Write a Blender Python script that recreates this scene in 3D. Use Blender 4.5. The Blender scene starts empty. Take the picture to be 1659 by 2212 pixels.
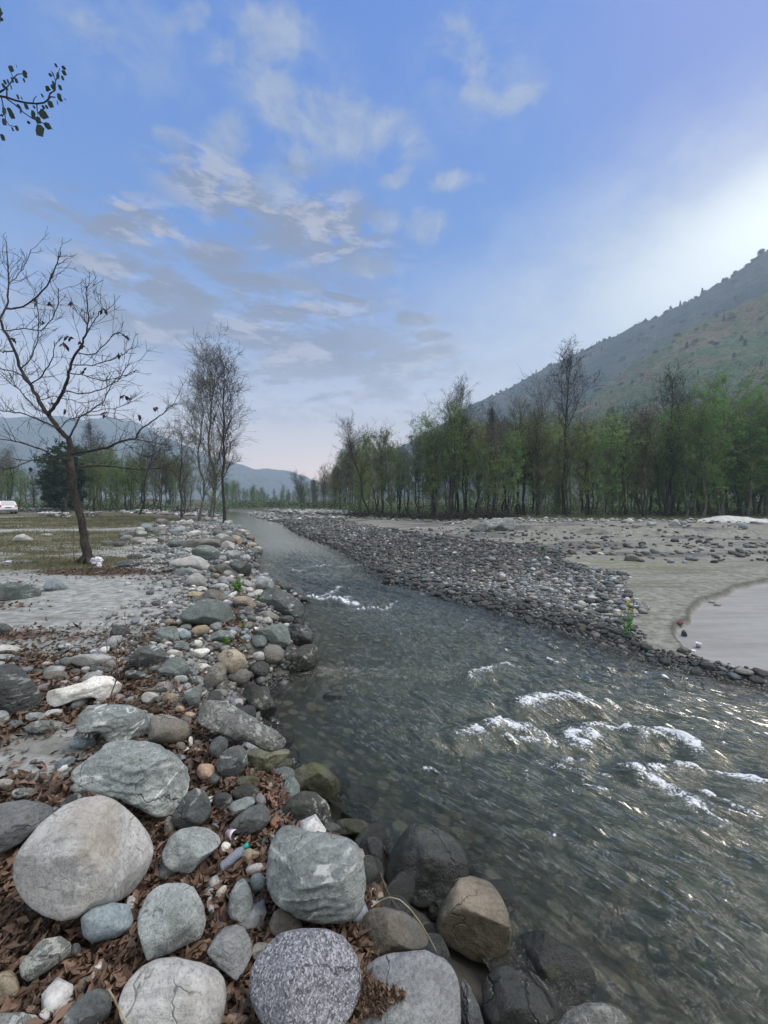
import bpy, math, random
import numpy as np
from mathutils import Vector
R_ = math.radians
S = bpy.context.scene
COL = S.collection
# ------------------------------------------------------------------ camera, world, sun, exposure
H = 2.0                                   # eye height above the bank, metres
F, CX, HY = 823.0, 829.5, 1083.0          # photograph survey: focal length, centre, horizon (units of a 1659 x 2212 print)
cd = bpy.data.cameras.new('camera'); cam = bpy.data.objects.new('camera', cd); COL.objects.link(cam)
cd.sensor_fit = 'VERTICAL'; cd.sensor_height = 36.0; cd.lens = 36.0*F/2212.0
cd.shift_y = -(1106.0-HY)/2212.0
cd.clip_start = 0.05; cd.clip_end = 20000
cam.location = (0, 0, H); cam.rotation_euler = (R_(90), 0, 0)
S.camera = cam
S.view_settings.view_transform = 'Standard'; S.view_settings.look = 'None'
S.view_settings.exposure = 0.62; S.view_settings.gamma = 1.0
SUN_EL, SUN_AZ = 61.0, 82.0               # azimuth clockwise from +Y
sl = bpy.data.lights.new('sun', 'SUN'); sun = bpy.data.objects.new('sun', sl); COL.objects.link(sun)
sl.energy = 2.3; sl.angle = R_(38); sl.color = (1.0, .95, .88)
sd = Vector((math.sin(R_(SUN_AZ))*math.cos(R_(SUN_EL)), math.cos(R_(SUN_AZ))*math.cos(R_(SUN_EL)), math.sin(R_(SUN_EL))))
sun.rotation_euler = sd.to_track_quat('Z', 'Y').to_euler(); sun.location = (0, 0, 60)

class NT:
    """small node helper"""
    def __init__(s, nt): s.nt = nt; nt.nodes.clear()
    def n(s, t, **k):
        o = s.nt.nodes.new(t)
        for a, b in k.items(): setattr(o, a, b)
        return o
    def l(s, a, b): s.nt.links.new(a, b)
    def put(s, sock, v):
        if isinstance(v, bpy.types.NodeSocket): s.l(v, sock)
        elif v is not None:
            if isinstance(v, (tuple, list)) and len(v) == 3 and sock.type == 'RGBA': v = (*v, 1)
            sock.default_value = v
    def math(s, op, a, b=None, c=None, clamp=False):
        o = s.n('ShaderNodeMath', operation=op, use_clamp=clamp)
        s.put(o.inputs[0], a); s.put(o.inputs[1], b)
        if c is not None: s.put(o.inputs[2], c)
        return o.outputs[0]
    def vec(s, op, a, b=None):
        o = s.n('ShaderNodeVectorMath', operation=op); s.put(o.inputs[0], a)
        if b is not None: s.put(o.inputs[1], b)
        return o.outputs[1] if op in ('LENGTH', 'DOT_PRODUCT', 'DISTANCE') else o.outputs[0]
    def mix(s, f, a, b, mode='MIX'):
        o = s.n('ShaderNodeMix', data_type='RGBA', blend_type=mode)
        s.put(o.inputs[0], f); s.put(o.inputs[6], a); s.put(o.inputs[7], b); return o.outputs[2]
    def noise(s, vec, scale, detail=4, rough=.55, dist=0.0, out=0):
        o = s.n('ShaderNodeTexNoise'); s.put(o.inputs['Vector'], vec)
        o.inputs['Scale'].default_value = scale; o.inputs['Detail'].default_value = detail
        o.inputs['Roughness'].default_value = rough; o.inputs['Distortion'].default_value = dist
        return o.outputs[out]
    def vor(s, vec, scale, feat='F1', rnd=1.0, out=0):
        o = s.n('ShaderNodeTexVoronoi', feature=feat); s.put(o.inputs['Vector'], vec)
        o.inputs['Scale'].default_value = scale; o.inputs['Randomness'].default_value = rnd
        return o.outputs[out]
    def mr(s, v, a, b, c=0.0, d=1.0, smooth=True):
        o = s.n('ShaderNodeMapRange', interpolation_type='SMOOTHSTEP' if smooth else 'LINEAR')
        s.put(o.inputs[0], v); o.inputs[1].default_value = a; o.inputs[2].default_value = b
        o.inputs[3].default_value = c; o.inputs[4].default_value = d; return o.outputs[0]
    def ramp(s, v, st):
        o = s.n('ShaderNodeValToRGB'); s.put(o.inputs[0], v); e = o.color_ramp.elements
        while len(e) < len(st): e.new(.5)
        for q, (p, c) in zip(e, st): q.position = p; q.color = (*c, 1)
        return o.outputs[0]
    def mapping(s, v, loc=(0,0,0), rot=(0,0,0), sc=(1,1,1), t='POINT'):
        o = s.n('ShaderNodeMapping', vector_type=t); s.put(o.inputs[0], v)
        o.inputs[1].default_value = loc; o.inputs[2].default_value = rot; o.inputs[3].default_value = sc
        return o.outputs[0]
    def xyz(s, x, y, z):
        o = s.n('ShaderNodeCombineXYZ'); s.put(o.inputs[0], x); s.put(o.inputs[1], y); s.put(o.inputs[2], z); return o.outputs[0]
    def sep(s, v):
        o = s.n('ShaderNodeSeparateXYZ'); s.put(o.inputs[0], v); return o.outputs

# sky: Nishita blended with a veil of thin clouds placed by direction
W = bpy.data.worlds.new('World'); S.world = W; W.use_nodes = True
w = NT(W.node_tree)
STR = 0.1
tc = w.n('ShaderNodeTexCoord').outputs['Generated']
dx, dy, dz = w.sep(tc)
sky = w.n('ShaderNodeTexSky', sky_type='NISHITA'); sky.sun_disc = False
sky.sun_elevation = R_(SUN_EL); sky.sun_rotation = R_(SUN_AZ); sky.air_density = 1.2; sky.dust_density = 1.5; sky.ozone_density = 2.0
k = 1/STR
dyc = w.math('MAXIMUM', dy, .12)
qx = w.math('DIVIDE', dx, dyc); qz = w.math('DIVIDE', dz, dyc); q = w.xyz(qx, qz, 0)
def Q(x, y): return ((x-CX)/F, (HY-y)/F)
base = w.ramp(dz, [(0.0, (.62,.60,.59)), (.08, (.56,.535,.545)), (.18, (.45,.445,.46)), (.33, (.20,.285,.46)), (.54, (.045,.155,.43)), (.80, (.008,.105,.42))])
violet = w.mr(w.math('MULTIPLY', w.mr(qx, .1, 1.0), w.mr(qz, .35, 1.1)), 0, 1, 0, .6)
base = w.mix(violet, base, (.12,.15,.43))
warp = w.noise(w.vec('ADD', w.mapping(tc, sc=(1,1,2.2)), (3,1,5)), 2.6, 5, .6, .6, out=1)
def blob(x, y, rx, ry, rot, soft=.25):
    c = Q(x, y)
    m = w.mapping(w.vec('ADD', q, w.vec('MULTIPLY', w.vec('SUBTRACT', warp, (.5,.5,.5)), (.13,.11,0))), (c[0], c[1], 0), (0,0,R_(rot)), (rx*1.25/F, ry*1.3/F, 1), 'TEXTURE')
    return w.mr(w.vec('LENGTH', m), 1.15, soft, 0, 1)
def union(lst):
    o = lst[0]
    for b in lst[1:]: o = w.math('MAXIMUM', o, b)
    return o
# white-grey wisps
cl = union([blob(560,90,90,130,-65), blob(600,200,90,60,-50), blob(740,270,180,90,-22), blob(620,290,100,45,-55), blob(1005,100,75,100,25), blob(1025,190,40,50,0),
            blob(1120,210,70,40,20), blob(590,400,80,75,0), blob(500,300,80,60,-30), blob(380,290,60,30,-20), blob(840,480,50,30,0), blob(985,400,65,25,10),
            blob(935,500,55,60,0), blob(860,385,50,20,15), blob(210,75,75,50,-40), blob(650,470,60,60,-45), blob(640,610,70,30,-25), blob(400,40,50,60,-50), blob(805,570,70,40,0)])
n1 = w.noise(w.mapping(tc, sc=(1,1,1.5)), 10.0, 9, .66, .3)
wisp = w.mr(w.math('ADD', cl, w.math('MULTIPLY', w.math('SUBTRACT', n1, .5), 3.2)), .28, 1.25)
wisp = w.math('MULTIPLY', wisp, w.mr(cl, 0, .25))
col = w.mix(w.math('MULTIPLY', wisp, .85), base, (.20,.245,.34))
edge = w.math('MULTIPLY', w.mr(wisp, .6, 1.0), w.mr(n1, .50, .66))
col = w.mix(w.math('MULTIPLY', edge, .5), col, (.32,.355,.45))
# darker grey banks low down
gr = union([blob(230,575,90,22,-8), blob(335,625,45,18,-5), blob(470,550,70,28,-8), blob(530,600,120,24,-10), blob(380,705,90,38,5), blob(560,735,120,28,-12),
            blob(690,770,130,48,0), blob(930,725,60,14,-4), blob(250,690,60,20,0), blob(430,635,70,18,-10), blob(600,670,60,14,0), blob(250,490,70,25,0), blob(880,690,60,16,0), blob(740,640,70,16,-12), blob(880,770,110,20,12)])
n2 = w.noise(w.mapping(tc, sc=(1,1,3.0)), 8.0, 8, .62, .3)
gm = w.math('MULTIPLY', w.mr(w.math('ADD', gr, w.math('MULTIPLY', w.math('SUBTRACT', n2, .5), 2.4)), .25, .95), w.mr(gr, 0, .2))
col = w.mix(w.math('MULTIPLY', gm, .95), col, (.105,.125,.18))
# layered streaks of stratus low on the left and in the middle
ns = w.noise(w.mapping(tc, (2,5,1), sc=(1,1,3.0)), 8.5, 9, .66, .25); nl = w.noise(w.mapping(tc, (7,1,3), sc=(1,1,3.2)), 8.0, 9, .64, .25)
lay = union([blob(430,660,460,120,-6,.35), blob(700,800,380,110,-4,.35), blob(250,480,200,60,-8,.4), blob(600,440,260,90,-22,.5)])
col = w.mix(w.math('MULTIPLY', w.math('MULTIPLY', lay, w.mr(ns, .42, .56)), .92), col, (.115,.135,.19))
col = w.mix(w.math('MULTIPLY', w.math('MULTIPLY', lay, w.mr(nl, .50, .62)), .6), col, (.40,.385,.41))
thin = union([blob(640,200,330,150,-38,.2), blob(1050,150,170,150,30,.2), blob(250,80,200,120,-40,.3)])
col = w.mix(w.math('MULTIPLY', w.math('MULTIPLY', thin, w.mr(n1, .34, .66)), .55), col, (.20,.26,.38))
# veil of stratus towards the horizon
veil = w.math('MULTIPLY', w.mr(dz, .42, .12), w.mr(n2, .30, .62))
col = w.mix(w.math('MULTIPLY', veil, .7), col, (.50,.475,.47))
warm = w.math('MULTIPLY', w.mr(dz, .22, .04), w.mr(qx, -.9, .0))
col = w.mix(w.math('MULTIPLY', warm, .85), col, (.90,.68,.56))
# brightness where the sun stands behind the ridge
c = Q(1800, 430)
g1 = w.vec('LENGTH', w.mapping(q, (c[0], c[1], 0), (0,0,R_(27)), (1.45, .44, 1), 'TEXTURE'))
g2 = w.vec('LENGTH', w.mapping(q, (c[0], c[1], 0), (0,0,R_(29)), (.72, .20, 1), 'TEXTURE'))
ga = w.math('ADD', w.mr(g1, 1.15, .0), w.math('MULTIPLY', w.mr(n1, .3, .7, -.12, .12), w.mr(g1, 1.4, .5)), clamp=True)
col = w.mix(w.math('MULTIPLY', ga, .9), col, (.55,.585,.56))
col = w.mix(w.mr(g2, 1.2, .0), col, (.88,.93,.88))
col = w.mix(1.0, col, (k,k,k), 'MULTIPLY')
# below the horizon and behind: plain
nish = sky.outputs[0]
# unseen sky behind the viewer: a bright even overcast added as neutral fill light
col = w.mix(w.mr(dy, .10, -.35), col, (8.2,8.2,7.8))
col = w.mix(.15, col, nish)
bg = w.n('ShaderNodeBackground'); w.l(col, bg.inputs[0]); bg.inputs[1].default_value = STR
wo = w.n('ShaderNodeOutputWorld'); w.l(bg.outputs[0], wo.inputs[0])
W.cycles.sampling_method = 'MANUAL'; W.cycles.sample_map_resolution = 512
S.cycles.volume_bounces = 2

# ------------------------------------------------------------------ object helpers
def tag(o, label=None, cat=None, group=None, kind=None):
    if label: o['label'] = label
    if cat: o['category'] = cat
    if group: o['group'] = group
    if kind: o['kind'] = kind
    return o
def empty(name, loc=(0,0,0)):
    o = bpy.data.objects.new(name, None); COL.objects.link(o); o.location = loc; o.empty_display_size = .2; return o
def mesh_obj(name, V, Fc, mat, parent=None, loc=(0,0,0), smooth=True, attrs=None, uv=None):
    """V (n,3); Fc (m,k) array or list of arrays"""
    me = bpy.data.meshes.new(name)
    V = np.asarray(V, np.float32)
    FL = Fc if isinstance(Fc, list) else [Fc]
    FL = [np.asarray(f, np.int32) for f in FL if len(f)]
    tot = np.concatenate([np.full(len(f), f.shape[1], np.int32) for f in FL]); idx = np.concatenate([f.ravel() for f in FL])
    me.vertices.add(len(V)); me.vertices.foreach_set('co', V.ravel())
    me.loops.add(len(idx)); me.loops.foreach_set('vertex_index', idx)
    me.polygons.add(len(tot)); st = np.concatenate([[0], np.cumsum(tot)[:-1]]).astype(np.int32)
    me.polygons.foreach_set('loop_start', st); me.polygons.foreach_set('loop_total', tot)
    if smooth: me.polygons.foreach_set('use_smooth', np.ones(len(tot), bool))
    me.update(calc_edges=True); me.validate()
    if attrs:
        for nm, a in attrs.items():
            a = np.asarray(a, np.float32)
            if a.ndim == 1: at = me.attributes.new(nm, 'FLOAT', 'POINT'); at.data.foreach_set('value', a)
            else: at = me.attributes.new(nm, 'FLOAT_COLOR', 'POINT'); at.data.foreach_set('color', a.ravel())
    if mat: me.materials.append(mat)
    o = bpy.data.objects.new(name, me); COL.objects.link(o); o.location = loc
    if parent: o.parent = parent
    return o
def copy_tree(o, parent=None):
    c = o.copy(); COL.objects.link(c); c.parent = parent
    for ch in o.children: copy_tree(ch, c)
    return c

# ------------------------------------------------------------------ noise
def _h(ix, iy, iz, seed):
    n = (ix*374761393 + iy*668265263 + iz*1274126177 + seed*974634777) & 0xffffffff
    n = ((n ^ (n >> 13))*1274126177) & 0xffffffff
    return ((n ^ (n >> 16)) & 0xffff)/65535.0
def vnoise(P, seed=0):
    P = np.asarray(P, np.float64); i = np.floor(P).astype(np.int64); f = P-i; f = f*f*f*(f*(f*6-15)+10)
    x, y, z = i[...,0], i[...,1], i[...,2]; r = 0
    for a in (0,1):
        wa = f[...,0] if a else 1-f[...,0]
        for b in (0,1):
            wb = f[...,1] if b else 1-f[...,1]
            for c_ in (0,1):
                wc = f[...,2] if c_ else 1-f[...,2]
                r = r + wa*wb*wc*_h(x+a, y+b, z+c_, seed)
    return r*2-1
def fbm(P, oct=4, seed=0, gain=.5):
    P = np.asarray(P, np.float64); s = 0; a = 1; t = 0
    for o in range(oct):
        s = s + a*vnoise(P*(2.03**o)+17.3*o, seed+o); t += a; a *= gain
    return s/t
def P3(x, y, z=0.0):
    x, y = np.broadcast_arrays(np.asarray(x, float), np.asarray(y, float)); return np.stack([x, y, np.zeros_like(x)+z], -1)
def ss(x, a, b):
    t = np.clip((np.asarray(x, float)-a)/(b-a), 0, 1); return t*t*(3-2*t)

# ------------------------------------------------------------------ the lie of the land
WZ = -0.6
LE = np.array([(-40,22),(-12,8),(-5,3.6),(0,2.0),(1.9,1.07),(2.36,.78),(3.07,.15),(3.52,-.38),(4.14,-.95),(4.6,-1.25),(5.2,-1.5),(5.7,-1.35),(6.0,-1.05),(7.4,-1.3),(9.0,-1.9),(10.3,-2.1),(13.6,-4.5),(19.1,-6.2),(31.9,-11.6),(51,-21.3),(90,-42),(140,-75),(400,-260)])
RE = np.array([(-40,70),(-12,30),(-5,18),(0,11),(3,8.2),(4.2,7.0),(5.25,5.35),(6.03,4.42),(6.97,3.78),(9.03,2.6),(10.3,1.39),(12.2,-.1),(14.6,-.8),(22,-3.2),(32,-7.7),(43.7,-11.6),(61,-20),(90,-33),(140,-64),(400,-240)])
TE = np.array([(-120,170),(-35,100),(-20,70),(-14,61),(-3,55),(5,48),(12,45),(24,44),(40,43),(80,40),(200,30)])
STP = np.array([(-10,60),(6,40),(10,34),(16,28),(26,26.5),(40,26),(80,25),(200,20)])   # foot of the forest terrace
def xl(y): return np.interp(y, LE[:,0], LE[:,1])
def xr(y): return np.interp(y, RE[:,0], RE[:,1])
SC = np.array([(2.5,1),(4.6,5.0),(5.0,6.6),(5.35,7.2),(6.0,7.84),(6.9,8.4),(7.5,9.3),(8.4,9.7),(10.2,10.95),(11.7,11.65),(20,14),(40,16)])     # scarp in the sand x -> y: wet lower sand in front of it
def scarp(x):
    return sum(np.interp(x+o, SC[:,0], SC[:,1]) for o in (-.6,-.4,-.2,0,.2,.4,.6))/7+.10*fbm(P3(x*2.2, 0), 3, 21)
def height(x, y):
    x = np.asarray(x, float); y = np.asarray(y, float)
    L, Rr = xl(y), xr(y)
    dl = (L-x)*.85; dr = (x-Rr)*.85
    din = np.minimum(x-L, Rr-x)
    r = np.sqrt(x*x+y*y)
    # left bank
    lo_ = .38*ss(y, 4.2, 3.4)*ss(y, 1.0, 1.6); zl = WZ-.12+.72*ss(dl, -.15+lo_, 1.15+.25*lo_) + .45*ss(y, 15, 50)*ss(dl, 1, 14)
    zl = zl + .07*fbm(P3(x*.5, y*.5), 3, 5)*ss(dl, .5, 3) + .02*fbm(P3(x*2.2, y*2.2), 3, 7)
    zl = zl + ss(y, 100, 400)*4
    # right bank
    te = np.interp(x, TE[:,0], TE[:,1]); d2 = (y-te)
    zr = WZ-.05+.16*ss(dr, -.2, 1.0)+.10*ss(dr, 1.2, 5)
    zr = zr + .012*fbm(P3(x*1.3, y*1.3), 3, 9)
    step = .36*ss(y-np.interp(x, STP[:,0], STP[:,1])+.5*fbm(P3(x*.4, 0), 3, 19), -.35, .15)*ss(x, 7, 12)
    zr = zr + .035*fbm(P3(x*.7, y*1.8), 4, 15)*ss(y, 10, 18)*ss(dr, 4, 8) + step + (.42-.32*ss(x, 6, 16))*ss(d2+.8*fbm(P3(x*.3, y*.3), 2, 3), -1.2, 1.0) + .35*ss(d2, 4, 60) + .06*fbm(P3(x*.25, y*.25), 3, 11)*ss(dr, 4, 10)
    sc = scarp(x)
    low = ss(sc-y, 0, .05)*ss(x, 3.6, 5.0)*ss(dr, .5, 1.1)
    zr = zr - .11*low
    zr = zr + ss(y, 150, 600)*5
    bed = WZ-.12-.30*ss(din, 0, 1.1)+.05*fbm(P3(x*1.5, y*1.5), 3, 13)
    z = np.where(din > 0, bed, np.where(x < L, zl, zr))
    return z
def hgt(x, y): return float(height(np.array([x]), np.array([y]))[0])
def ray(dx_, dy_):
    v = np.array([(dx_-CX)/F, 1.0, (HY-dy_)/F]); return v
def ground(dx_, dy_, zoff=0.0, zfix=None):
    """where the sight line through a surveyed print point meets the land"""
    v = ray(dx_, dy_)
    if zfix is not None: Y = (zfix-H)/v[2]; return np.array([v[0]*Y, Y, zfix])
    t = np.geomspace(.9, 600, 1500); z = H+v[2]*t; g = height(v[0]*t, t)+zoff
    k_ = np.argmax(z <= g)
    if k_ == 0: k_ = len(t)-1
    a, b = t[k_-1], t[k_]
    for _ in range(12):
        m = (a+b)/2
        if H+v[2]*m <= hgt(v[0]*m, m)+zoff: b = m
        else: a = m
    return np.array([v[0]*b, b, H+v[2]*b])
CR = {1:(.39684,0,1645.8), 2:(.49604,493.75,1645.8), 3:(.46296,0,1261.8), 4:(.23148,329.2,1124.6), 5:(.33069,219.4,1371.5), 6:(.27249,1206.9,1097.2),
      7:(.39683,0,1014.9), 8:(.34722,0,493.7), 9:(.33069,713.2,1069.8), 10:(.33069,603.5,768.1), 11:(.37169,1042.4,548.6), 12:(.13227,0,1069.8), 13:(.09921,0,109.7), 14:(.60317,658.3,1371.5), 0:(1,0,0)}
def D(c_, x, y): s, a, b = CR[c_]; return (a+x*s, b+y*s)
# ------------------------------------------------------------------ materials
def newmat(name):
    m = bpy.data.materials.new(name); m.use_nodes = True; return m, NT(m.node_tree)
def finish(n, color, rough=.8, bump=None, bs=.3, bd=.02, spec=.4, extra=None):
    p = n.n('ShaderNodeBsdfPrincipled'); n.put(p.inputs['Base Color'], color); n.put(p.inputs['Roughness'], rough)
    p.inputs['Specular IOR Level'].default_value = spec
    if bump is not None:
        b = n.n('ShaderNodeBump'); b.inputs['Strength'].default_value = bs; b.inputs['Distance'].default_value = bd
        n.l(bump, b.inputs['Height']); n.l(b.outputs[0], p.inputs['Normal'])
    o = n.n('ShaderNodeOutputMaterial'); n.l(p.outputs[0], o.inputs[0]); return p
def simple(name, c, rough=.7, var=.25, scale=8, bs=.2, spec=.4, metallic=0, trans=0):
    m, n = newmat(name); t = n.n('ShaderNodeTexCoord').outputs['Object']
    ns = n.noise(t, scale, 4); col = n.mix(n.mr(ns, .3, .7), tuple(v*(1-var) for v in c), tuple(min(1, v*(1+var)) for v in c))
    p = finish(n, col, rough, ns, bs, .01, spec); p.inputs['Metallic'].default_value = metallic
    p.inputs['Transmission Weight'].default_value = trans
    return m
def rock_mat(name, c1, c2, vein=None, band=0.0, speck=0.0, lichen=0.0, moss=0.0, stain=None, rough=.78, bandscale=7, bump=.35, coarse=1.0, wet=0.0):
    m, n = newmat(name); tcn = n.n('ShaderNodeTexCoord'); oi = n.n('ShaderNodeObjectInfo')
    off = n.vec('MULTIPLY', n.xyz(oi.outputs['Random'], oi.outputs['Random'], oi.outputs['Random']), (37., 91., 53.))
    t = n.vec('ADD', tcn.outputs['Object'], off)
    geo = n.n('ShaderNodeNewGeometry')
    n0 = n.noise(t, 3.2*coarse, 6, .6, .3); n1 = n.noise(t, 14*coarse, 6, .65); n2 = n.noise(t, 70, 5, .7); n3 = n.noise(t, 260, 3, .7)
    v = n.math('ADD', n.math('MULTIPLY', n0, .5), n.math('ADD', n.math('MULTIPLY', n1, .3), n.math('MULTIPLY', n2, .2)))
    col = n.mix(n.mr(v, .40, .60), c1, c2)
    st_ = n.noise(n.mapping(t, rot=(.5,.3,.9), sc=(.45,4.5,1.2)), 5*coarse, 6, .7, .4); col = n.mix(n.mr(st_, .50, .66, 0, .45), col, tuple(v_*.6 for v_ in c1)); col = n.mix(n.mr(st_, .46, .34, 0, .35), col, tuple(min(1, v_*1.3) for v_ in c2))
    hgt_ = n.math('ADD', n.math('ADD', n.math('MULTIPLY', n1, .9), n.math('MULTIPLY', st_, -.5)), n.math('ADD', n.math('MULTIPLY', n2, .35), n.math('MULTIPLY', n3, .15)))
    if band:
        wv = n.n('ShaderNodeTexWave', wave_type='BANDS', bands_direction='Z', wave_profile='SAW')
        n.l(n.mapping(t, rot=(.55, .35, .2)), wv.inputs[0]); wv.inputs['Scale'].default_value = bandscale; wv.inputs['Distortion'].default_value = 5.5
        wv.inputs['Detail'].default_value = 5; wv.inputs['Detail Scale'].default_value = 1.3; wv.inputs['Detail Roughness'].default_value = .6
        col = n.mix(n.math('MULTIPLY', wv.outputs['Fac'], band*.55), col, tuple(v_*.5 for v_ in c1))
        hgt_ = n.math('ADD', hgt_, n.math('MULTIPLY', wv.outputs['Fac'], -band*.8)); col = n.mix(n.math('MULTIPLY', n.math('MULTIPLY', n.mr(wv.outputs['Fac'], .05, .0), n.mr(n0, .46, .56)), band*.7), col, (.60,.60,.56))
    # fine mineral grain and pits
    col = n.mix(n.mr(n3, .40, .80, 0, .3), col, tuple(v_*1.6 for v_ in c2))
    col = n.mix(n.mr(n2, .52, .30, 0, .5), col, tuple(v_*.45 for v_ in c1))
    # hairline cracks
    cr = n.vor(n.vec('ADD', t, n.vec('MULTIPLY', n.noise(t, 4, 4, out=1), (.35,.35,.35))), 2.6, 'DISTANCE_TO_EDGE')
    crk = n.math('MULTIPLY', n.mr(cr, .018, .0), n.mr(n0, .48, .6))
    col = n.mix(n.math('MULTIPLY', crk, .6), col, (.02,.02,.018)); hgt_ = n.math('SUBTRACT', hgt_, n.math('MULTIPLY', crk, .8))
    if vein:
        vv = n.math('ABSOLUTE', n.math('SUBTRACT', n.noise(n.mapping(t, rot=(.5,.4,.1), sc=(.5,.5,2.4)), 2.2, 5, .5, .5), .5))
        vm = n.math('MULTIPLY', n.mr(vv, .020, .004), n.mr(n1, .42, .56)); col = n.mix(n.math('MULTIPLY', vm, .9), col, vein)
    if speck:
        tw = n.vec('ADD', t, n.vec('MULTIPLY', n.noise(t, 120, 2, out=1), (.012,.012,.012))); sp = n.vor(tw, 170); sc_ = n.vor(tw, 170, out=1); col = n.mix(n.math('MULTIPLY', n.mr(n.sep(sc_)[0], .55, .8), speck), col, (.62,.62,.65))
        col = n.mix(n.math('MULTIPLY', n.mr(n.sep(sc_)[1], .7, .85), speck*.8), col, (.05,.05,.06))
    if lichen:
        lm = n.math('MULTIPLY', n.mr(n.noise(t, 22, 6, .7, .4), .60-.14*lichen, .66-.12*lichen), n.mr(n0, .62-.25*lichen, .70-.15*lichen))
        col = n.mix(n.math('MULTIPLY', lm, .85), col, (.52,.54,.48)); hgt_ = n.math('ADD', hgt_, n.math('MULTIPLY', lm, .3))
    if moss:
        mm = n.mr(n.noise(t, 6, 6, .7, .3), .62-.2*moss, .72-.15*moss); col = n.mix(n.math('MULTIPLY', mm, .8), col, (.07,.075,.022))
    if stain:
        sm = n.mr(n.noise(t, 2.6, 5, .6, .4), .50, .64); col = n.mix(n.math('MULTIPLY', sm, .35), col, stain)
    # every stone its own tone
    hs = n.n('ShaderNodeHueSaturation'); n.l(col, hs.inputs['Color'])
    n.l(n.mr(oi.outputs['Random'], 0, 1, .78, 1.22, False), hs.inputs['Value']); col = hs.outputs[0]
    # wet below the splash line of the river
    z = n.sep(geo.outputs['Position'])[2]; wl = n.math('ADD', z, n.math('MULTIPLY', n0, -.22))
    wm = n.mr(wl, WZ+.20, WZ+.02)
    if wet: wm = n.math('MAXIMUM', wm, wet)
    col = n.mix(n.math('MULTIPLY', wm, .8), col, n.mix(1.0, col, (.28,.29,.26), 'MULTIPLY'))
    rg = n.math('SUBTRACT', n.mr(n1, .3, .7, rough-.08, rough+.12), n.math('MULTIPLY', wm, .42))
    finish(n, col, rg, hgt_, min(1, bump*1.7), .045, .45)
    return m
RM = {
 'grey':   rock_mat('grey_stone', (.16,.175,.165), (.35,.37,.35), vein=(.55,.55,.52)),
 'pale':   rock_mat('pale_grey_stone', (.25,.245,.23), (.46,.45,.42), stain=(.32,.25,.17), bump=.22),
 'band':   rock_mat('banded_grey_stone', (.15,.17,.16), (.36,.385,.365), vein=(.6,.6,.56), band=.8),
 'slate':  rock_mat('slate_stone', (.13,.135,.135), (.25,.255,.25), band=.55, bandscale=14),
 'brown':  rock_mat('brown_grey_stone', (.12,.11,.09), (.25,.235,.20), band=.4, stain=(.16,.12,.07)),
 'green':  rock_mat('green_grey_stone', (.085,.10,.09), (.185,.21,.19), vein=(.4,.43,.4), band=.3),
 'blue':   rock_mat('blue_grey_stone', (.13,.16,.17), (.25,.29,.30), bump=.2),
 'dark':   rock_mat('dark_stone', (.045,.05,.048), (.12,.128,.12), vein=(.35,.36,.34)),
 'wet':    rock_mat('wet_dark_stone', (.04,.045,.042), (.10,.105,.095), moss=.5, rough=.5, wet=.5, lichen=.15),
 'olive':  rock_mat('olive_mossy_stone', (.07,.07,.045), (.17,.165,.11), moss=.8, rough=.55),
 'white':  rock_mat('white_quartz_stone', (.48,.46,.40), (.72,.70,.64), stain=(.38,.28,.16), bump=.3),
 'tan':    rock_mat('tan_stone', (.24,.19,.12), (.42,.35,.24), stain=(.12,.11,.09)),
 'egg':    rock_mat('tan_grey_stone', (.17,.145,.105), (.34,.285,.21), stain=(.40,.28,.17), bump=.3),
 'gran':   rock_mat('speckled_granite', (.19,.19,.20), (.34,.34,.36), speck=.85, bump=.5),
 'lich':   rock_mat('lichened_stone', (.16,.165,.15), (.30,.30,.27), lichen=1.0, bump=.6),
 'spot':   rock_mat('dark_stone_with_white_lichen', (.035,.037,.03), (.085,.085,.07), lichen=.62, wet=.15),
 'pink':   rock_mat('pinkish_grey_stone', (.20,.175,.17), (.34,.305,.30)),
 'peach':  rock_mat('peach_stone', (.30,.20,.14), (.46,.33,.23), bump=.2),
 'rust':   rock_mat('rust_stone', (.17,.08,.05), (.30,.15,.09)),
}
def attr(n, name):
    o = n.n('ShaderNodeAttribute'); o.attribute_name = name; return o
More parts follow.
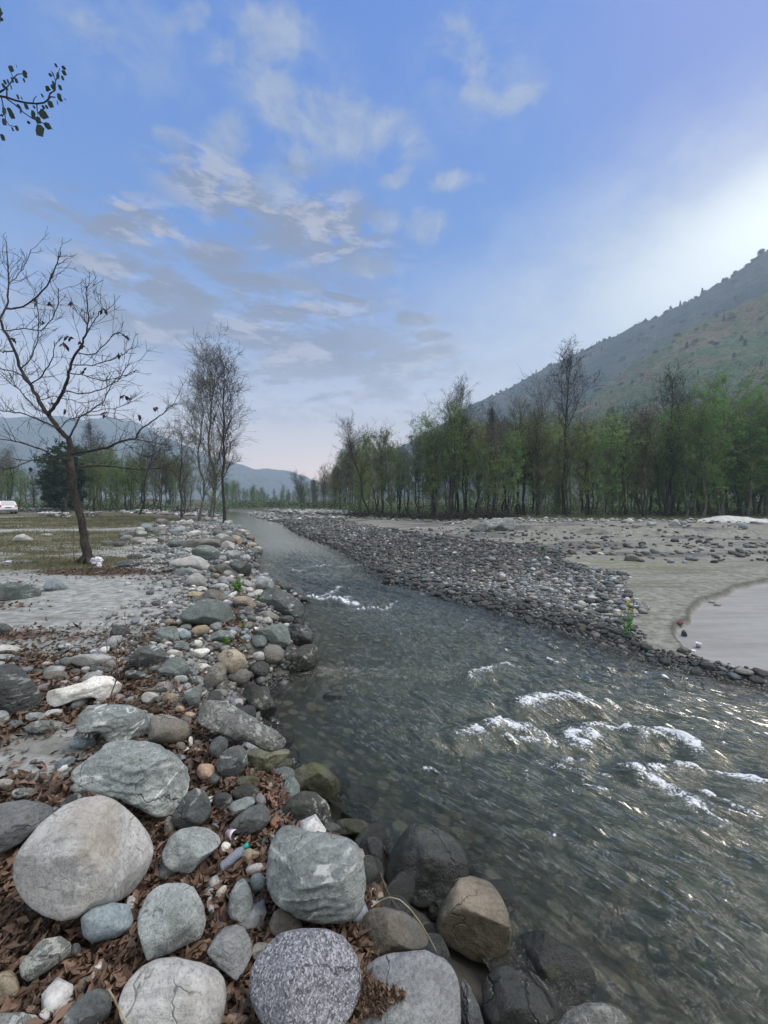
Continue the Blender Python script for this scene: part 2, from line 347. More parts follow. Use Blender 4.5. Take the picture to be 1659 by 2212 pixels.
def ground_mat():
    m, n = newmat('ground_surface'); g = n.n('ShaderNodeNewGeometry'); p = g.outputs['Position']
    a = attr(n, 'm1'); sp = n.n('ShaderNodeSeparateColor'); n.l(a.outputs['Color'], sp.inputs[0]); gr, lf, gv = sp.outputs[0], sp.outputs[1], sp.outputs[2]; wt = a.outputs['Alpha']
    b = attr(n, 'm2'); s2 = n.n('ShaderNodeSeparateColor'); n.l(b.outputs['Color'], s2.inputs[0]); wood, olive, bedm = s2.outputs
    n0 = n.noise(p, .9, 6, .65); n1 = n.noise(p, 5, 7, .68); n2 = n.noise(p, 32, 6, .7); n3 = n.noise(p, 140, 4, .7)
    sand = n.mix(n.mr(n1, .34, .66), (.20,.205,.185), (.39,.395,.37))
    sand = n.mix(n.mr(n.noise(n.mapping(p, sc=(.6,1.2,1)), 9, 7, .75), .54, .62, 0, .75), sand, (.13,.13,.105)); sand = n.mix(n.mr(n2, .56, .68, 0, .6), sand, (.11,.10,.08))
    sand = n.mix(n.mr(n3, .60, .74, 0, .5), sand, (.07,.06,.045))
    sand = n.mix(n.mr(n0, .38, .30, 0, .5), sand, (.55,.55,.52))
    lt = n.mix(n.mr(n2, .4, .62), (.028,.018,.012), (.10,.06,.038)); lt = n.mix(n.mr(n1, .45, .65, 0, .6), lt, (.10,.095,.07))
    fx = n.mapping(p, sc=(.35,1.0,1)); ng = n.noise(fx, 1.3, 6, .7)
    gs = n.mix(n.mr(n1, .38, .62), (.075,.07,.04), (.17,.15,.095)); gs = n.mix(n.mr(n0, .5, .64, 0, .55), gs, (.055,.075,.025))
    gvl = n.mix(n.mr(n.vor(p, 26), .1, .6), (.19,.19,.175), (.045,.045,.04))
    gvl = n.mix(n.mr(n1, .4, .6, 0, .6), gvl, (.22,.22,.20))
    gf = n.math('MULTIPLY', gr, 1.0); gm = n.mr(n.math('ADD', gf, n.math('MULTIPLY', n.math('SUBTRACT', ng, .5), 1.5)), .38, .55)
    lm = n.mr(n.math('ADD', lf, n.math('MULTIPLY', n.math('SUBTRACT', n1, .5), 1.2)), .40, .60)
    vm = n.mr(n.math('ADD', gv, n.math('MULTIPLY', n.math('SUBTRACT', n1, .5), .8)), .40, .60)
    sand = n.mix(n.mr(n.noise(n.mapping(p, rot=(0,0,.2), sc=(.22,1.1,1)), 1.1, 7, .7, .4), .50, .62, 0, .6), sand, (.15,.145,.115)); rb = n.mr(n.math('ADD', n.sep(p)[0], n.math('MULTIPLY', n.sep(p)[1], .25)), 3.5, 7.5); sand = n.mix(n.math('MULTIPLY', rb, .8), sand, n.mix(1.0, sand, (.70,.69,.60), 'MULTIPLY')); c = n.mix(gm, sand, gs); c = n.mix(vm, c, gvl); c = n.mix(lm, c, lt)
    wd = n.mix(n.mr(n0, .4, .6), (.045,.055,.022), (.075,.06,.035)); c = n.mix(n.mr(n.math('ADD', wood, n.math('MULTIPLY', n.math('SUBTRACT', n0, .5), .7)), .35, .65), c, wd)
    strk = n.noise(n.mapping(p, rot=(0,0,.25), sc=(.25,1.6,1)), 2.2, 5, .6)
    c = n.mix(n.math('MULTIPLY', n.math('MULTIPLY', olive, n.mr(strk, .38, .62)), .75), c, (.15,.145,.075))
    damp = n.mr(n.sep(p)[2], -.02, -.42); damp = n.math('MULTIPLY', damp, n.sep(p)[0] and n.mr(n.math('SUBTRACT', n.sep(p)[0], n.math('MULTIPLY', n.sep(p)[1], -.55)), 4.6, 3.6)); c = n.mix(n.math('MULTIPLY', damp, .85), c, n.mix(1.0, c, (.22,.21,.19), 'MULTIPLY'))  # low bank: damp tone plus painted shade of the gaps between boulders
    # damp smooth sand
    wets = n.mix(n.mr(strk, .35, .65), (.235,.232,.22), (.30,.297,.285)); c = n.mix(n.math('MULTIPLY', wt, .85), c, wets)
    c = n.mix(n.math('MULTIPLY', b.outputs['Alpha'], .8), c, (.06,.055,.046))  # dark scarp face; near-bank gaps blackened with shade put into the colour
    # river bed
    bv = n.vor(n.mapping(p, sc=(1,1,.3)), 7, out=1); bd_ = n.vor(n.mapping(p, sc=(1,1,.3)), 7)
    br = n.sep(bv); bc = n.mix(n.mr(br[0], .2, .9), (.05,.052,.036), (.34,.32,.24)); bc = n.mix(n.mr(br[1], .8, .95, 0, .6), bc, (.30,.20,.10))
    bc = n.mix(n.mr(bd_, .35, .6), bc, (.05,.055,.045)); bc = n.mix(n.mr(n0, .4, .65, 0, .6), bc, (.13,.15,.11)); c = n.mix(bedm, c, bc)
    hh = n.math('ADD', n.math('MULTIPLY', n1, .6), n.math('ADD', n.math('MULTIPLY', n2, .4), n.math('MULTIPLY', n3, .15)))
    hh = n.math('MULTIPLY', hh, n.math('SUBTRACT', 1.0, n.math('MULTIPLY', wt, .6)))
    finish(n, c, n.math('SUBTRACT', .95, n.math('MULTIPLY', wt, .35)), hh, .55, .05, .25)
    return m
def bark_mat(name, c1, c2):
    m, n = newmat(name); t = n.n('ShaderNodeTexCoord').outputs['Object']
    a = n.noise(n.mapping(t, sc=(1,1,.22)), 22, 6, .7); b = n.noise(t, 3, 5, .6)
    c = n.mix(n.mr(a, .35, .65), c1, c2); c = n.mix(n.mr(b, .5, .66, 0, .6), c, (c2[0]*1.3, c2[1]*1.4, c2[2]*1.2))
    finish(n, c, .9, a, .7, .02, .2); return m
def leaf_mat(name, c1, c2, c3, tr=.35):
    m, n = newmat(name); g = n.n('ShaderNodeNewGeometry'); ri = g.outputs['Random Per Island']; oi = n.n('ShaderNodeObjectInfo').outputs['Random']
    t = n.n('ShaderNodeTexCoord').outputs['Object']; b = n.noise(t, .9, 4, .6)
    c = n.mix(n.mr(ri, 0, 1, 0, 1, False), c1, c2); c = n.mix(n.mr(b, .35, .65, 0, .7), c, c3)
    hs = n.n('ShaderNodeHueSaturation'); n.l(c, hs.inputs['Color']); n.l(n.mr(oi, 0, 1, .75, 1.25, False), hs.inputs['Value']); n.l(n.mr(oi, 0, 1, .485, .515, False), hs.inputs['Hue'])
    d = n.n('ShaderNodeBsdfPrincipled'); n.l(hs.outputs[0], d.inputs['Base Color']); d.inputs['Roughness'].default_value = .6; d.inputs['Specular IOR Level'].default_value = .25
    tr_ = n.n('ShaderNodeBsdfTranslucent'); n.l(hs.outputs[0], tr_.inputs[0]); mx = n.n('ShaderNodeMixShader'); mx.inputs[0].default_value = tr
    n.l(d.outputs[0], mx.inputs[1]); n.l(tr_.outputs[0], mx.inputs[2]); o = n.n('ShaderNodeOutputMaterial'); n.l(mx.outputs[0], o.inputs[0]); return m
M_ground = ground_mat()
M_bark = bark_mat('bark', (.06,.055,.045), (.15,.14,.115)); M_barkd = bark_mat('dark_bark', (.022,.019,.016), (.06,.05,.042))
M_barkp = bark_mat('pale_bark', (.11,.105,.09), (.20,.19,.165))
M_litter = leaf_mat('dead_leaves', (.040,.024,.017), (.29,.19,.125), (.12,.085,.06), .12)
M_lfg = leaf_mat('spring_leaves', (.17,.28,.08), (.28,.40,.12), (.14,.24,.07), .5); M_lfy = leaf_mat('yellow_green_leaves', (.27,.34,.085), (.38,.43,.14), (.21,.27,.075), .5)
M_lfd = leaf_mat('olive_buds', (.19,.21,.10), (.28,.29,.15), (.15,.18,.08), .5); M_ever = leaf_mat('evergreen_leaves', (.022,.045,.022), (.045,.08,.035), (.02,.04,.02), .15)
M_bright = leaf_mat('fresh_green_leaves', (.12,.30,.07), (.22,.42,.10), (.10,.22,.06), .5)
M_grass = leaf_mat('dry_grass', (.12,.10,.055), (.25,.21,.12), (.09,.12,.045), .3)
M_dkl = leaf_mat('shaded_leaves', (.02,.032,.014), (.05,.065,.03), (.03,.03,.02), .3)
M_dead = leaf_mat('withered_leaves', (.03,.018,.014), (.06,.035,.025), (.04,.02,.015), .2)
M_stalk = simple('dry_stalk', (.16,.11,.07), .8)

# ------------------------------------------------------------------ the ground, one sheet
def make_ground():
    rr = np.concatenate([[0.0], np.geomspace(.5, 40, 430), np.geomspace(40.5, 1480, 100)])
    fr = np.linspace(-58, 58, 640); bk = np.linspace(58, 302, 62)[1:-1]
    az = np.radians(np.concatenate([fr, bk])); na = len(az); nr = len(rr)
    Rg, Ag = np.meshgrid(rr, az, indexing='ij'); x = (Rg*np.sin(Ag)).ravel(); y = (Rg*np.cos(Ag)).ravel()
    z = height(x, y)
    L, Rr = xl(y), xr(y); dl = L-x; dr = x-Rr; din = np.minimum(x-L, Rr-x)
    te = np.interp(x, TE[:,0], TE[:,1]); left = dl > 0; right = dr > 0
    nz = fbm(P3(x*.8, y*.8), 4, 31); nz2 = fbm(P3(x*.25, y*.25), 3, 33)
    grass = left*ss(y, 9.5, 15)*ss(dl, 3.0, 8)*(.62+.5*nz2)+left*ss(y, 60, 75)*.5
    path = np.exp(-((y-(26+.25*(x+20)))/1.2)**2)*ss(-x, 8, 12); grass = grass*(1-.9*path)
    gt = np.exp(-(((x+10.2)/2.4)**2+((y-12.2)/1.6)**2)); grass = np.maximum(grass, gt)
    leaf = left*(LEAF(x, y))
    gravel = left*np.clip(ss(3.0-dl+1.2*nz, 0, 1.6)*ss(y, 5, 8)*.9+ss(y, 18, 25)*ss(9-dl, 0, 4)*.7, 0, 1)+right*BAR(x, y)
    gravel = np.maximum(gravel, right*np.clip((.35+1.3*fbm(P3(x*.25, y*.9), 4, 39))*ss(y, 14, 18), 0, .75)*(x > -6)); gravel = np.where(right & (y > 60) & (y < te+3), .8, gravel)
    sc = scarp(x)
    wet = right*ss(sc-y, 0, .1)*ss(x, 3.6, 5.0)*ss(dr, .45, 1.1)
    wood = right*ss(y-te+1.5*nz, -1.5, 2.5)*(1-.75*ss(x, 8, 20)*ss(te+9-y, 0, 6)*(nz2 > .15))+left*ss(y, 58, 72)
    soil = right*np.clip(ss(y-te, -9, -1)*(.35+1.0*fbm(P3(x*.35, y*.9), 4, 37)), 0, 1)*(x > 2); ol = right*(np.exp(-(((x-9.5)/3.5)**2+((y-14.5)/1.3)**2))+.9*np.exp(-(((x-4.7)/.9)**2+((y-8.6)/1.1)**2)))
    bed = (din > -.02)*1.0
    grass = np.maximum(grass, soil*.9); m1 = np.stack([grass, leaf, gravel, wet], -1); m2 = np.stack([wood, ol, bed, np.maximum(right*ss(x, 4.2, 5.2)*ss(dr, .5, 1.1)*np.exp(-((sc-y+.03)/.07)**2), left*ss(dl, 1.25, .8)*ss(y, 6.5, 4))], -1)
    z[:na] = z[0]
    i, j = np.meshgrid(np.arange(nr-1), np.arange(na), indexing='ij'); i = i.ravel(); j = j.ravel(); j2 = (j+1) % na
    Fc = np.stack([i*na+j, (i+1)*na+j, (i+1)*na+j2, i*na+j2], -1)[:, ::-1]
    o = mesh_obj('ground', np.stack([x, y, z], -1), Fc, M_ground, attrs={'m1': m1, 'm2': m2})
    tag(o, kind='structure'); return o
GW = lambda c_, x, y: ground(*D(c_, x, y))
_LP = None
def LEAF(x, y):
    """fallen leaves lie thick among the near boulders and in patches further up the bank"""
    x = np.asarray(x, float); y = np.asarray(y, float); n = fbm(P3(x*1.1, y*1.1), 3, 41)
    v = ss(y, 5.6, 4.4)*.95*ss(y, -3, .5)*(1-.55*ss(y, 3.0, 3.9)*ss(xl(y)-x, 2.3, 1.2))*ss(xl(y)-x, .7, 1.2)
    sandy = np.exp(-(((x+2.75)/.65)**2+((y-3.0)/.33)**2)); v = v*(1-sandy)
    for (a, b, rx, ry, s) in ((-2.9,6.1,.9,1.2,.85), (-5.2,5.6,1.6,.35,.6), (-8.3,10.9,2.6,.7,.9), (-5.4,10.0,2.5,.3,.45), (-3.9,8.2,.5,.4,.5), (-1.7,7.0,.4,.4,.6), (-10.5,8.9,2.0,.6,.6), (-7.4,7.2,.7,.3,.5), (-7,12.5,1.5,.6,.7)):
        v = np.maximum(v, s*np.exp(-(((x-a)/rx)**2+((y-b)/ry)**2)))
    return np.clip(v+.25*n*(v > .12), 0, 1)
BE = np.array([(-40,-500),(4,10),(5.35,5.95),(6.1,5.15),(6.6,4.8),(7.0,4.8),(8,5.3),(9,6.1),(10.6,7.1),(12.8,8.0),(14,7.7),(15.5,7.3),(17.2,8.4),(20.7,8.4),(23.7,6.3),(27.3,3.2),(35,0),(43,-3),(60,-13),(90,-30)])
def BAR(x, y):
    """1 on the gravel bar, 0 off it"""
    e = np.interp(y, BE[:,0], BE[:,1]); n = fbm(P3(x*.9, y*.9), 3, 43)
    return ss(e-x+.5*n, -.1, .35)*(x > xr(y)-.3)
ground_obj = make_ground()

# ------------------------------------------------------------------ the river
def foam_strokes():
    L_ = [(14,[(780,250),(850,235),(950,225),(1040,245)],.10,1,.09),(14,[(570,358),(650,342),(730,335),(840,355)],.10,1,.10),(14,[(690,325),(740,322),(800,340)],.05,1,.04),
     (14,[(960,345),(1000,372),(1040,362)],.12,1,.06),(14,[(1000,320),(1100,315),(1200,350)],.05,.8,.05),(14,[(1220,358),(1290,345),(1380,385),(1410,405)],.085,1,.10),
     (14,[(840,435),(900,460),(980,465),(1090,475)],.04,.9,.03),(14,[(930,435),(990,425)],.04,.9,.03),(14,[(870,385),(950,382)],.035,.8,.03),(14,[(700,365),(830,378)],.035,.8,.02),
     (14,[(1180,470),(1240,500),(1310,545),(1380,585),(1440,620),(1490,655)],.085,1,.05),(14,[(1200,480),(1240,475),(1300,465)],.05,.9,.04),(14,[(1330,465),(1420,465),(1500,490),(1600,525),(1659,540),(1720,560)],.045,1,.08),
     (14,[(1440,560),(1490,565),(1540,600),(1610,635)],.04,.9,.05),(14,[(595,150),(600,130),(660,128),(720,105),(770,120)],.06,.85,.05),(14,[(870,90),(910,100)],.05,.8,.04),
     (14,[(430,470),(510,480)],.02,.8,.02),(14,[(1000,520),(1060,545),(1140,548)],.03,.75,.03),(14,[(790,475),(795,520)],.02,.7,.01),(14,[(890,705),(905,708)],.015,.9,.0),
     (14,[(1090,240),(1130,260)],.04,.7,.03),(14,[(1010,125),(1030,165)],.03,.6,.01),(14,[(1290,150),(1320,165)],.05,.8,.03),(14,[(1300,240),(1340,232)],.03,.6,.02),(14,[(1350,590),(1400,630)],.03,.7,.02),
     (9,[(0,650),(60,600)],.10,.8,.05),(9,[(0,665),(40,690),(120,670)],.12,.9,.06),(9,[(160,745),(260,745),(370,750)],.09,.85,.05),(9,[(370,745),(430,690)],.05,.6,.03),(9,[(60,470),(180,455)],.12,.7,.05),
     (3,[(1440,60),(1520,70),(1600,75),(1659,100)],.13,1,.08),(4,[(1480,720),(1600,690),(1659,680)],.07,1,.03),(4,[(1040,410),(1100,415)],.05,.7,.03),(4,[(1300,650),(1450,620)],.06,.6,.02),(4,[(1480,440),(1640,430)],.15,.7,.06),(4,[(1280,480),(1420,470)],.15,.6,.06),
     (3,[(1260,620),(1290,640)],.015,.5,.0)]
    out = []
    for c_, pts, wd, s, h_ in L_:
        P = np.array([ground(*D(c_, *p), zfix=WZ+.03)[:2] for p in pts]); out.append((P, wd, s, h_))
    return out
FOAM = foam_strokes()
def water_height(x, y):
    L, Rr = xl(y), xr(y); v = (x-L)/(Rr-L)*6.0; u = y*1.15+ .25*x
    din = np.minimum(x-L, Rr-x); ed = ss(din, 0, .8)
    calm = .45+.55*ss(x-L, .3, 1.8)
    w1 = x*.12; 
    a = fbm(P3(u*.9, v*1.5, w1), 3, 51); b = fbm(P3(u*2.6, v*4.4), 3, 53); c_ = 1-2*np.abs(fbm(P3(u*4.2+a, v*8.5+b*.8), 3, 55)); e = fbm(P3(u*11, v*18), 2, 57)
    near = ss(y, 30, 9); rap = np.exp(-(((x+4.6)/2.2)**2+((y-16.0)/3.2)**2))+.6*np.exp(-(((x+1.5)/2)**2+((y-11.5)/1.5)**2))
    z = (.062*a+.050*b+.038*c_+.012*e)*(.18+.82*near+1.2*rap)*calm*(.3+.7*ed)
    crest = c_*.6+b*.8+a*.4
    f = .42*rap*ss(crest, .50, .95)+.25*near*ss(x-L, 1.5, 3)*ss(crest, .95, 1.25)
    for P, wd, s, h_ in FOAM:
        best = np.full(x.shape, 9.0); mn = P.min(0)-.8; mx = P.max(0)+.8
        k_ = (x > mn[0]) & (x < mx[0]) & (y > mn[1]) & (y < mx[1])
        if not k_.any(): continue
        X = x[k_]+.05*b[k_]; Y = y[k_]+.09*b[k_]; bb = np.full(X.shape, 9.0)
        for p0, p1 in zip(P[:-1], P[1:]):
            d = p1-p0; t = np.clip(((X-p0[0])*d[0]+(Y-p0[1])*d[1])/max(d@d, 1e-9), 0, 1); bb = np.minimum(bb, np.hypot(X-p0[0]-t*d[0], Y-p0[1]-t*d[1]))
        sgn = 1.0
        z[k_] += h_*.7*np.exp(-(bb/(wd*1.6+.03))**2)-h_*.35*np.exp(-((bb-.30)/.14)**2)
        ff = s*(.66*np.exp(-(bb/wd)**2*1.8)+.22*np.exp(-(bb/(wd*3.2))**2))*(.62+.8*e[k_]+.5*c_[k_]); f[k_] = np.maximum(f[k_], ff)
        z[k_] += .030*np.clip(ff, 0, 1)*(e[k_]+.4*fbm(P3(X*38, Y*38), 2, 59))
    return z, np.clip(f, 0, 1), u, v
def make_river():
    ys = [-40.]
    while ys[-1] < 380:
        y = ys[-1]; r = max(abs(y), 1.6); st = .0085*r if y > 1.0 else max(.12, .08*abs(y))
        ys.append(y+st)
    ys = np.array(ys); nv = 460
    t = np.linspace(0, 1, nv); Y, T = np.meshgrid(ys, t, indexing='ij')
    x = (xl(Y)-.35)+(xr(Y)-xl(Y)+.7)*T
    X = x.ravel(); Yr = Y.ravel(); z, f, u, v = water_height(X, Yr)
    n0, n1 = len(ys), nv; i, j = np.meshgrid(np.arange(n0-1), np.arange(n1-1), indexing='ij'); i = i.ravel(); j = j.ravel()
    Fc = np.stack([i*n1+j, i*n1+j+1, (i+1)*n1+j+1, (i+1)*n1+j], -1)
    shallow = 1-ss(np.minimum(X-xl(Yr), xr(Yr)-X)+.25*fbm(P3(X*1.4, Yr*1.4), 3, 58), .2, 1.9)
    m, n = newmat('river_water')
    g = n.n('ShaderNodeNewGeometry'); at = attr(n, 'foam').outputs['Fac']; uv = attr(n, 'flow').outputs['Vector']; sh = attr(n, 'shallow').outputs['Fac']
    fl = n.mapping(uv, sc=(1,1,1)); b1 = n.noise(n.mapping(fl, sc=(2.2,7.5,1)), 2.6, 6, .66, 1.2); b2 = n.noise(n.mapping(fl, sc=(5,12,1)), 3.0, 4, .65, .5); b3 = n.noise(g.outputs['Position'], 55, 3, .6)
    hh = n.math('ADD', b1, n.math('ADD', n.math('MULTIPLY', b2, .45), n.math('MULTIPLY', b3, .06)))
    bp = n.n('ShaderNodeBump'); bp.inputs['Strength'].default_value = .9; n.l(attr(n, 'rough').outputs['Fac'], bp.inputs['Distance']); n.l(hh, bp.inputs['Height'])
    tint = n.mix(sh, (.42,.48,.40), (.80,.83,.75))
    tr = n.n('ShaderNodeBsdfTransparent'); n.l(tint, tr.inputs[0])
    df = n.n('ShaderNodeBsdfDiffuse'); df.inputs[0].default_value = (.125,.155,.120,1); n.l(bp.outputs[0], df.inputs['Normal'])
    body = n.n('ShaderNodeMixShader'); n.l(n.mr(sh, 0, 1, .36, .06, False), body.inputs[0]); n.l(tr.outputs[0], body.inputs[1]); n.l(df.outputs[0], body.inputs[2])
    gl = n.n('ShaderNodeBsdfGlossy'); gl.inputs['Roughness'].default_value = .06; gl.inputs[0].default_value = (1.0,.97,.88,1); n.l(bp.outputs[0], gl.inputs['Normal'])
    fr = n.n('ShaderNodeFresnel'); fr.inputs[0].default_value = 1.7; n.l(bp.outputs[0], fr.inputs['Normal'])
    mx = n.n('ShaderNodeMixShader'); n.l(fr.outputs[0], mx.inputs[0]); n.l(body.outputs[0], mx.inputs[1]); n.l(gl.outputs[0], mx.inputs[2])
    fo = n.n('ShaderNodeBsdfPrincipled'); fo.inputs['Base Color'].default_value = (.82,.85,.88,1); fo.inputs['Roughness'].default_value = .5
    fn = n.noise(n.vec('ADD', g.outputs['Position'], n.vec('MULTIPLY', uv, (.6,1.2,0))), 30, 8, .8, .8); fb = n.n('ShaderNodeBump'); fb.inputs['Strength'].default_value = .8; fb.inputs['Distance'].default_value = .02; n.l(fn, fb.inputs['Height']); n.l(fb.outputs[0], fo.inputs['Normal'])
    fm = n.mr(n.math('ADD', at, n.math('MULTIPLY', n.math('SUBTRACT', fn, .5), 4.2)), .52, .86)
    fm = n.math('MULTIPLY', fm, n.mr(at, .04, .2))
    mf = n.n('ShaderNodeMixShader'); n.l(fm, mf.inputs[0]); n.l(mx.outputs[0], mf.inputs[1]); n.l(fo.outputs[0], mf.inputs[2])
    o = n.n('ShaderNodeOutputMaterial'); n.l(mf.outputs[0], o.inputs[0])
    uvv = np.stack([u*.5, v*.5, np.zeros_like(u), np.ones_like(u)], -1)
    ob = mesh_obj('river', np.stack([X, Yr, WZ+z], -1), Fc, m, attrs={'rough': .016+.062*ss(Yr, 22, 7)+.03*np.exp(-(((X+4.6)/2.2)**2+((Yr-16.0)/3.2)**2)), 'foam': f, 'shallow': shallow, 'flow': uvv})
    tag(ob, kind='structure')
make_river()
# ------------------------------------------------------------------ stones
_ico = {}
def ico(l):
    if l not in _ico:
        import bmesh
        bm = bmesh.new(); bmesh.ops.create_icosphere(bm, subdivisions=l, radius=1)
        _ico[l] = (np.array([v.co[:] for v in bm.verts]), np.array([[v.index for v in f.verts] for f in bm.faces])); bm.free()
    return _ico[l]
def smooth_poly(pts, n=72):
    P = np.asarray(pts, float); A = 0; c_ = np.zeros(2)
    for i in range(len(P)):
        a, b = P[i], P[(i+1) % len(P)]; cr = a[0]*b[1]-b[0]*a[1]; A += cr; c_ += (a+b)*cr
    c_ = c_/(3*A) if abs(A) > 1e-9 else P.mean(0); A = abs(A)/2
    d = P-c_; seg = np.concatenate([P, P[:1]])
    tt = np.linspace(0, 1, 24, endpoint=False); Q_ = np.concatenate([seg[i]+(seg[i+1]-seg[i])*tt[:, None] for i in range(len(P))])-c_
    ph = np.arctan2(Q_[:,1], Q_[:,0]); r = np.hypot(Q_[:,0], Q_[:,1]); grid = np.linspace(-math.pi, math.pi, n, endpoint=False)
    R = np.zeros(n)
    for i, g in enumerate(grid):
        dd = np.abs((ph-g+math.pi) % (2*math.pi)-math.pi); k_ = np.argsort(dd)[:3]; R[i] = r[k_].mean() if dd[k_[0]] < .2 else r[k_[0]]
    K = np.array([.2,.6,.2]); R = np.convolve(np.concatenate([R[-2:], R, R[:2]]), K, 'same')[2:-2]
    return c_, A, R
ALL = []        # (x, y, radius) of placed stones
rs = np.random.RandomState(7)
def stone(c_, shape, mk, label, cat='boulder', name='boulder', depth=.9, facets=3, sharp=.8, rough=.035, group=None, strata=0.0, zoff=0.0, z=None, lift=.8, lvl=None, seed=None):
    """a stone surveyed by its outline: set on the ground along its sight line, with its own real size and depth"""
    if isinstance(shape, tuple):
        cx, cy, w_, h_ = shape[:4]; rot = R_(shape[4]) if len(shape) > 4 else 0; pts = []
        for i in range(14):
            a = i/14*2*math.pi; e = .86; ca, sa = math.cos(a), math.sin(a)
            px = w_/2*math.copysign(abs(ca)**e, ca)*(1+rs.uniform(-.06, .06)); py = h_/2*math.copysign(abs(sa)**e, sa)*(1+rs.uniform(-.06, .06))
            pts.append((cx+px*math.cos(rot)-py*math.sin(rot), cy+px*math.sin(rot)+py*math.cos(rot)))
    else: pts = shape
    P = np.array([D(c_, *p) for p in pts]); cen, A, _ = smooth_poly(P)
    v = ray(*cen); vl = np.linalg.norm(v); n = -v/vl                       # towards the eye
    rgt = np.cross(np.array([0,0,1.]), n); rgt /= np.linalg.norm(rgt); up = np.cross(n, rgt)
    hb = (P[:,1].max()-cen[1])/F                                            # per unit depth
    ct = up[2]
    def proj(Y):
        C_ = v*Y; out = []
        for p in P:
            q_ = ray(*p); t = (C_@n)/(q_@n); w3 = q_*t-C_; out.append((w3@rgt, w3@up))
        return np.array(out)
    t = np.geomspace(.9, 400, 2200); zz = H+v[2]*t; lf = hb*t*lift*ct
    g = (np.full_like(t, z) if z is not None else np.maximum(height(v[0]*t, t), WZ-.10)+zoff)
    sn = -v[2]/vl; lf = lf*(1+.32*ss(sn, .1, .6)) if lift > .7 else lf; k_ = max(1, int(np.argmax(zz <= g+lf))); Y = t[k_]
    L2 = proj(Y); c2, A2, Rp = smooth_poly(L2); size = math.sqrt(A2/math.pi)
    ctr = np.array([v[0]*Y, Y, H+v[2]*Y])+rgt*c2[0]+up*c2[1]
    px = size/Y*381
    if lvl is None: lvl = 6 if px > 45 else 5 if px > 13 else 4 if px > 5 else 3 if px > 2.2 else 2
    Sv, Fc = ico(lvl); a = np.arctan2(Sv[:,1], Sv[:,0]); rho = np.hypot(Sv[:,0], Sv[:,1])
    R = np.interp((a+math.pi)/(2*math.pi)*72, np.arange(73), np.append(Rp, Rp[0]))
    dep = size*depth
    s2 = np.sign(Sv[:,2])*np.abs(Sv[:,2])**sharp
    V = np.stack([R*rho*np.cos(a), R*rho*np.sin(a), s2*dep], -1)
    sd_ = seed if seed is not None else rs.randint(1 << 20); r2 = np.random.RandomState(sd_)
    for _ in range(facets*2 if facets > 1 else facets):
        th = r2.uniform(0, 2*math.pi); tl = r2.uniform(.25, .85); nn = np.array([math.cos(th)*tl, math.sin(th)*tl, r2.uniform(.5, 1)]); nn /= np.linalg.norm(nn)
        ext = (V@nn).max(); d_ = ext*r2.uniform(.66, .85); ov = V@nn-d_; soft = size*.05
        V = V-nn*(np.where(ov > 0, ov*.93, 0)+soft*.4*np.exp(-(ov/soft)**2)*.5)[:, None]
    o_ = r2.uniform(-50, 50, 3); U = V/size
    nrm = Sv*np.array([1,1,1.]); disp = rough*2.6*fbm(U*1.3+o_, 3, 61)+rough*1.2*fbm(U*4.5+o_, 3, 63)
    if strata:
        ax = r2.normal(size=3); ax = ax/np.linalg.norm(ax) if strata < 9 else ax
        ax = np.array([.25, 1.0, .3]); ax /= np.linalg.norm(ax); s_ = (U@ax)*5+1.5*fbm(U*1.1+o_, 3, 65); fr = s_-np.floor(s_); disp = disp+strata*.6*rough*1.2*fbm(U*np.array([2.5,7,4])+o_, 3, 69)+strata*.05*(ss(fr, 0, .25)*(1-fr)-.4)
        disp = disp-strata*.03*ss(np.abs(fbm(U*2.3+o_, 3, 67)), .06, 0)
    edge_ = .35+.65*np.abs(Sv[:,2])
    V = V+nrm*(disp*edge_*size)[:, None]
    Wd = V[:,0:1]*rgt+V[:,1:2]*up+V[:,2:3]*n
    o = mesh_obj(name, Wd, Fc, RM[mk], loc=ctr); tag(o, label, cat, group); ALL.append((ctr[0], ctr[1], size, ctr[2])); return o
B = stone
# --- nearest boulders, bottom left
B(1,[(25,640),(40,560),(100,460),(200,340),(330,240),(430,195),(560,175),(640,210),(740,290),(830,390),(860,470),(850,560),(800,660),(700,740),(600,770),(480,800),(430,850),(330,875),(250,850),(110,780),(40,710)],'pale','largest pale grey boulder with a faint diagonal band and a small rust spot, bottom left',facets=4,depth=.75,rough=.025,seed=3)
B(1,[(-110,300),(0,225),(130,208),(240,222),(300,255),(290,310),(200,370),(100,450),(0,500),(-110,520)],'slate','banded grey boulder cut by the left edge, behind the largest pale boulder',facets=3,strata=.5)
B(1,[(435,850),(500,785),(600,762),(700,775),(725,850),(715,910),(640,955),(500,985),(450,950)],'blue','smooth rounded blue-grey stone leaning on the front of the largest pale boulder',facets=1,rough=.015)
B(1,[(740,830),(780,720),(820,680),(900,655),(1000,660),(1060,680),(1090,740),(1130,830),(1150,890),(1120,960),(1000,1010),(900,1060),(800,1090),(770,1000),(740,920)],'grey','light grey boulder with angular dents right of the smooth blue-grey stone',facets=6,depth=.7,seed=12)
B(1,[(640,1300),(680,1200),(760,1120),(850,1070),(950,1060),(1080,1090),(1180,1130),(1225,1180),(1235,1280),(1210,1430),(1150,1520),(760,1530),(680,1450),(640,1370)],'pale','large smooth purplish-grey boulder at the bottom edge, left of the speckled granite one',facets=3,rough=.02,depth=.8,seed=5)
B(1,[(100,1110),(160,1040),(230,960),(330,945),(390,990),(385,1050),(300,1110),(230,1160),(150,1200),(115,1170)],'lich','flat lichen-grey stone in dead leaves near the bottom left corner',depth=.5)
B(1,(30,1220,160,165,0),'tan','yellow-tan rounded stone at the left edge near the bottom',facets=1)
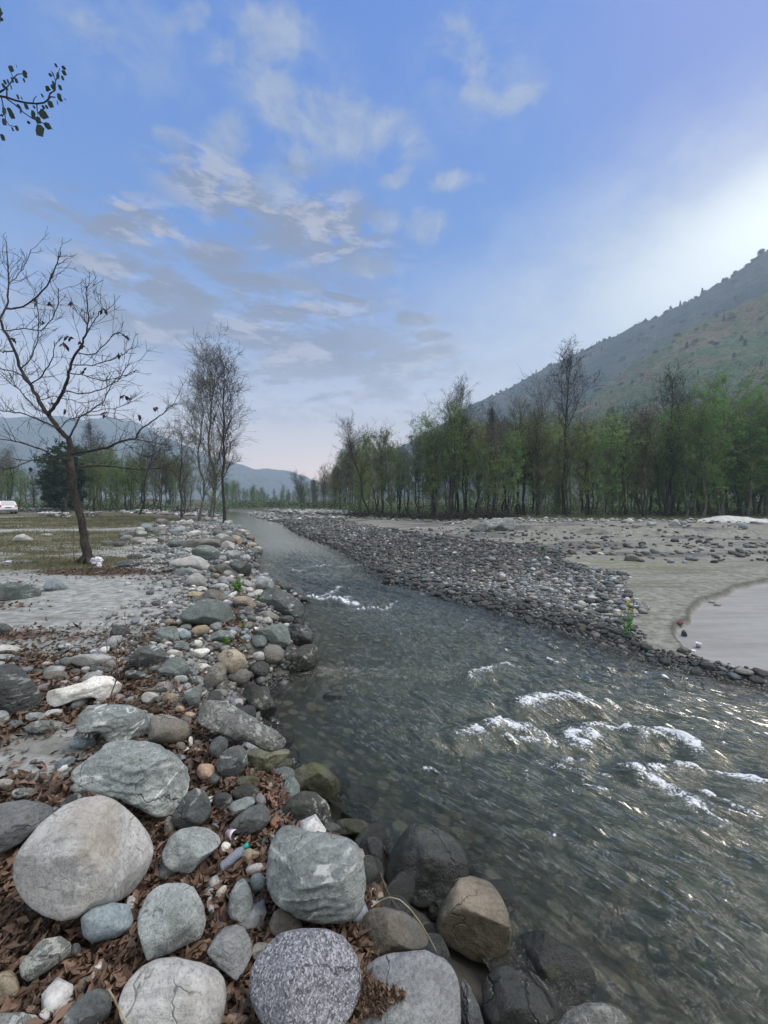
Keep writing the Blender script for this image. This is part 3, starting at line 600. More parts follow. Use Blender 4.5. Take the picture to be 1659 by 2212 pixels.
B(1,[(380,1330),(430,1280),(500,1235),(560,1230),(600,1260),(610,1330),(590,1400),(520,1440),(360,1500),(340,1400)],'dark','dark rough stone at the bottom edge between dead leaves and purplish boulder',facets=4)
B(1,[(870,500),(920,410),(980,365),(1060,350),(1130,360),(1190,400),(1205,440),(1150,500),(1080,560),(1040,610),(940,600),(890,560)],'grey','faceted grey boulder just right of the largest pale boulder',facets=5,seed=31)
B(1,(925,350,64,115,5),'brown','small upright brown-grey stone between two grey boulders and the overhanging boulder','stone','stone')
B(1,[(1120,1040),(1160,970),(1220,900),(1290,885),(1330,900),(1370,970),(1385,1040),(1340,1120),(1290,1200),(1240,1160),(1180,1110)],'slate','brownish layered stone standing on edge left of the speckled granite boulder',facets=4,strata=1.0)
B(1,[(1240,820),(1250,720),(1290,650),(1330,630),(1360,680),(1380,760),(1370,850),(1320,880),(1260,860)],'band','long upright grey-green stone left of the square striped boulder',facets=2)
B(1,[(1465,880),(1490,815),(1540,790),(1590,800),(1640,860),(1645,910),(1600,950),(1520,968),(1475,930)],'brown','round olive-brown stone between the square striped boulder and the granite one',facets=1,rough=.02)
B(1,(1403,658,84,106,0),'blue','egg-shaped blue-grey pebble touching the left side of the square striped boulder','stone','stone',facets=0,rough=.01)
B(1,(1388,585,108,62,-18),'pale','flat pale oval pebble resting above the egg-shaped one','stone','stone',facets=0,rough=.015)
B(1,[(1290,530),(1310,490),(1360,470),(1410,490),(1430,530),(1390,545),(1340,545),(1300,555)],'tan','rough yellow-brown stone above the flat pale oval pebble','stone','stone',facets=5,rough=.08)
B(1,(1200,712,100,40,-50),'white','thin bone-like white stone in dead leaves','stone','stone')
B(1,(1230,468,58,66,0),'white','cream round pebble right of the faceted grey boulder','stone','stone')
B(1,[(210,1370),(240,1340),(350,1325),(355,1350),(290,1400),(240,1420)],'white','pale flat stone in leaves at the bottom left','stone','stone',facets=3)
B(1,[(-60,1400),(0,1368),(120,1362),(200,1380),(250,1420),(250,1500),(-60,1520)],'lich','grey boulder top cut by the bottom left corner',facets=2)
B(1,(1290,1410,140,90,0),'peach','brown rounded stone at the bottom edge left of the granite boulder','stone','stone',facets=1)
B(1,(1337,1328,72,80,0),'brown','small brown stone in the gap beside the granite boulder','stone','stone',facets=1)
B(1,(1420,890,50,80,0),'brown','slim brown pebble left of the round olive-brown stone','stone','stone')
B(1,[(315,240),(370,190),(415,168),(460,185),(430,240),(350,262)],'dark','dark triangular stone behind the peak of the largest pale boulder','stone','stone',facets=3)
B(1,(135,172,150,65,0),'lich','whitish lichened stone on leaf litter above the banded boulder at left','stone','stone',rough=.06)
B(1,(32,122,110,60,0),'pale','pale stone at the left edge above the banded boulder','stone','stone')
B(1,(1425,1040,110,120,-30),'brown','brown-grey stone tucked behind the upper left of the granite boulder','stone','stone')
B(1,(710,765,75,70,0),'pale','small pale stone wedged under the front of the largest boulder','stone','stone')
B(1,(415,1030,60,90,0),'dark','small dark stone in shadow below the smooth blue-grey stone','stone','stone')
B(1,(750,1055,100,40,-10),'pale','thin pale stone in leaves above the purplish boulder','stone','stone')
B(1,(455,1215,60,100,30),'brown','pointed brown-grey stone standing in leaves above the dark rough stone','stone','stone',facets=3)
B(1,(1488,340,38,60,0),'rust','small orange-red stone above the square striped boulder','stone','stone')
B(1,(1210,215,110,100,0),'dark','round dark grey stone above the pale striped oval one','stone','stone',facets=1)
B(1,[(935,290),(1000,190),(1060,140),(1110,150),(1145,210),(1155,280),(1100,350),(1000,370),(940,350)],'dark','dark grey boulder behind the faceted grey one, under the overhanging boulder',facets=3)
B(1,[(1240,250),(1270,215),(1340,190),(1380,190),(1390,225),(1340,265),(1270,285)],'band','pale grey-green striped oval stone lying on dark stones','stone','stone',facets=1,zoff=.07)
B(1,[(1235,350),(1290,290),(1370,240),(1430,220),(1470,260),(1475,320),(1420,380),(1340,400),(1250,385)],'dark','dark tilted stone right of the pink cup',facets=3)
B(1,[(1255,170),(1300,130),(1360,120),(1410,145),(1415,200),(1360,215),(1280,200)],'spot','mossy stone with pale lichen dots left of the pale sand inlet','stone','stone',rough=.06)
B(1,(1350,105,135,60,0),'olive','olive-tan flat stone beside the sand inlet','stone','stone')
# --- bottom centre and right
B(2,[(165,480),(175,380),(205,310),(250,272),(330,295),(430,310),(520,335),(562,370),(580,430),(597,520),(590,640),(545,690),(430,705),(330,690),(200,610),(170,550)],'band','large square grey boulder with white striped ledges, in the bottom middle',facets=2,strata=1.4,sharp=.55,depth=.85,seed=8)
B(2,[(672,500),(690,400),(750,310),(790,268),(870,275),(960,310),(1020,380),(1050,450),(1040,510),(980,590),(920,630),(820,640),(740,590),(690,550)],'wet','large wet black-grey boulder at the water edge right of the square striped one',facets=5,seed=14,depth=.8,zoff=-.05)
B(2,[(900,740),(910,660),(960,570),(1010,505),(1070,490),(1130,510),(1180,570),(1215,650),(1235,740),(1215,820),(1150,890),(1080,885),(1000,830),(930,790)],'egg','tan egg-shaped boulder standing upright at the water edge',facets=3,seed=22,rough=.03)
B(2,[(545,740),(570,680),(620,640),(680,630),(760,650),(830,700),(870,760),(870,800),(800,830),(700,840),(620,870),(570,820)],'brown','speckled brown-grey boulder between the granite boulder and the tan upright one',facets=2)
B(2,[(90,960),(110,870),(170,790),(230,745),(320,722),(420,728),(500,760),(560,840),(580,930),(575,1020),(530,1120),(450,1200),(250,1230),(140,1130),(100,1050)],'gran','large bluish speckled granite boulder at the bottom edge',facets=2,rough=.02,depth=.85,seed=6)
B(2,[(560,1050),(590,900),(660,850),(750,825),(850,818),(950,850),(1000,920),(1015,1020),(1020,1150),(950,1230),(700,1260),(570,1200)],'slate','flat-topped dark slate boulder with a brown moss patch, right of the granite one',facets=3,depth=.7,sharp=.6,strata=.6,seed=9)
B(2,[(1015,930),(1050,980),(1090,1060),(1115,1150),(1100,1250),(1030,1250),(1010,1100)],'dark','narrow dark sliver of rock between the slate boulder and the black wet one',facets=2)
B(2,[(1100,970),(1150,900),(1210,878),(1290,920),(1370,1000),(1415,1090),(1420,1200),(1330,1280),(1180,1250),(1110,1100)],'wet','smooth black wet boulder at the bottom edge below the tan upright one',facets=2,rough=.015)
B(2,[(1245,760),(1300,740),(1370,735),(1450,790),(1550,840),(1600,920),(1600,1000),(1570,1060),(1480,1080),(1420,1020),(1340,930),(1240,850)],'wet','black boulder with a yellow-green mossy rim, half in the river',facets=3,zoff=-.1)
B(2,[(1420,1150),(1480,1085),(1560,1050),(1640,1050),(1720,1090),(1760,1200),(1600,1290),(1440,1250)],'lich','pale green-grey boulder top at the bottom edge, furthest right',facets=2,zoff=.25)
B(2,[(228,230),(260,160),(320,125),(380,130),(430,175),(447,230),(420,280),(340,290),(260,275)],'spot','black boulder spotted with white lichen above the square striped one',facets=2,seed=18)
B(2,(428,290,125,55,0),'dark','grey stone showing behind the top of the square striped boulder','stone','stone')
B(2,(620,390,115,140,0),'wet','black round wet stone in the gap right of the square striped boulder','stone','stone')
B(2,(860,715,50,42,0),'brown','small stone caught between the speckled brown and tan upright boulders','stone','stone')
B(2,(900,655,60,80,0),'wet','small black stone under the left side of the tan upright boulder','stone','stone')
B(2,(530,285,170,80,0),'olive','brown drowned stone at the water edge above the square striped boulder','stone','stone',z=WZ-.03,lift=.5)
B(2,(1295,400,55,44,0),'rust','orange-brown stone under the water, right of the large wet boulder','stone','stone',z=WZ-.2,lift=.3)
B(2,(1225,620,80,66,0),'tan','tan stone under the water beside the tan upright boulder','stone','stone',z=WZ-.17,lift=.3)
B(2,(1080,475,70,55,0),'olive','olive stone under the water behind the tan upright boulder','stone','stone',z=WZ-.15,lift=.3)
# --- middle of the bank
B(5,[(-255,937),(-201,862),(-90,800),(-20,770),(10,720),(90,685),(200,685),(330,700),(430,750),(520,820),(575,880),(598,950),(580,1030),(540,1100),(489,1154),(393,1213),(300,1170),(225,1117),(80,1055),(-63,1030),(-180,985)],'band','huge layered grey boulder with a white seam and a dark undercut, behind the pale one',facets=4,strata=1.8,depth=.7,seed=44,rough=.045)
B(3,[(352,660),(370,600),(420,565),(500,560),(600,565),(670,590),(705,650),(700,700),(650,735),(560,745),(500,740),(480,700),(440,685),(400,705),(360,690)],'band','long grey-green boulder with a notch, above the huge layered one',facets=3,strata=1.0,seed=4)
B(5,[(310,590),(320,530),(390,515),(470,530),(560,570),(595,620),(570,680),(500,712),(400,705),(305,690)],'brown','smooth brown oval boulder right of the notched grey-green one',facets=1,rough=.02)
B(5,[(600,560),(640,440),(700,415),(800,425),(900,480),(1000,540),(1060,590),(1150,620),(1230,700),(1220,750),(1100,770),(1030,740),(950,690),(860,685),(760,640),(660,600)],'lich','broad whitish lichened slab sloping into the water',facets=4,depth=.6,rough=.05,seed=2)
B(5,[(950,760),(1000,730),(1100,770),(1200,740),(1240,760),(1180,830),(1080,900),(1000,920),(960,860)],'olive','olive rock ledge at the foot of the whitish lichened slab',facets=3,rough=.07)
B(5,[(905,360),(960,300),(1020,325),(1090,380),(1140,450),(1145,500),(1100,545),(1040,540),(980,470),(920,400)],'spot','black slanting boulder with grey lichen at the tip of the inlet',facets=4)
B(5,(908,280,140,100,-32),'brown','grey-brown egg-shaped stone above the black slanting boulder',facets=1)
B(5,[(665,300),(700,220),(760,175),(810,180),(818,240),(800,300),(720,350),(660,372)],'brown','tall rounded brown stone with a pale top in the bank middle',facets=1)
B(5,[(745,140),(800,95),(880,92),(940,140),(955,200),(900,240),(840,265),(810,230),(790,190),(760,170)],'egg','tan-grey round boulder behind the brown one with a pale top',facets=2)
B(5,(1028,228,145,112,-10),'wet','black wet oval stone by the inlet',facets=1)
B(5,(1033,142,98,68,0),'pale','smooth grey round stone lying above the black wet oval one','stone','stone',facets=0)
B(5,(1120,128,140,135,0),'brown','brown-grey boulder left of the blocky black one over the inlet',facets=2)
B(5,[(1180,150),(1240,110),(1320,65),(1380,58),(1418,90),(1420,190),(1360,230),(1260,240),(1180,215)],'spot','blocky black boulder with white lichen jutting over the inlet',facets=4)
B(5,[(355,240),(420,170),(470,138),(530,150),(575,200),(582,265),(520,278),(430,265)],'green','triangular grey-green boulder in the bank middle',facets=5,seed=71)
B(5,[(170,170),(220,100),(290,65),(360,60),(420,110),(425,160),(380,210),(250,215),(190,195)],'dark','dark boulder with a bluish flat face, behind the dry weeds',facets=5)
B(5,[(540,370),(600,340),(655,322),(655,400),(635,460),(580,485),(560,440),(530,400)],'green','upright square-edged green stone',facets=5,sharp=.6)
B(5,(520,290,92,56,0),'grey','grey rounded pebble left of the tall brown stone','stone','stone',facets=1)
B(5,(405,338,105,66,-8),'pink','pinkish-grey stone on dead leaves left of the green upright one','stone','stone')
B(5,(315,412,120,75,0),'pale','pale flat stone in gravel above the notched boulder','stone','stone')
B(5,(443,408,108,64,0),'tan','yellow-tan oval stone in gravel above the brown oval boulder','stone','stone',facets=1)
B(5,(620,297,98,60,0),'grey','grey stone leaning against the tall rounded brown one','stone','stone')
B(5,[(560,120),(610,95),(690,85),(712,105),(660,150),(590,150)],'white','cream angular stone left of the tan-grey round boulder','stone','stone')
B(5,(660,202,82,34,0),'white','thin white stone above the tall rounded brown one','stone','stone')
B(5,(575,528,82,50,0),'peach','light brown stone at the left tip of the lichened slab','stone','stone')
B(5,(550,558,80,50,0),'green','grey-green stone beside the brown oval boulder','stone','stone')
B(5,(772,382,110,62,0),'brown','rounded brown stone among leaves above the lichened slab','stone','stone')
B(5,(945,447,66,70,0),'wet','small black stone under the black slanting boulder','stone','stone')
B(5,(510,485,64,50,0),'peach','small tan pebble under the green upright stone','stone','stone')
B(5,(628,57,66,48,0),'white','white round pebble above the cream angular stone','stone','stone')
B(5,[(465,80),(500,45),(550,45),(585,100),(530,112),(480,105)],'green','low grey-green stone right of the dark bluish-faced boulder','stone','stone')
B(5,(478,125,105,56,10),'white','pale rounded stone above the triangular grey-green boulder','stone','stone')
B(5,(417,446,46,32,0),'blue','small blue-grey pebble below the yellow-tan oval stone','stone','stone')
B(5,(582,700,30,82,0),'white','narrow white stone in leaves right of the brown oval boulder','stone','stone')
B(5,(630,710,60,50,0),'pink','pinkish pebble right of the narrow white stone','stone','stone')
B(5,(515,727,66,58,0),'brown','round brown stone under the brown oval boulder','stone','stone')
B(5,(618,760,78,42,0),'pink','low pinkish stone in leaves above the peach stone','stone','stone')
B(5,[(752,850),(780,775),(840,735),(900,715),(950,740),(958,830),(920,900),(850,932),(780,920),(755,890)],'dark','dark blue-grey boulder with a white scratch, below the lichened slab',facets=4,seed=77)
B(5,(765,735,115,150,20),'dark','dark stone leaning behind the blue-grey scratched boulder','stone','stone',facets=4)
B(5,(682,895,120,118,0),'peach','peach-coloured round stone beside the scratched blue-grey boulder','stone','stone',facets=1)
B(5,[(1055,900),(1120,840),(1200,800),(1260,815),(1240,880),(1170,950),(1090,935)],'olive','olive stone standing in the shallows below the lichened slab',facets=2,z=WZ-.03)
B(5,[(1125,1040),(1180,950),(1280,870),(1380,830),(1460,850),(1530,920),(1580,990),(1540,1060),(1500,1095),(1440,1060),(1340,1010),(1250,1030),(1190,1100),(1130,1100)],'olive','large dark boulder with yellow-olive moss in the shallows',facets=4,z=WZ-.04,seed=52)
# left side of the middle
B(3,[(180,580),(200,500),(290,485),(380,460),(440,425),(520,430),(580,475),(575,510),(500,540),(430,530),(340,545),(260,575)],'white','long white boulder lying on dead leaves',facets=4,depth=.6,rough=.06)
B(3,[(-60,480),(-40,400),(0,375),(60,368),(110,400),(160,460),(195,520),(190,570),(120,610),(40,615),(-60,600)],'dark','big dark slate boulder at the left edge beside the long white one',facets=3,strata=1.0)
B(3,[(105,665),(160,640),(240,632),(310,650),(345,680),(290,697),(180,695),(120,690)],'lich','flat rough grey stone left of the notched boulder','boulder')
B(3,(387,743,143,54,0),'blue','whitish-blue flat stone in leaves below the notched boulder','stone','stone',facets=1)
B(3,(303,833,110,46,-20),'blue','blue-grey flat stone left of the huge layered boulder','stone','stone')
B(3,[(308,350),(370,328),(470,325),(540,340),(570,365),(520,385),(400,388),(340,375)],'pale','long low tan-grey stone half sunk in sand behind the long white boulder',facets=2)
B(3,(260,427,120,48,-5),'brown','brown-grey flat stone above the long white boulder','stone','stone')
B(3,(30,303,140,40,3),'white','cream flat stone at the left edge','stone','stone')
B(3,(20,345,110,40,0),'grey','grey flat stone at the left edge under the cream one','stone','stone')
B(3,(10,625,70,75,0),'grey','grey stone at the left edge under the dark slate boulder','stone','stone')
B(3,(170,620,110,45,0),'grey','flat grey stone right of the dark slate boulder, nearest it','stone','stone')
B(3,(255,600,105,34,-5),'pale','pale flat stone below the long white boulder','stone','stone')
B(3,(75,655,80,42,0),'dark','dark stone in the row below the dark slate boulder','stone','stone')
B(3,(10,212,110,58,10),'dark','dark green stone in sand at the left edge','stone','stone')
B(3,(180,410,60,30,0),'dark','small dark stone left of the brown-grey flat one','stone','stone')
B(3,(405,400,56,34,0),'pale','small pale stone above the crest of the long white boulder','stone','stone')
B(3,(470,400,110,34,10),'dark','flat dark stone behind the long white boulder','stone','stone')
B(3,(640,425,120,45,10),'dark','flat dark stone below the dark bluish-faced boulder','stone','stone')
B(3,(560,530,50,36,0),'pink','small pinkish pebble right of the long white boulder','stone','stone')
B(3,(475,545,60,32,0),'pink','low pinkish stone under the long white boulder','stone','stone')
B(7,[(-60,640),(0,622),(80,614),(150,620),(215,650),(232,685),(180,705),(60,712),(-60,712)],'green','low rounded grey-green boulder at the left edge beyond the sand',facets=2)
B(7,[(230,640),(250,600),(300,588),(340,610),(385,650),(340,660),(250,658)],'blue','blue-grey pointed boulder below the bare tree',facets=4)
# --- belt of boulders along the river
B(4,[(145,400),(200,365),(300,345),(370,322),(440,335),(500,370),(545,430),(550,480),(480,480),(440,460),(350,430),(230,430),(150,425)],'pale','long whale-backed pale boulder in the far belt',facets=1,rough=.02)
B(4,[(190,470),(260,445),(350,440),(430,460),(480,490),(400,515),(310,520),(230,500)],'grey','flat grey boulder under the whale-backed pale one',facets=2)
B(4,[(300,570),(330,520),(390,490),(440,490),(480,520),(495,580),(490,610),(400,615),(320,600)],'pale','pale egg-shaped boulder below the whale-backed one',facets=0,rough=.015)
B(4,[(235,900),(320,820),(420,745),(520,722),(620,740),(700,770),(750,830),(790,880),(805,960),(770,985),(650,985),(540,975),(430,965),(320,950),(260,930)],'green','large dark green dome-shaped boulder beside the sand',facets=5,seed=81,rough=.02)
B(4,[(410,750),(470,680),(540,640),(620,650),(680,690),(740,720),(740,790),(650,780),(520,770)],'brown','brown-topped boulder behind the dark green dome',facets=4)
B(4,[(740,740),(790,705),(870,702),(940,730),(965,790),(945,825),(860,790),(770,785)],'egg','yellowish oval boulder right of the dark green dome',facets=1)
B(4,[(990,720),(1020,660),(1080,630),(1180,632),(1240,670),(1320,710),(1390,760),(1420,820),(1405,900),(1340,905),(1240,890),(1180,870),(1100,800),(1050,765),(990,760)],'dark','largest dark smooth boulder at the waterline beside the small rapid',facets=3,rough=.03,seed=19)
B(4,[(900,560),(950,530),(1040,515),(1110,540),(1150,600),(1130,630),(1050,640),(1000,665),(950,640)],'grey','pitted grey boulder behind the largest waterline one',facets=2)
B(4,(1235,925,190,80,-8),'wet','low dark boulder under the largest waterline one',facets=1)
B(4,[(970,870),(1030,845),(1100,840),(1160,880),(1195,900),(1130,945),(1060,920),(980,890)],'brown','brown-veined stone left of the low dark waterline boulder',facets=3)
B(4,[(1005,945),(1030,910),(1090,897),(1120,930),(1130,960),(1060,962)],'white','white angular stone above the split dark boulder','stone','stone',facets=3)
B(4,[(880,1060),(980,1020),(1120,970),(1200,958),(1260,980),(1290,1060),(1300,1150),(1260,1180),(1140,1180),(1060,1110),(960,1085)],'green','left half of the split dark boulder above the inlet',facets=4)
B(4,[(1250,980),(1340,968),(1450,985),(1490,1040),(1498,1150),(1400,1165),(1320,1180),(1280,1080)],'dark','right half of the split dark boulder, at the waterline',facets=4)
B(4,[(700,410),(760,380),(860,380),(930,410),(925,480),(900,540),(830,510),(760,460)],'wet','dark wet boulder hollowed at the waterline in the far belt',facets=3)
B(4,[(560,430),(620,402),(690,405),(740,450),(720,475),(650,520),(620,480)],'brown','brown boulder right of the whale-backed pale one',facets=3)
B(4,(742,498,165,75,8),'pale','pale rounded boulder under the dark hollowed one',facets=1)
B(4,[(355,280),(420,235),(500,225),(580,245),(630,280),(610,350),(570,400),(500,370),(440,335),(370,322)],'green','mottled green-grey boulder above the whale-backed pale one',facets=3)
B(4,[(250,230),(320,180),(450,170),(560,165),(620,190),(645,240),(650,290),(600,250),(500,228),(400,250),(300,250)],'brown','long dark brown boulder behind the mottled green-grey one',facets=2)
B(4,[(635,320),(690,285),(770,272),(825,290),(820,340),(770,380),(700,388),(650,350)],'grey','grey rounded boulder right of the mottled green-grey one',facets=2)
B(4,[(640,210),(690,185),(740,200),(770,240),(760,280),(690,285),(640,260)],'pale','pale cracked boulder behind the grey rounded one',facets=3)
B(4,[(570,150),(620,115),(690,108),(735,150),(735,180),(650,185)],'green','dark grey boulder at the far end of the belt',facets=2)
B(4,(768,168,78,66,0),'grey','grey stone right of the far dark grey boulder',facets=1)
B(4,[(830,300),(880,265),(950,262),(1010,290),(1030,320),(950,330),(850,322)],'green','flat triangular green boulder lying in the river',facets=3,z=WZ-.05)
B(4,[(785,370),(830,325),(900,315),(930,350),(880,385)],'grey','grey wedge-shaped stone above the hollowed wet boulder','boulder',facets=3)
B(4,[(610,560),(640,525),(720,520),(775,550),(785,590),(720,590),(640,580)],'pink','pinkish oval boulder left of the green plant',facets=1)
B(4,(648,615,145,62,5),'pale','pale smooth oval boulder under the pinkish one',facets=0)
B(4,[(780,560),(830,545),(900,560),(960,600),(968,660),(920,640),(850,610)],'pink','pinkish-grey boulder right of the green plant',facets=2)
B(4,(450,1027,182,105,-12),'tan','yellow-cream oval boulder below the dark green dome',facets=0,rough=.015)
B(4,[(250,1040),(310,1010),(365,1050),(355,1115),(290,1125),(255,1090)],'blue','pale greenish angular stone left of the yellow-cream boulder','stone','stone',facets=4)
B(4,[(0,1100),(60,1030),(150,985),(220,985),(250,1050),(262,1140),(150,1140),(20,1125)],'green','dark grey-green pointed boulder on leaves, left of the yellow-cream one',facets=4)
B(4,[(495,1110),(560,1050),(640,1018),(720,1025),(775,1070),(770,1110),(650,1120),(560,1130)],'green','low grey-green boulder with the small clover plant growing in front',facets=3)
B(4,(595,995,120,75,0),'grey','angular grey stone right of the yellow-cream boulder','stone','stone',facets=5)
B(4,(265,948,95,56,0),'white','white stone at the left foot of the dark green dome','stone','stone')
B(4,(395,955,100,60,0),'brown','brown pointed stone at the foot of the dark green dome','stone','stone',facets=3)
B(4,(768,1018,165,52,5),'blue','long flat pale stone right of the angular grey one','stone','stone')
B(4,[(920,1080),(990,1065),(1050,1075),(1075,1120),(1050,1175),(960,1185),(925,1130)],'green','cracked green stone in front of the split dark boulder','stone','stone',facets=4)
B(4,(880,1095,80,70,0),'blue','small green-grey stone left of the cracked green one','stone','stone')
B(4,(400,690,145,60,5),'tan','low tan stone left of the brown-topped boulder','stone','stone')
B(4,(460,643,110,56,0),'white','largest white pebble below the pale egg-shaped boulder','stone','stone')
B(4,(368,643,64,34,0),'white','small white pebble left of the largest white one','stone','stone')
B(4,(382,615,52,30,0),'white','tiny white pebble touching the pale egg-shaped boulder','stone','stone')
B(4,(1017,790,105,50,0),'brown','flat round stone, upper of two stacked beside the waterline boulder','stone','stone',facets=0,zoff=.1)
B(4,(1015,820,95,44,0),'pale','flat round stone, lower of two stacked beside the waterline boulder','stone','stone',facets=0)
B(4,(835,852,68,40,0),'blue','small blue-grey pebble right of the dark green dome','stone','stone')
B(4,(915,880,120,60,20),'brown','brown banded stone between the dome and the white angular stone','stone','stone')
B(4,(965,925,90,40,10),'brown','brown flat stone left of the white angular stone','stone','stone')
B(4,(830,905,75,62,0),'green','dark stone touching the right side of the dark green dome','stone','stone')
B(4,(908,650,75,60,0),'white','white faceted stone right of the green plant','stone','stone',facets=4)
B(4,(918,700,78,60,0),'pale','pale angular stone under the white faceted one','stone','stone',facets=4)
B(4,(840,808,85,40,0),'brown','brown flat stone under the yellowish oval boulder','stone','stone')
B(4,(980,768,60,36,0),'grey','grey pebble left of the largest waterline boulder','stone','stone')
B(4,(425,1143,92,60,0),'white','white pebble below the yellow-cream boulder','stone','stone')
B(4,(268,1160,165,75,5),'green','green-grey stone with pale streaks below the pointed boulder','stone','stone')
B(4,(150,1155,85,56,0),'grey','small grey stone left of the streaked green-grey one','stone','stone')
B(4,(590,1155,80,56,0),'grey','grey stone under the clover plant','stone','stone')
B(4,(280,315,135,55,0),'grey','low grey stone left of the mottled boulder','stone','stone')
B(4,(330,278,105,55,0),'grey','rounded grey stone behind the low grey one','stone','stone')
B(4,(917,210,96,38,5),'wet','black stone in the river off the far belt','stone','stone',z=WZ)
B(4,(850,210,85,50,0),'dark','dark rounded stone at the waterline near the black river stone','stone','stone')
B(4,(785,115,45,40,0),'wet','small black stone at the far waterline','stone','stone')
B(4,(70,272,150,44,2),'dark','flat dark slab sunk in the sand left of the belt','stone','stone')
B(4,(860,645,60,60,0),'pale','small pale stone under the pinkish-grey boulder','stone','stone')
B(4,(540,570,80,50,0),'grey','grey stone right of the pale egg-shaped boulder','stone','stone')
B(4,(560,610,90,36,0),'dark','dark flat stone right of the pale egg-shaped boulder','stone','stone')
B(4,(612,475,36,42,0),'white','small white stone under the brown boulder','stone','stone')
B(4,(700,680,90,50,0),'blue','bluish stone behind the brown-topped boulder','stone','stone')
B(4,(1200,620,110,60,15),'wet','black rock showing above water behind the waterline boulder','boulder',z=WZ-.02)
B(4,(1430,735,90,50,0),'wet','black rock at the head of the small rapid','boulder',z=WZ-.02)
B(7,(700,512,140,38,0),'dark','flat dark stone on sand right of the bare tree','boulder')
B(7,(735,472,100,34,0),'dark','dark stone further up the sand right of the bare tree','boulder')
B(7,(855,434,130,26,0),'slate','long flat slate on the sand left of the long brown boulder','boulder')
B(7,[(60,385),(90,355),(130,348),(180,375),(185,390),(120,393)],'pale','solitary pale dome boulder in the dry grass at left',facets=1)
B(7,(797,392,110,22,3),'white','long white flat stone in the grass','boulder')
B(7,(878,382,75,36,0),'brown','brown humped stone right of the long white flat one','boulder')
B(7,(872,333,85,34,0),'brown','brown stone in the far stone scatter','boulder')
B(7,(880,282,70,32,0),'pink','pink-tinged boulder at the back of the field','boulder')
B(7,(893,236,48,26,0),'pale','pale boulder near the far white-topped wall','boulder')
B(7,(960,243,22,14,0),'white','small pale boulder beside the far dark wall','boulder')
B(7,(765,345,75,30,0),'grey','grey stone in the far stone scatter, left of the brown one','boulder')
B(7,(255,355,70,18,0),'pale','flat pale boulder just left of the bare tree trunk','boulder')
B(7,(815,322,36,24,0),'green','dark rounded stone in the far stone scatter','boulder')
# stones in the stream
B(3,(1550,523,90,44,-5),'wet','dark green stone standing in the stream','stone','stone',z=WZ-.03)
B(3,(1528,563,44,26,0),'wet','small black stone just below the dark green one in the stream','stone','stone',z=WZ-.03)
B(3,(1590,482,130,40,-5),'wet','drowned dark boulder just upstream of the dark green stone','boulder',z=WZ-.14,lift=.6)
B(14,(630,325,150,62,0),'wet','dark drowned boulder at the head of the white water','boulder',z=WZ-.17,lift=.7)
B(14,(1110,425,110,70,20),'rust','rust-coloured boulder under the water amid the white water','boulder',z=WZ-.22,lift=.4)
B(14,(1562,215,44,34,0),'tan','yellow-brown stone in the shallows of the far side','stone','stone',z=WZ-.05)
B(14,(483,430,34,32,0),'tan','yellowish stone under the water in midstream','stone','stone',z=WZ-.2,lift=.3)
B(14,(508,446,26,22,0),'tan','smaller yellowish stone under the water in midstream','stone','stone',z=WZ-.2,lift=.3)
B(14,(790,785,50,46,0),'rust','round rusty stone under the near water','stone','stone',z=WZ-.2,lift=.3)
# far side
B(9,[(890,245),(930,210),(990,175),(1080,150),(1140,147),(1120,190),(1060,225),(1010,247)],'band','tilted layered slab of the great slanting rock on the far bank',facets=3,strata=1.5,depth=.7)
B(9,[(1060,228),(1100,165),(1140,145),(1190,150),(1215,180),(1215,215),(1170,240),(1080,242)],'grey','rounded rear block of the great slanting rock on the far bank',facets=2)
B(9,(1240,240,70,16,0),'pale','low pale stone right of the great slanting rock','boulder')
B(6,[(515,425),(525,380),(575,360),(620,380),(640,425)],'brown','flat-bottomed brown boulder alone on the far sand',facets=2)
B(6,(255,310,82,40,0),'brown','rounded brown boulder left of the flat-bottomed one','boulder')
B(6,(1462,150,82,50,0),'blue','round grey boulder in front of the white sand mound','boulder',facets=0)
B(6,(740,128,90,42,0),'pale','pale low boulder in the row beyond the sand step','boulder',facets=2)
B(6,[(865,140),(890,105),(930,85),(955,110),(975,140),(920,150)],'pale','pale pointed boulder in the row beyond the sand step',facets=4)
B(6,(990,125,60,36,0),'grey','grey boulder touching the pale pointed one','boulder')
B(6,(605,148,60,34,0),'brown','brown boulder left in the row beyond the sand step','boulder')
B(6,(545,105,110,26,0),'white','white flat boulder left in the row beyond the sand step','boulder')
B(6,(350,100,60,20,0),'white','white low stone at the left of the far row','boulder')
B(6,(85,103,40,28,0),'grey','grey boulder under the far thicket','boulder')
B(6,(1215,745,62,26,0),'white','pale stone on the brink of the sand scarp','stone','stone',facets=2)
B(6,[(315,1100),(325,1070),(350,1062),(380,1085),(392,1110),(360,1118)],'peach','orange-brown stone at the edge of the gravel bar','stone','stone',facets=2)
B(9,(1314,655,44,30,0),'tan','cream-tan angular cobble on the gravel bar','stone','stone',facets=3)
B(9,(1078,594,42,22,0),'white','bright white cobble on the gravel bar','stone','stone',facets=1)
B(9,(365,570,80,34,-15),'wet','pointed black rock at the water edge of the gravel bar','boulder',facets=3)
B(9,(525,535,46,34,0),'dark','dark round boulder, left one on the water edge of the gravel bar','boulder',facets=1)
B(9,(570,530,46,30,0),'dark','dark round boulder, right one on the water edge of the gravel bar','boulder',facets=1)
B(9,(495,562,40,38,0),'wet','dark wet stone in front of the two round ones on the gravel bar','boulder',facets=1)
B(9,(435,570,34,30,0),'wet','dark wet stone left of the round ones on the gravel bar','boulder',facets=1)
B(6,(385,850,110,32,0),'white','long white stone at the edge of the pale cobbles','stone','stone',facets=1)
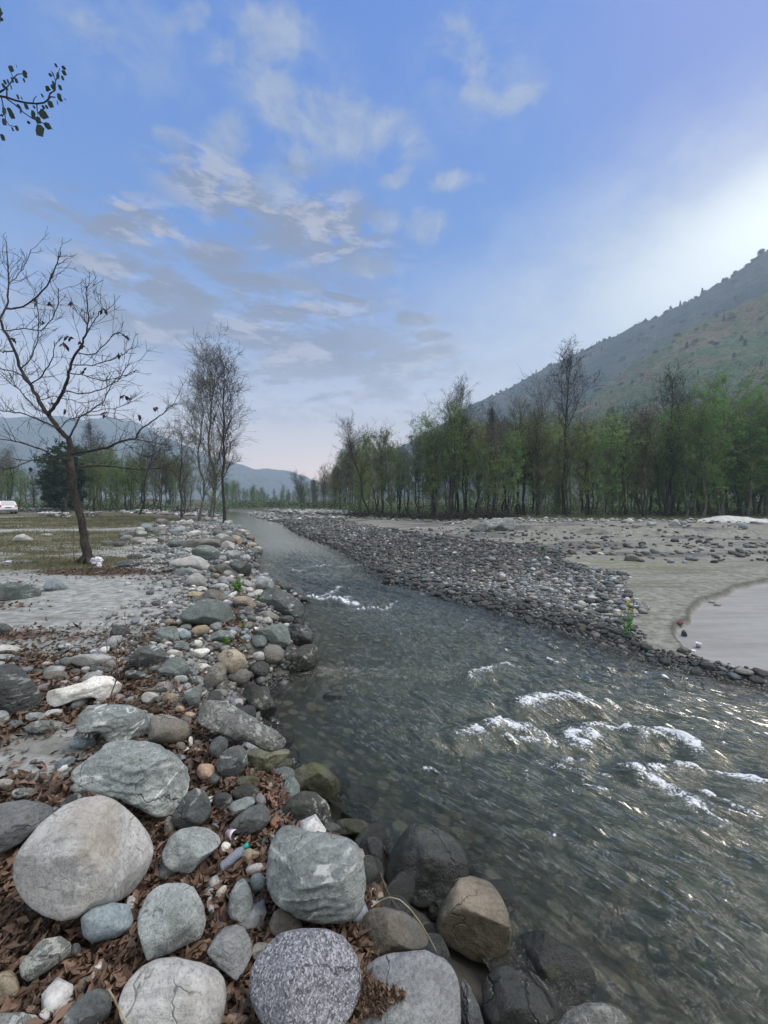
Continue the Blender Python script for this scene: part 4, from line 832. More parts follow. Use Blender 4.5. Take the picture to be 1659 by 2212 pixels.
B(6,(835,1225,80,50,0),'wet','dark wet stone where the bar meets the river','stone','stone',facets=1)
B(6,(735,1145,66,40,0),'dark','dark cobble on the narrow end of the bar','stone','stone',facets=1)
B(6,[(968,1010),(975,975),(995,963),(1012,985),(1022,1015),(1000,1022)],'dark','black pointed stone standing on the damp sand','stone','stone',facets=3)
B(10,(405,1060,40,18,-10),'green','greenish boulder at the far water end','boulder')
NH = len(ALL)
print('hand placed stones', NH)
# --- loose stones filling the belt: one object each, copied from a few shapes
def rock_proto(seed, lvl=3, flat=.6, rough=.09, facets=3):
    r2 = np.random.RandomState(seed); Sv, Fc = ico(lvl); sc = np.array([1, r2.uniform(.65, .95), flat*r2.uniform(.8, 1.15)])
    V = np.sign(Sv)*np.abs(Sv)**.9*sc
    for _ in range(facets):
        nn = r2.normal(size=3); nn /= np.linalg.norm(nn); d_ = (V@nn).max()*r2.uniform(.72, .9); ov = V@nn-d_; V = V-nn*np.where(ov > 0, ov*.8, 0)[:, None]
    o_ = r2.uniform(-50, 50, 3); V = V*(1+rough*fbm(V*1.6+o_, 3, 71)[:, None]*1.6); return V, Fc
PK = ['grey','pale','brown','green','blue','dark','white','tan','pink','slate']
ADJ = {'grey':'grey','pale':'pale grey','brown':'brown','green':'green-grey','blue':'bluish','dark':'dark','white':'white','tan':'tan','pink':'pinkish','slate':'slate-grey','wet':'wet black'}
protos = {}
def proto_mesh(mk, i):
    if (mk, i) not in protos:
        V, Fc = rock_proto(100+i*7+PK.index(mk) if mk in PK else 500+i, 4, .62, .09, 2+i)
        me = mesh_obj('loose_stone', V, Fc, RM[mk]); d = me.data; bpy.data.objects.remove(me); protos[(mk, i)] = d
    return protos[(mk, i)]
rz = np.random.RandomState(21)
heroes = list(ALL)
def place_loose(x, y, s, mk, label, group, cat='stone', name='loose_stone', sink=.2, i=None):
    d = proto_mesh(mk, rz.randint(3) if i is None else i); o = bpy.data.objects.new(name, d); COL.objects.link(o)
    o.location = (x, y, hgt(x, y)+s*.62*(1-sink)-s*.1); o.rotation_euler = (rz.uniform(-.3, .3), rz.uniform(-.3, .3), rz.uniform(0, 6.28)); o.scale = (s, s*rz.uniform(.8, 1.1), s*rz.uniform(.8, 1.15))
    tag(o, label, cat, group); ALL.append((x, y, s, o.location.z)); return o
def zone_name(x, y, dl):
    if y < 3.4: return 'among the nearest boulders'
    if y < 5.5: return 'by the long white boulder and the lichened slab' if dl > 0 else ''
    if y < 9: return 'on the bank around the dark green dome boulder'
    if y < 16: return 'in the belt around the whale-backed boulder'
    return 'in the far scatter beyond the bare tree'
cnt = 0; tries = 0
while cnt < 125 and tries < 60000:
    tries += 1
    y = 1.5+38*rz.rand()**1.7; x = xl(y)-rz.uniform(.05, 1)**1.6*(3.2 if y < 16 else 7.5); dl = xl(y)-x
    if abs(x) > y*1.02+.3: continue
    s = min(rz.uniform(.04, .12)*(1+.06*y), .42) if y < 16 else rz.uniform(.16, .42)
    A_ = np.array(ALL); dd = np.hypot(A_[:,0]-x, A_[:,1]-y)
    if (dd < A_[:,2]*.85+s*.8).any(): continue
    if y > 5 and y < 16 and dl > 2.6 and rz.rand() < .8: continue
    mk = PK[rz.choice(10, p=[.2,.16,.12,.12,.08,.1,.08,.05,.05,.04])]
    place_loose(x, y, s, mk, '%s loose stone lying %s' % (ADJ[mk], zone_name(x, y, dl)), '%s loose stones %s' % (ADJ[mk], zone_name(x, y, dl))); cnt += 1
wn = 0
for _ in range(4000):
    if wn >= 26: break
    y = rz.uniform(1.5, 5.0); x = xl(y)-rz.uniform(-.1, .95); s = rz.uniform(.06, .16); A_ = np.array(ALL)
    if (np.hypot(A_[:,0]-x, A_[:,1]-y) < A_[:,2]*.8+s*.75).any(): continue
    place_loose(x, y, s, 'wet', 'wet black stone in a gap between the boulders at the near water edge', 'wet black stones between the boulders at the near water edge'); wn += 1
# --- many-stone meshes
def scatter_mesh(name, pts, sizes, mat, flat=.5, lvl=1, nproto=6, cols=None, sink=.3, seed=5, smooth=True, kind='stuff', zs=None):
    r2 = np.random.RandomState(seed); PR = [rock_proto(900+seed*10+i, lvl, flat, .1, 2)[0] for i in range(nproto)]; Fc0 = ico(lvl)[1]
    n = len(pts); nv = len(PR[0]); ch = r2.randint(nproto, size=n); a = r2.uniform(0, 2*np.pi, n); tx = r2.uniform(-.3, .3, n)
    P_ = np.stack(PR)[ch]*sizes[:, None, None]*r2.uniform(.8, 1.2, (n, 1, 3)); ca, sa = np.cos(a)[:, None], np.sin(a)[:, None]
    zt = P_[:,:,2]+P_[:,:,0]*tx[:, None]
    z0 = (height(pts[:,0], pts[:,1]) if zs is None else zs)+sizes*flat*(1-sink)
    V = np.stack([P_[:,:,0]*ca-P_[:,:,1]*sa+pts[:,0:1], P_[:,:,0]*sa+P_[:,:,1]*ca+pts[:,1:2], zt+z0[:, None]], -1).reshape(-1, 3)
    Fc = (Fc0[None]+(np.arange(n)*nv)[:, None, None]).reshape(-1, 3)
    at = None
    if cols is not None: at = {'tone': np.repeat(cols, nv, 0)}
    o = mesh_obj(name, V, Fc, mat, smooth=smooth, attrs=at); return o
def tone_mat():
    m, n = newmat('river_cobbles'); a = attr(n, 'tone'); g = n.n('ShaderNodeNewGeometry'); p = g.outputs['Position']
    ns = n.noise(p, 30, 5, .65); ri = g.outputs['Random Per Island']
    c = n.mix(1.0, a.outputs['Color'], n.mix(n.mr(ns, .3, .7), (.6,.6,.6), (1.25,1.25,1.25)), 'MULTIPLY')
    z = n.sep(p)[2]; wm = n.mr(n.math('ADD', z, n.math('MULTIPLY', ri, -.05)), WZ+.13, WZ+.03)
    c = n.mix(n.math('MULTIPLY', wm, .85), c, n.mix(1.0, c, (.30,.30,.28), 'MULTIPLY'))
    finish(n, c, n.math('SUBTRACT', .8, n.math('MULTIPLY', wm, .4)), ns, .4, .01, .4); return m
M_tone = tone_mat()
TONES = np.array([(.22,.225,.22),(.30,.30,.29),(.15,.16,.155),(.09,.095,.09),(.12,.13,.12),(.50,.49,.46),(.25,.21,.16),(.18,.15,.12),(.20,.215,.235),(.065,.068,.065),(.045,.045,.042)])
def tones(n, p, r2):
    p = np.array(p, float); c_ = TONES[r2.choice(len(TONES), size=n, p=p/p.sum())]*r2.uniform(.8, 1.2, (n, 1)); return np.concatenate([c_, np.ones((n, 1))], 1)
def gravel_bar():
    r2 = np.random.RandomState(33); n = 60000
    y = 4.6+60*r2.rand(n)**2.1; x = xr(y)-.25+(np.interp(y, BE[:,0], BE[:,1])-xr(y)+.9)*r2.rand(n)
    wgt = (np.interp(y, BE[:,0], BE[:,1])-xr(y)+1)
    k_ = (r2.rand(n) < BAR(x, y)*np.clip(wgt/7, .05, 1)*(1-.5*ss(y, 25, 60))*np.clip(.95+1.4*fbm(P3(x*.6, y*.6), 3, 88), .25, 1)) & (np.abs(x) < y*1.12+1)
    x, y = x[k_], y[k_]; s = r2.lognormal(math.log(.032), .50, len(x))*(1+.022*y); s = np.clip(s, .016, .085+.004*y)
    # poisson-ish thinning with a hash grid
    order = np.argsort(-s); keep = []; cell = {}; cs = .12
    for i in order:
        cx_, cy_ = int(x[i]//cs), int(y[i]//cs); ok = True; rr = int(min(s[i]*1.7//cs+1, 4))
        for a in range(cx_-rr, cx_+rr+1):
            for b in range(cy_-rr, cy_+rr+1):
                for j in cell.get((a, b), ()):
                    if (x[i]-x[j])**2+(y[i]-y[j])**2 < (.78*(s[i]+s[j]))**2: ok = False; break
                if not ok: break
            if not ok: break
        if ok: keep.append(i); cell.setdefault((cx_, cy_), []).append(i)
    keep = np.array(keep); x, y, s = x[keep], y[keep], s[keep]
    dr = x-xr(y); pale = 1.3*ss(dr, .9, 2.0)*ss(y, 6, 7.5)*ss(y, 14, 10.5)+.9*np.exp(-(((x+2)/4.5)**2+((y-36)/6)**2))
    pale = np.clip(pale*(.7+.6*fbm(P3(x*.5, y*.5), 3, 81)), 0, 1)
    c1 = tones(len(x), [10,11,8,3,5,7,3,2,8,1,0], r2); c2 = tones(len(x), [2,.6,4,9,8,.6,1.2,3,2,12,12], r2)
    c_ = np.where((r2.rand(len(x)) < pale)[:, None], c1, c2)
    app = s/np.hypot(x, y); app = np.where(np.abs(x/y) < 1.0, app, 0); top = np.argsort(-app)[:300]; mask = np.zeros(len(x), bool); mask[top] = True
    print('bar cobbles', len(x))
    # the 300 that show largest are stones of their own
    CM = {}
    names = ['grey','pale','blue','dark','green','white','tan','brown','pink','wet']
    for i in top:
        cc = c_[i,:3]; br = cc.mean(); wt_ = height(np.array([x[i]]), np.array([y[i]]))[0] < WZ+.04
        if br > .36: mk = 'white'
        elif cc[0] > cc[2]*1.25: mk = 'tan' if br > .19 else 'brown'
        elif br > .25: mk = 'pale'
        elif br > .17: mk = 'blue' if cc[2] > cc[0] else 'grey'
        elif br > .11: mk = 'green'
        else: mk = 'dark'
        d = proto_mesh(mk, r2.randint(3)); o = bpy.data.objects.new('cobble', d); COL.objects.link(o)
        zc = float(height(np.array([x[i]]), np.array([y[i]]))[0]); o.location = (x[i], y[i], zc+s[i]*.4); o.scale = (s[i], s[i]*r2.uniform(.8, 1.1), s[i]*r2.uniform(.7, 1.0)); o.rotation_euler = (r2.uniform(-.25, .25), r2.uniform(-.25, .25), r2.uniform(0, 6.28))
        where = 'on the narrow near end of the gravel bar' if y[i] < 7.2 else ('along the wet edge of the gravel bar' if dr[i] < .9 else 'on top of the gravel bar')
        tag(o, '%s river cobble %s' % (ADJ[mk], where), 'cobble', '%s cobbles %s' % (ADJ[mk], where))
    m_ = ~mask; near = m_ & (y < 16); far = m_ & (y >= 16)
    pts = np.stack([x, y], -1)
    i1 = np.where(near)[0]; i2 = np.where(far)[0]
    # one mesh: near ones smooth
    lab = dict(kind='stuff')
    a = scatter_mesh('gravel_bar_cobbles', pts[i1], s[i1], M_tone, .45, 2, 6, c_[i1], .35, 3)
    tag(a, 'mass of grey and dark cobbles covering the gravel bar beside the river', 'cobbles', **lab)
    # small fill and the far part
    n = 26000; y = 4.9+50*r2.rand(n)**1.9; x = xr(y)-.1+(np.interp(y, BE[:,0], BE[:,1])-xr(y)+.5)*r2.rand(n); k_ = (r2.rand(n) < BAR(x, y)*.9) & (np.abs(x) < y*1.1+1); x, y = x[k_], y[k_]
    s2 = np.clip(r2.uniform(.014, .03, len(x))*(1+.05*y), 0, .09); dr = x-xr(y); pale = ss(dr, .9, 2.2)*ss(y, 6, 8)*ss(y, 15, 11)
    cc = np.where((r2.rand(len(x)) < pale)[:, None], tones(len(x), [10,11,8,3,5,7,3,2,8,1,0], r2), tones(len(x), [2,1,4,8,8,.6,2,3,2,11,11], r2))
    pp = np.concatenate([np.stack([x, y], -1), pts[i2]]); sz = np.concatenate([s2, s[i2]]); cc = np.concatenate([cc, c_[i2]])
    b = scatter_mesh('gravel_bar_pebbles', pp, sz, M_tone, .55, 1, 6, cc, .2, 4)
    tag(b, 'small pebbles and far cobbles spread between the larger cobbles of the gravel bar', 'pebbles', **lab)
gravel_bar()
def rubble():
    """rows of dark stones on the far sand, the stony far river and pebbles on the near bank"""
    r2 = np.random.RandomState(44)
    X, Y, Sz, C_ = [], [], [], []
    def add(n, fx, fy, s0, s1, p):
        x = fx(n); y = fy(n); k_ = (np.abs(x) < y*1.1+2); x, y = x[k_], y[k_]; X.append(x); Y.append(y); Sz.append(r2.uniform(s0, s1, len(x))**1.0*r2.uniform(.6, 1.2, len(x))); C_.append(tones(len(x), p, r2))
    dk = [3,1,5,8,7,.6,2,3,2,6,5]; lt = [8,10,5,2,3,6,3,2,4,0,0]
    for n, a, b, (ya, yb), sd_ in ((260,(0,34),0,(15,32),.5),(160,(-3,12),0,(24,34),.5),(130,(2,20),0,(16.8,18.2),.5),(120,(4,30),0,(19.5,21.5),.5),(100,(-2,14),0,(19,24),.8),(60,(8,24),0,(14.8,16.3),.3),(70,(16,34),0,(21,24),.3)):
        add(n, lambda m: r2.uniform(a[0], a[1], m), lambda m: r2.uniform(ya, yb, m), .05, .19, dk)
    x = r2.uniform(-45, -5, 2500); y = r2.uniform(50, 85, 2500); k_ = (x > xl(y)-14) & (x < xr(y)+18); X.append(x[k_]); Y.append(y[k_]); Sz.append(r2.uniform(.12, .42, k_.sum())); C_.append(tones(k_.sum(), lt, r2))
    x = r2.uniform(-14, 50, 900); te = np.interp(x, TE[:,0], TE[:,1]); y = te+r2.normal(0, 1.0, 900)-1.5-8*r2.rand(900)**2*(x > 6); X.append(x); Y.append(y); Sz.append(r2.uniform(.06, .26, 900)); C_.append(tones(900, lt, r2))
    X, Y, Sz, C_ = map(np.concatenate, (X, Y, Sz, C_))
    o = scatter_mesh('far_rubble', np.stack([X, Y], -1), Sz, M_tone, .55, 2, 6, C_, .3, 6); tag(o, 'scattered stones on the far sand and along the upstream bed', 'rubble', kind='stuff')
    # near bank pebbles
    n = 26000; y = 1.2+34*r2.rand(n)**2.0; dl = r2.rand(n)**1.3*(3.2+.18*y); x = xl(y)-dl
    dn = ss(3.0+.16*y-dl, 0, 1.5)*(.35+.65*ss(y, 3.2, 4.5))*(.55+.9*fbm(P3(x*1.2, y*1.2), 3, 83)); k_ = (r2.rand(n) < dn) & (np.abs(x) < y*1.15+.8) & ((dl > .85) | (y > 3.4))
    x, y = x[k_], y[k_]; sz = r2.lognormal(math.log(.020), .5, len(x))*(1+.08*y); sz = np.clip(sz, .008, .11)
    o = scatter_mesh('bank_pebbles', np.stack([x, y], -1), sz, M_tone, .6, 1, 8, tones(len(x), [8,9,5,3,5,5,3,2,5,.5,.3], r2), .25, 8); tag(o, 'small grey and white pebbles strewn between the boulders of the near bank', 'pebbles', kind='stuff')
rubble()
# ------------------------------------------------------------------ hills and mountains
def loft(name, crest, base, mat, nu=260, nv=90, amp=8, seed=1, back=True, kind='structure', prof=.9, fine=2.0):
    """crest, base: lists of world points; a solid ridge between them with a back slope"""
    C_ = np.array(crest, float); B_ = np.array(base, float); u = np.linspace(0, 1, nu)
    def rs_(P): s = np.linspace(0, 1, len(P)); return np.stack([np.interp(u, s, P[:,i]) for i in range(3)], -1)
    C_, B_ = rs_(C_), rs_(B_); v = np.linspace(0, 1, nv); vb = np.linspace(0, 1, 14)[1:]
    P = C_[:,None]*(1-v[None,:,None])+B_[:,None]*v[None,:,None]
    P[:,:,2] = B_[:,None,2]+(C_[:,None,2]-B_[:,None,2])*(1-v[None,:])**prof
    out = C_-B_; out[:,2] = 0
    Bk = C_[:,None]+out[:,None]*vb[None,:,None]*.8; Bk[:,:,2] = C_[:,None,2]*(1-vb[None,:])-5*vb[None,:]
    P = np.concatenate([Bk[:,::-1], P], 1); n0, n1 = P.shape[:2]; Q_ = P.reshape(-1, 3)
    sc = 1/(amp*7.0); nz = fbm(np.stack([Q_[:,0]*sc, Q_[:,1]*sc, Q_[:,2]*sc*.3], -1), 5, seed, .55)
    rid = 1-np.abs(fbm(np.stack([Q_[:,0]*sc*.6, Q_[:,1]*sc*.6, Q_[:,2]*0], -1), 3, seed+20))*2
    vv = np.tile(np.concatenate([vb[::-1]*0, v]), n0); k_ = ss(vv, 0, .12)
    Q_[:,2] += amp*(.45+.55*k_)*nz*1.0+amp*.8*k_*(rid-.6)+fine*fbm(Q_*(sc*9), 2, seed+5)
    i, j = np.meshgrid(np.arange(n0-1), np.arange(n1-1), indexing='ij'); i = i.ravel(); j = j.ravel()
    Fc = np.stack([i*n1+j, i*n1+j+1, (i+1)*n1+j+1, (i+1)*n1+j], -1)
    o = mesh_obj(name, Q_, Fc, mat); tag(o, kind=kind); return o, Q_.reshape(n0, n1, 3)
def WP(x, y, Y): return ((x-CX)/F*Y, Y, H+(HY-y)/F*Y)
def hill_mat(name, gA, gB, br, dk, sc=1.0):
    m, n = newmat(name); p = n.n('ShaderNodeNewGeometry').outputs['Position']
    a = n.noise(n.mapping(p, sc=(1,1,1.6)), .012*sc, 7, .68, .5); b = n.noise(p, .06*sc, 6, .7); c_ = n.noise(p, .35*sc, 4, .7)
    c = n.mix(n.mr(a, .40, .60), gA, br); c = n.mix(n.mr(b, .50, .62), c, gB); c = n.mix(n.mr(n.math('ADD', n.math('MULTIPLY', b, .5), n.math('MULTIPLY', c_, .5)), .50, .40), c, dk)
    c = n.mix(n.mr(c_, .60, .74, 0, .5), c, (.22,.19,.15))
    finish(n, c, .95, n.math('ADD', b, n.math('MULTIPLY', c_, .5)), .8, 6, .1); return m
M_hillB = hill_mat('far_slope', (.025,.055,.045), (.022,.045,.035), (.07,.08,.065), (.010,.022,.016), 1.3)
M_hillA = hill_mat('near_slope', (.06,.13,.04), (.038,.085,.03), (.18,.135,.075), (.014,.03,.014), 2.0)
M_mtn = hill_mat('distant_slope', (.09,.12,.12), (.09,.12,.12), (.12,.14,.14), (.07,.09,.09), .3)  # paler than the hills: extra distance haze put into the colour
crB = [WP(2300,150,340), WP(2050,300,380), WP(1850,420,430), WP(1659,541,480), WP(1580,600,500), WP(1500,645,530), WP(1420,683,560), WP(1380,700,580), WP(1300,738,620), WP(1230,772,650), WP(1180,790,680), WP(1100,838,720), WP(1020,872,770), WP(960,912,820), WP(890,950,880), WP(800,1000,960), WP(700,1045,1040), WP(600,1075,1100)]
bsB = [(300,60,-4), (280,110,-4), (250,150,-4), (225,180,-4), (210,200,-4), (195,220,-4), (180,240,-4), (170,260,-4), (160,285,-4), (148,310,-4), (136,340,-4), (120,380,-4), (100,430,-4), (75,490,-4), (45,560,-4), (5,650,-4), (-60,780,-4), (-200,950,-4)]
hb_, QB = loft('hill', crB, bsB, M_hillB, 460, 170, 14, 3, prof=1.05, fine=2.6)
crA = [WP(2300,420,250), WP(2000,500,285), WP(1800,570,310), WP(1659,628,335), WP(1580,668,350), WP(1500,700,365), WP(1430,745,375), WP(1370,790,385), WP(1300,838,395), WP(1240,880,405), WP(1180,935,415), WP(1120,1000,425), WP(1050,1075,440)]
bsA = [(330,50,-4), (280,90,-4), (240,110,-4), (205,130,-4), (190,145,-4), (175,160,-4), (165,180,-4), (155,200,-4), (148,225,-4), (142,260,-4), (138,300,-4), (132,350,-4), (128,400,-4)]
ha_, QA = loft('hill', crA, bsA, M_hillA, 360, 160, 9, 9, prof=1.0, fine=1.6)
loft('mountain', [WP(-900,860,825), WP(-400,880,880), WP(-100,905,935), WP(60,900,962), WP(139,899,990), WP(180,908,990), WP(222,903,1017), WP(299,914,1045), WP(347,942,1072), WP(400,965,1100), WP(479,994,1127), WP(548,1021,1155), WP(620,1056,1182), WP(700,1085,1210)],
     [(-1210,385,-6), (-935,440,-6), (-825,495,-6), (-715,550,-6), (-605,605,-6), (-550,660,-6), (-467,687,-6), (-412,715,-6), (-357,770,-6), (-330,825,-6), (-286,880,-6), (-236,935,-6), (-192,990,-6), (-143,1100,-6)], M_mtn, 260, 50, 18, 5, fine=3)
loft('mountain', [WP(-700,860,577), WP(-300,905,605), WP(-60,925,632), WP(0,933,660), WP(60,950,687), WP(120,985,704), WP(200,1010,715), WP(280,1045,742), WP(360,1075,759)],
     [(-935,275,-6), (-715,330,-6), (-632,357,-6), (-550,385,-6), (-495,412,-6), (-440,440,-6), (-407,467,-6), (-385,495,-6), (-363,550,-6)], M_mtn, 160, 40, 10, 6, fine=2)
loft('mountain', [WP(300,1055,1292), WP(430,1030,1320), WP(520,1018,1347), WP(570,1012,1375), WP(620,1018,1375), WP(680,1036,1375), WP(760,1060,1375), WP(860,1085,1375)],
     [(-770,1155,-6), (-660,1182,-6), (-495,1210,-6), (-440,1210,-6), (-385,1237,-6), (-275,1265,-6), (-165,1265,-6), (0,1292,-6)], M_mtn, 120, 30, 16, 8, fine=3)
# ------------------------------------------------------------------ trees
class MB:
    def __init__(s): s.V = []; s.F3 = []; s.F4 = []; s.n = 0
    def tube(s, P, r, k=5):
        P = np.asarray(P, float); m = len(P); T = np.gradient(P, axis=0); T /= np.linalg.norm(T, axis=1)[:, None]+1e-9
        ref = np.array([.31,.17,.93]) if abs(T[0][2]) < .9 else np.array([.9,.1,.2]); A = np.cross(T, ref); A /= np.linalg.norm(A, axis=1)[:, None]+1e-9; Bn = np.cross(T, A)
        a = np.arange(k)/k*2*np.pi; r = np.broadcast_to(r, (m,))
        V = P[:,None]+r[:,None,None]*(np.cos(a)[None,:,None]*A[:,None]+np.sin(a)[None,:,None]*Bn[:,None]); s.V.append(V.reshape(-1, 3))
        i, j = np.meshgrid(np.arange(m-1), np.arange(k), indexing='ij'); i = i.ravel(); j = j.ravel(); j2 = (j+1) % k
        s.F4.append(np.stack([i*k+j, i*k+j2, (i+1)*k+j2, (i+1)*k+j], -1)+s.n); s.n += m*k
    def quads(s, C_, sz, r2, aspect=.6, droop=0, flat=.0):
        """leaf-shaped quads at centres C_, free orientation"""
        n = len(C_); a = r2.normal(size=(n, 3)); a[:,2] = a[:,2]*(1-flat)-droop; a /= np.linalg.norm(a, axis=1)[:, None]+1e-9
        b = np.cross(a, r2.normal(size=(n, 3))); b /= np.linalg.norm(b, axis=1)[:, None]+1e-9
        sz = np.broadcast_to(sz, (n,))[:, None]; tip = C_+a*sz; root = C_-a*sz*.15; l = C_+a*sz*.4+b*sz*aspect*.5; r = C_+a*sz*.4-b*sz*aspect*.5
        s.V.append(np.stack([root, l, tip, r], 1).reshape(-1, 3)); s.F4.append(np.arange(4*n).reshape(n, 4)+s.n); s.n += 4*n
    def add(s, V, Fc): s.V.append(V); (s.F3 if Fc.shape[1] == 3 else s.F4).append(Fc+s.n); s.n += len(V)
    def obj(s, name, mat, parent=None, loc=(0,0,0), smooth=False):
        if not s.V: return None
        V = np.concatenate(s.V); FL = []
        if s.F3: FL.append(np.concatenate(s.F3))
        if s.F4: FL.append(np.concatenate(s.F4))
        return mesh_obj(name, V, FL, mat, parent, loc, smooth)
def bez(p, d, L, r2, n=5, wob=.08, up=.0):
    P = [np.array(p, float)]; d = np.array(d, float); d /= np.linalg.norm(d)
    for i in range(n-1):
        d = d+r2.normal(size=3)*wob+np.array([0,0,up]); d /= np.linalg.norm(d); P.append(P[-1]+d*L/(n-1))
    return np.array(P)
def perp(d, r2):
    a = r2.normal(size=3); a -= d*(a@d); return a/(np.linalg.norm(a)+1e-9)
def make_tree(name, seed, h, r0, lean=(0,0), limbs=26, base=.25, spread=0.37, ang=.9, up=.05, sub=6, twig=5, leafn=8, lsz=0.104, leafm=None, bark=None, stems=1, leaftop=1.0, twr=.014, flat=0.):
    r2 = np.random.RandomState(seed); T, Br, Lf = MB(), MB(), MB(); root = empty(name); root.location = (0, 0, -500)
    for st in range(stems):
        n = 10; tz = np.linspace(0, 1, n); hh = h*(1 if st == 0 else r2.uniform(.7, .95)); lx = lean[0]+(r2.uniform(-.16, .16) if stems > 1 else 0); ly = lean[1]+(r2.uniform(-.1, .1) if stems > 1 else 0)
        wob = np.cumsum(r2.normal(size=(n, 2))*.012*h, 0); bx = r2.uniform(-.5, .5, 2)*(stems > 1)
        TP = np.stack([bx[0]+lx*h*tz**1.1+wob[:,0], bx[1]+ly*h*tz+wob[:,1], hh*tz-.3], -1); TR = r0*(1-tz*.93)**.9+.012; TR[0] *= 1.45
        if st: TR = TR*.75
        T.tube(TP, TR, 7)
        at = lambda t: np.array([np.interp(t, tz, TP[:,i]) for i in range(3)])
        for i in range(limbs//stems):
            t = base+(1-base)*((i+r2.rand())/(limbs//stems))**.9; p = at(min(t, .99)); q_ = (1-t)/(1-base)
            a = i*2.4+r2.uniform(-.5, .5); L = h*spread*(.30+.85*math.sin(math.pi*min(1, q_*.80+.12)))*r2.uniform(.65, 1.15); el = ang+r2.uniform(-.25, .25)+.35*(1-q_)
            d = np.array([math.cos(a)*math.cos(el), math.sin(a)*math.cos(el), math.sin(el)]); rl = max(.016, np.interp(t, tz, TR)*.42)
            P = bez(p, d, L, r2, 6, .10, up); T.tube(P, np.linspace(rl, .010, 6), 4)
            for k_ in range(sub):
                s = r2.uniform(.25, 1); q2 = np.array([np.interp(s, np.linspace(0, 1, 6), P[:,c_]) for c_ in range(3)]); dd = P[-1]-P[0]; dd /= np.linalg.norm(dd)
                d2 = dd*.75+perp(dd, r2)*.7+np.array([0,0,.15]); L2 = L*r2.uniform(.25, .5); P2 = bez(q2, d2, L2, r2, 4, .12, up); Br.tube(P2, np.linspace(max(.012, rl*.4), .008, 4), 3)
                for m in range(twig):
                    s3 = r2.uniform(.2, 1); q3 = np.array([np.interp(s3, np.linspace(0, 1, 4), P2[:,c_]) for c_ in range(3)]); d3 = (P2[-1]-P2[0]); d3 /= np.linalg.norm(d3)+1e-9
                    d3 = d3*.7+perp(d3, r2)*.8; L3 = L2*r2.uniform(.3, .7); P3_ = bez(q3, d3, L3, r2, 3, .15, up); Br.tube(P3_, np.array([twr*.75, twr*.6, twr*.35]), 3)
                    if leafn and (q3[2] < h*leaftop*r2.uniform(.8, 1.15)):
                        c3 = P3_[0]+(P3_[-1]-P3_[0])*r2.rand(leafn, 1)+r2.normal(size=(leafn, 3))*.10; Lf.quads(c3, lsz*r2.uniform(.6, 1.3, leafn), r2, .75, .1, flat)
    T.obj('trunk', bark or M_bark, root, smooth=True); Br.obj('branches', bark or M_bark, root)
    if leafn: Lf.obj('foliage', leafm or M_lfg, root)
    return root
TR = {}
def proto_tree(k_, label, cat='tree', **kw): TR[k_] = (make_tree(kw.pop('name', 'alder_tree'), **kw), label, kw['h'])
proto_tree('green1', '', seed=1, h=13, r0=.16, limbs=34, base=.1, spread=0.31, leafn=11, lsz=0.141, leafm=M_lfg)
proto_tree('green2', '', seed=2, h=14, r0=.18, limbs=34, base=.12, spread=0.34, leafn=11, lsz=0.141, leafm=M_lfg, lean=(.05,0))
proto_tree('yel1', '', seed=3, h=12, r0=.13, limbs=30, base=.12, spread=0.30, leafn=11, lsz=0.119, leafm=M_lfy)
proto_tree('yel2', '', seed=4, h=13, r0=.15, limbs=32, base=.15, spread=0.34, leafn=9, lsz=0.111, leafm=M_lfy, leaftop=.8)
proto_tree('olive1', '', seed=5, h=14, r0=.15, limbs=30, base=.25, spread=0.29, leafn=8, lsz=0.096, leafm=M_lfd, bark=M_barkd)
proto_tree('olive2', '', seed=6, h=13, r0=.15, limbs=28, base=.3, spread=0.32, leafn=6, lsz=0.096, leafm=M_lfd, bark=M_barkd, lean=(-.12,0))
proto_tree('bare1', '', name='bare_tree', seed=7, h=15, r0=.14, limbs=30, base=.3, spread=0.25, ang=.95, leafn=0, sub=7, twig=7, twr=.017, bark=M_barkd)
proto_tree('bare2', '', name='bare_tree', seed=8, h=14, r0=.15, limbs=28, base=.35, spread=0.31, ang=.8, leafn=2, lsz=0.074, leafm=M_lfd, sub=7, twig=7, twr=.017, bark=M_barkd, lean=(-.22,0))
proto_tree('bright', '', seed=9, h=13, r0=.17, limbs=34, base=.18, spread=0.34, leafn=14, lsz=0.148, leafm=M_bright, up=.0, ang=.5)
proto_tree('slim', '', name='slender_tree', seed=10, h=12, r0=.08, limbs=16, base=.35, spread=0.21, leafn=8, lsz=0.111, leafm=M_lfd, sub=4)
proto_tree('clump', '', seed=11, h=13, r0=.15, limbs=36, base=.3, spread=0.28, leafn=8, lsz=0.104, leafm=M_lfg, stems=3, bark=M_barkd)
proto_tree('birch', '', name='bare_tree', seed=12, h=15, r0=.13, limbs=30, base=.12, spread=0.34, ang=1.0, leafn=3, lsz=0.074, leafm=M_lfd, sub=7, twig=8, twr=.016, up=.03)
r3 = np.random.RandomState(17)
used = set()
def plant(k_, Dx, Y, topD=None, label='', group=None, cat='tree', rot=None, hgt_m=None, wide=1.0):
    p, _, h = TR[k_]; X = (Dx-CX)/F*Y; zg = hgt(X, Y)
    hh = hgt_m if hgt_m else (HY-topD)/F*Y+H-zg; s = hh/h
    if k_ in used: o = copy_tree(p)
    else: o = p; used.add(k_)
    o.location = (X, Y, zg-.05); o.scale = (s*wide, s*wide, s); o.rotation_euler = (0, 0, r3.uniform(0, 6.28) if rot is None else rot); tag(o, label, cat, group); return o
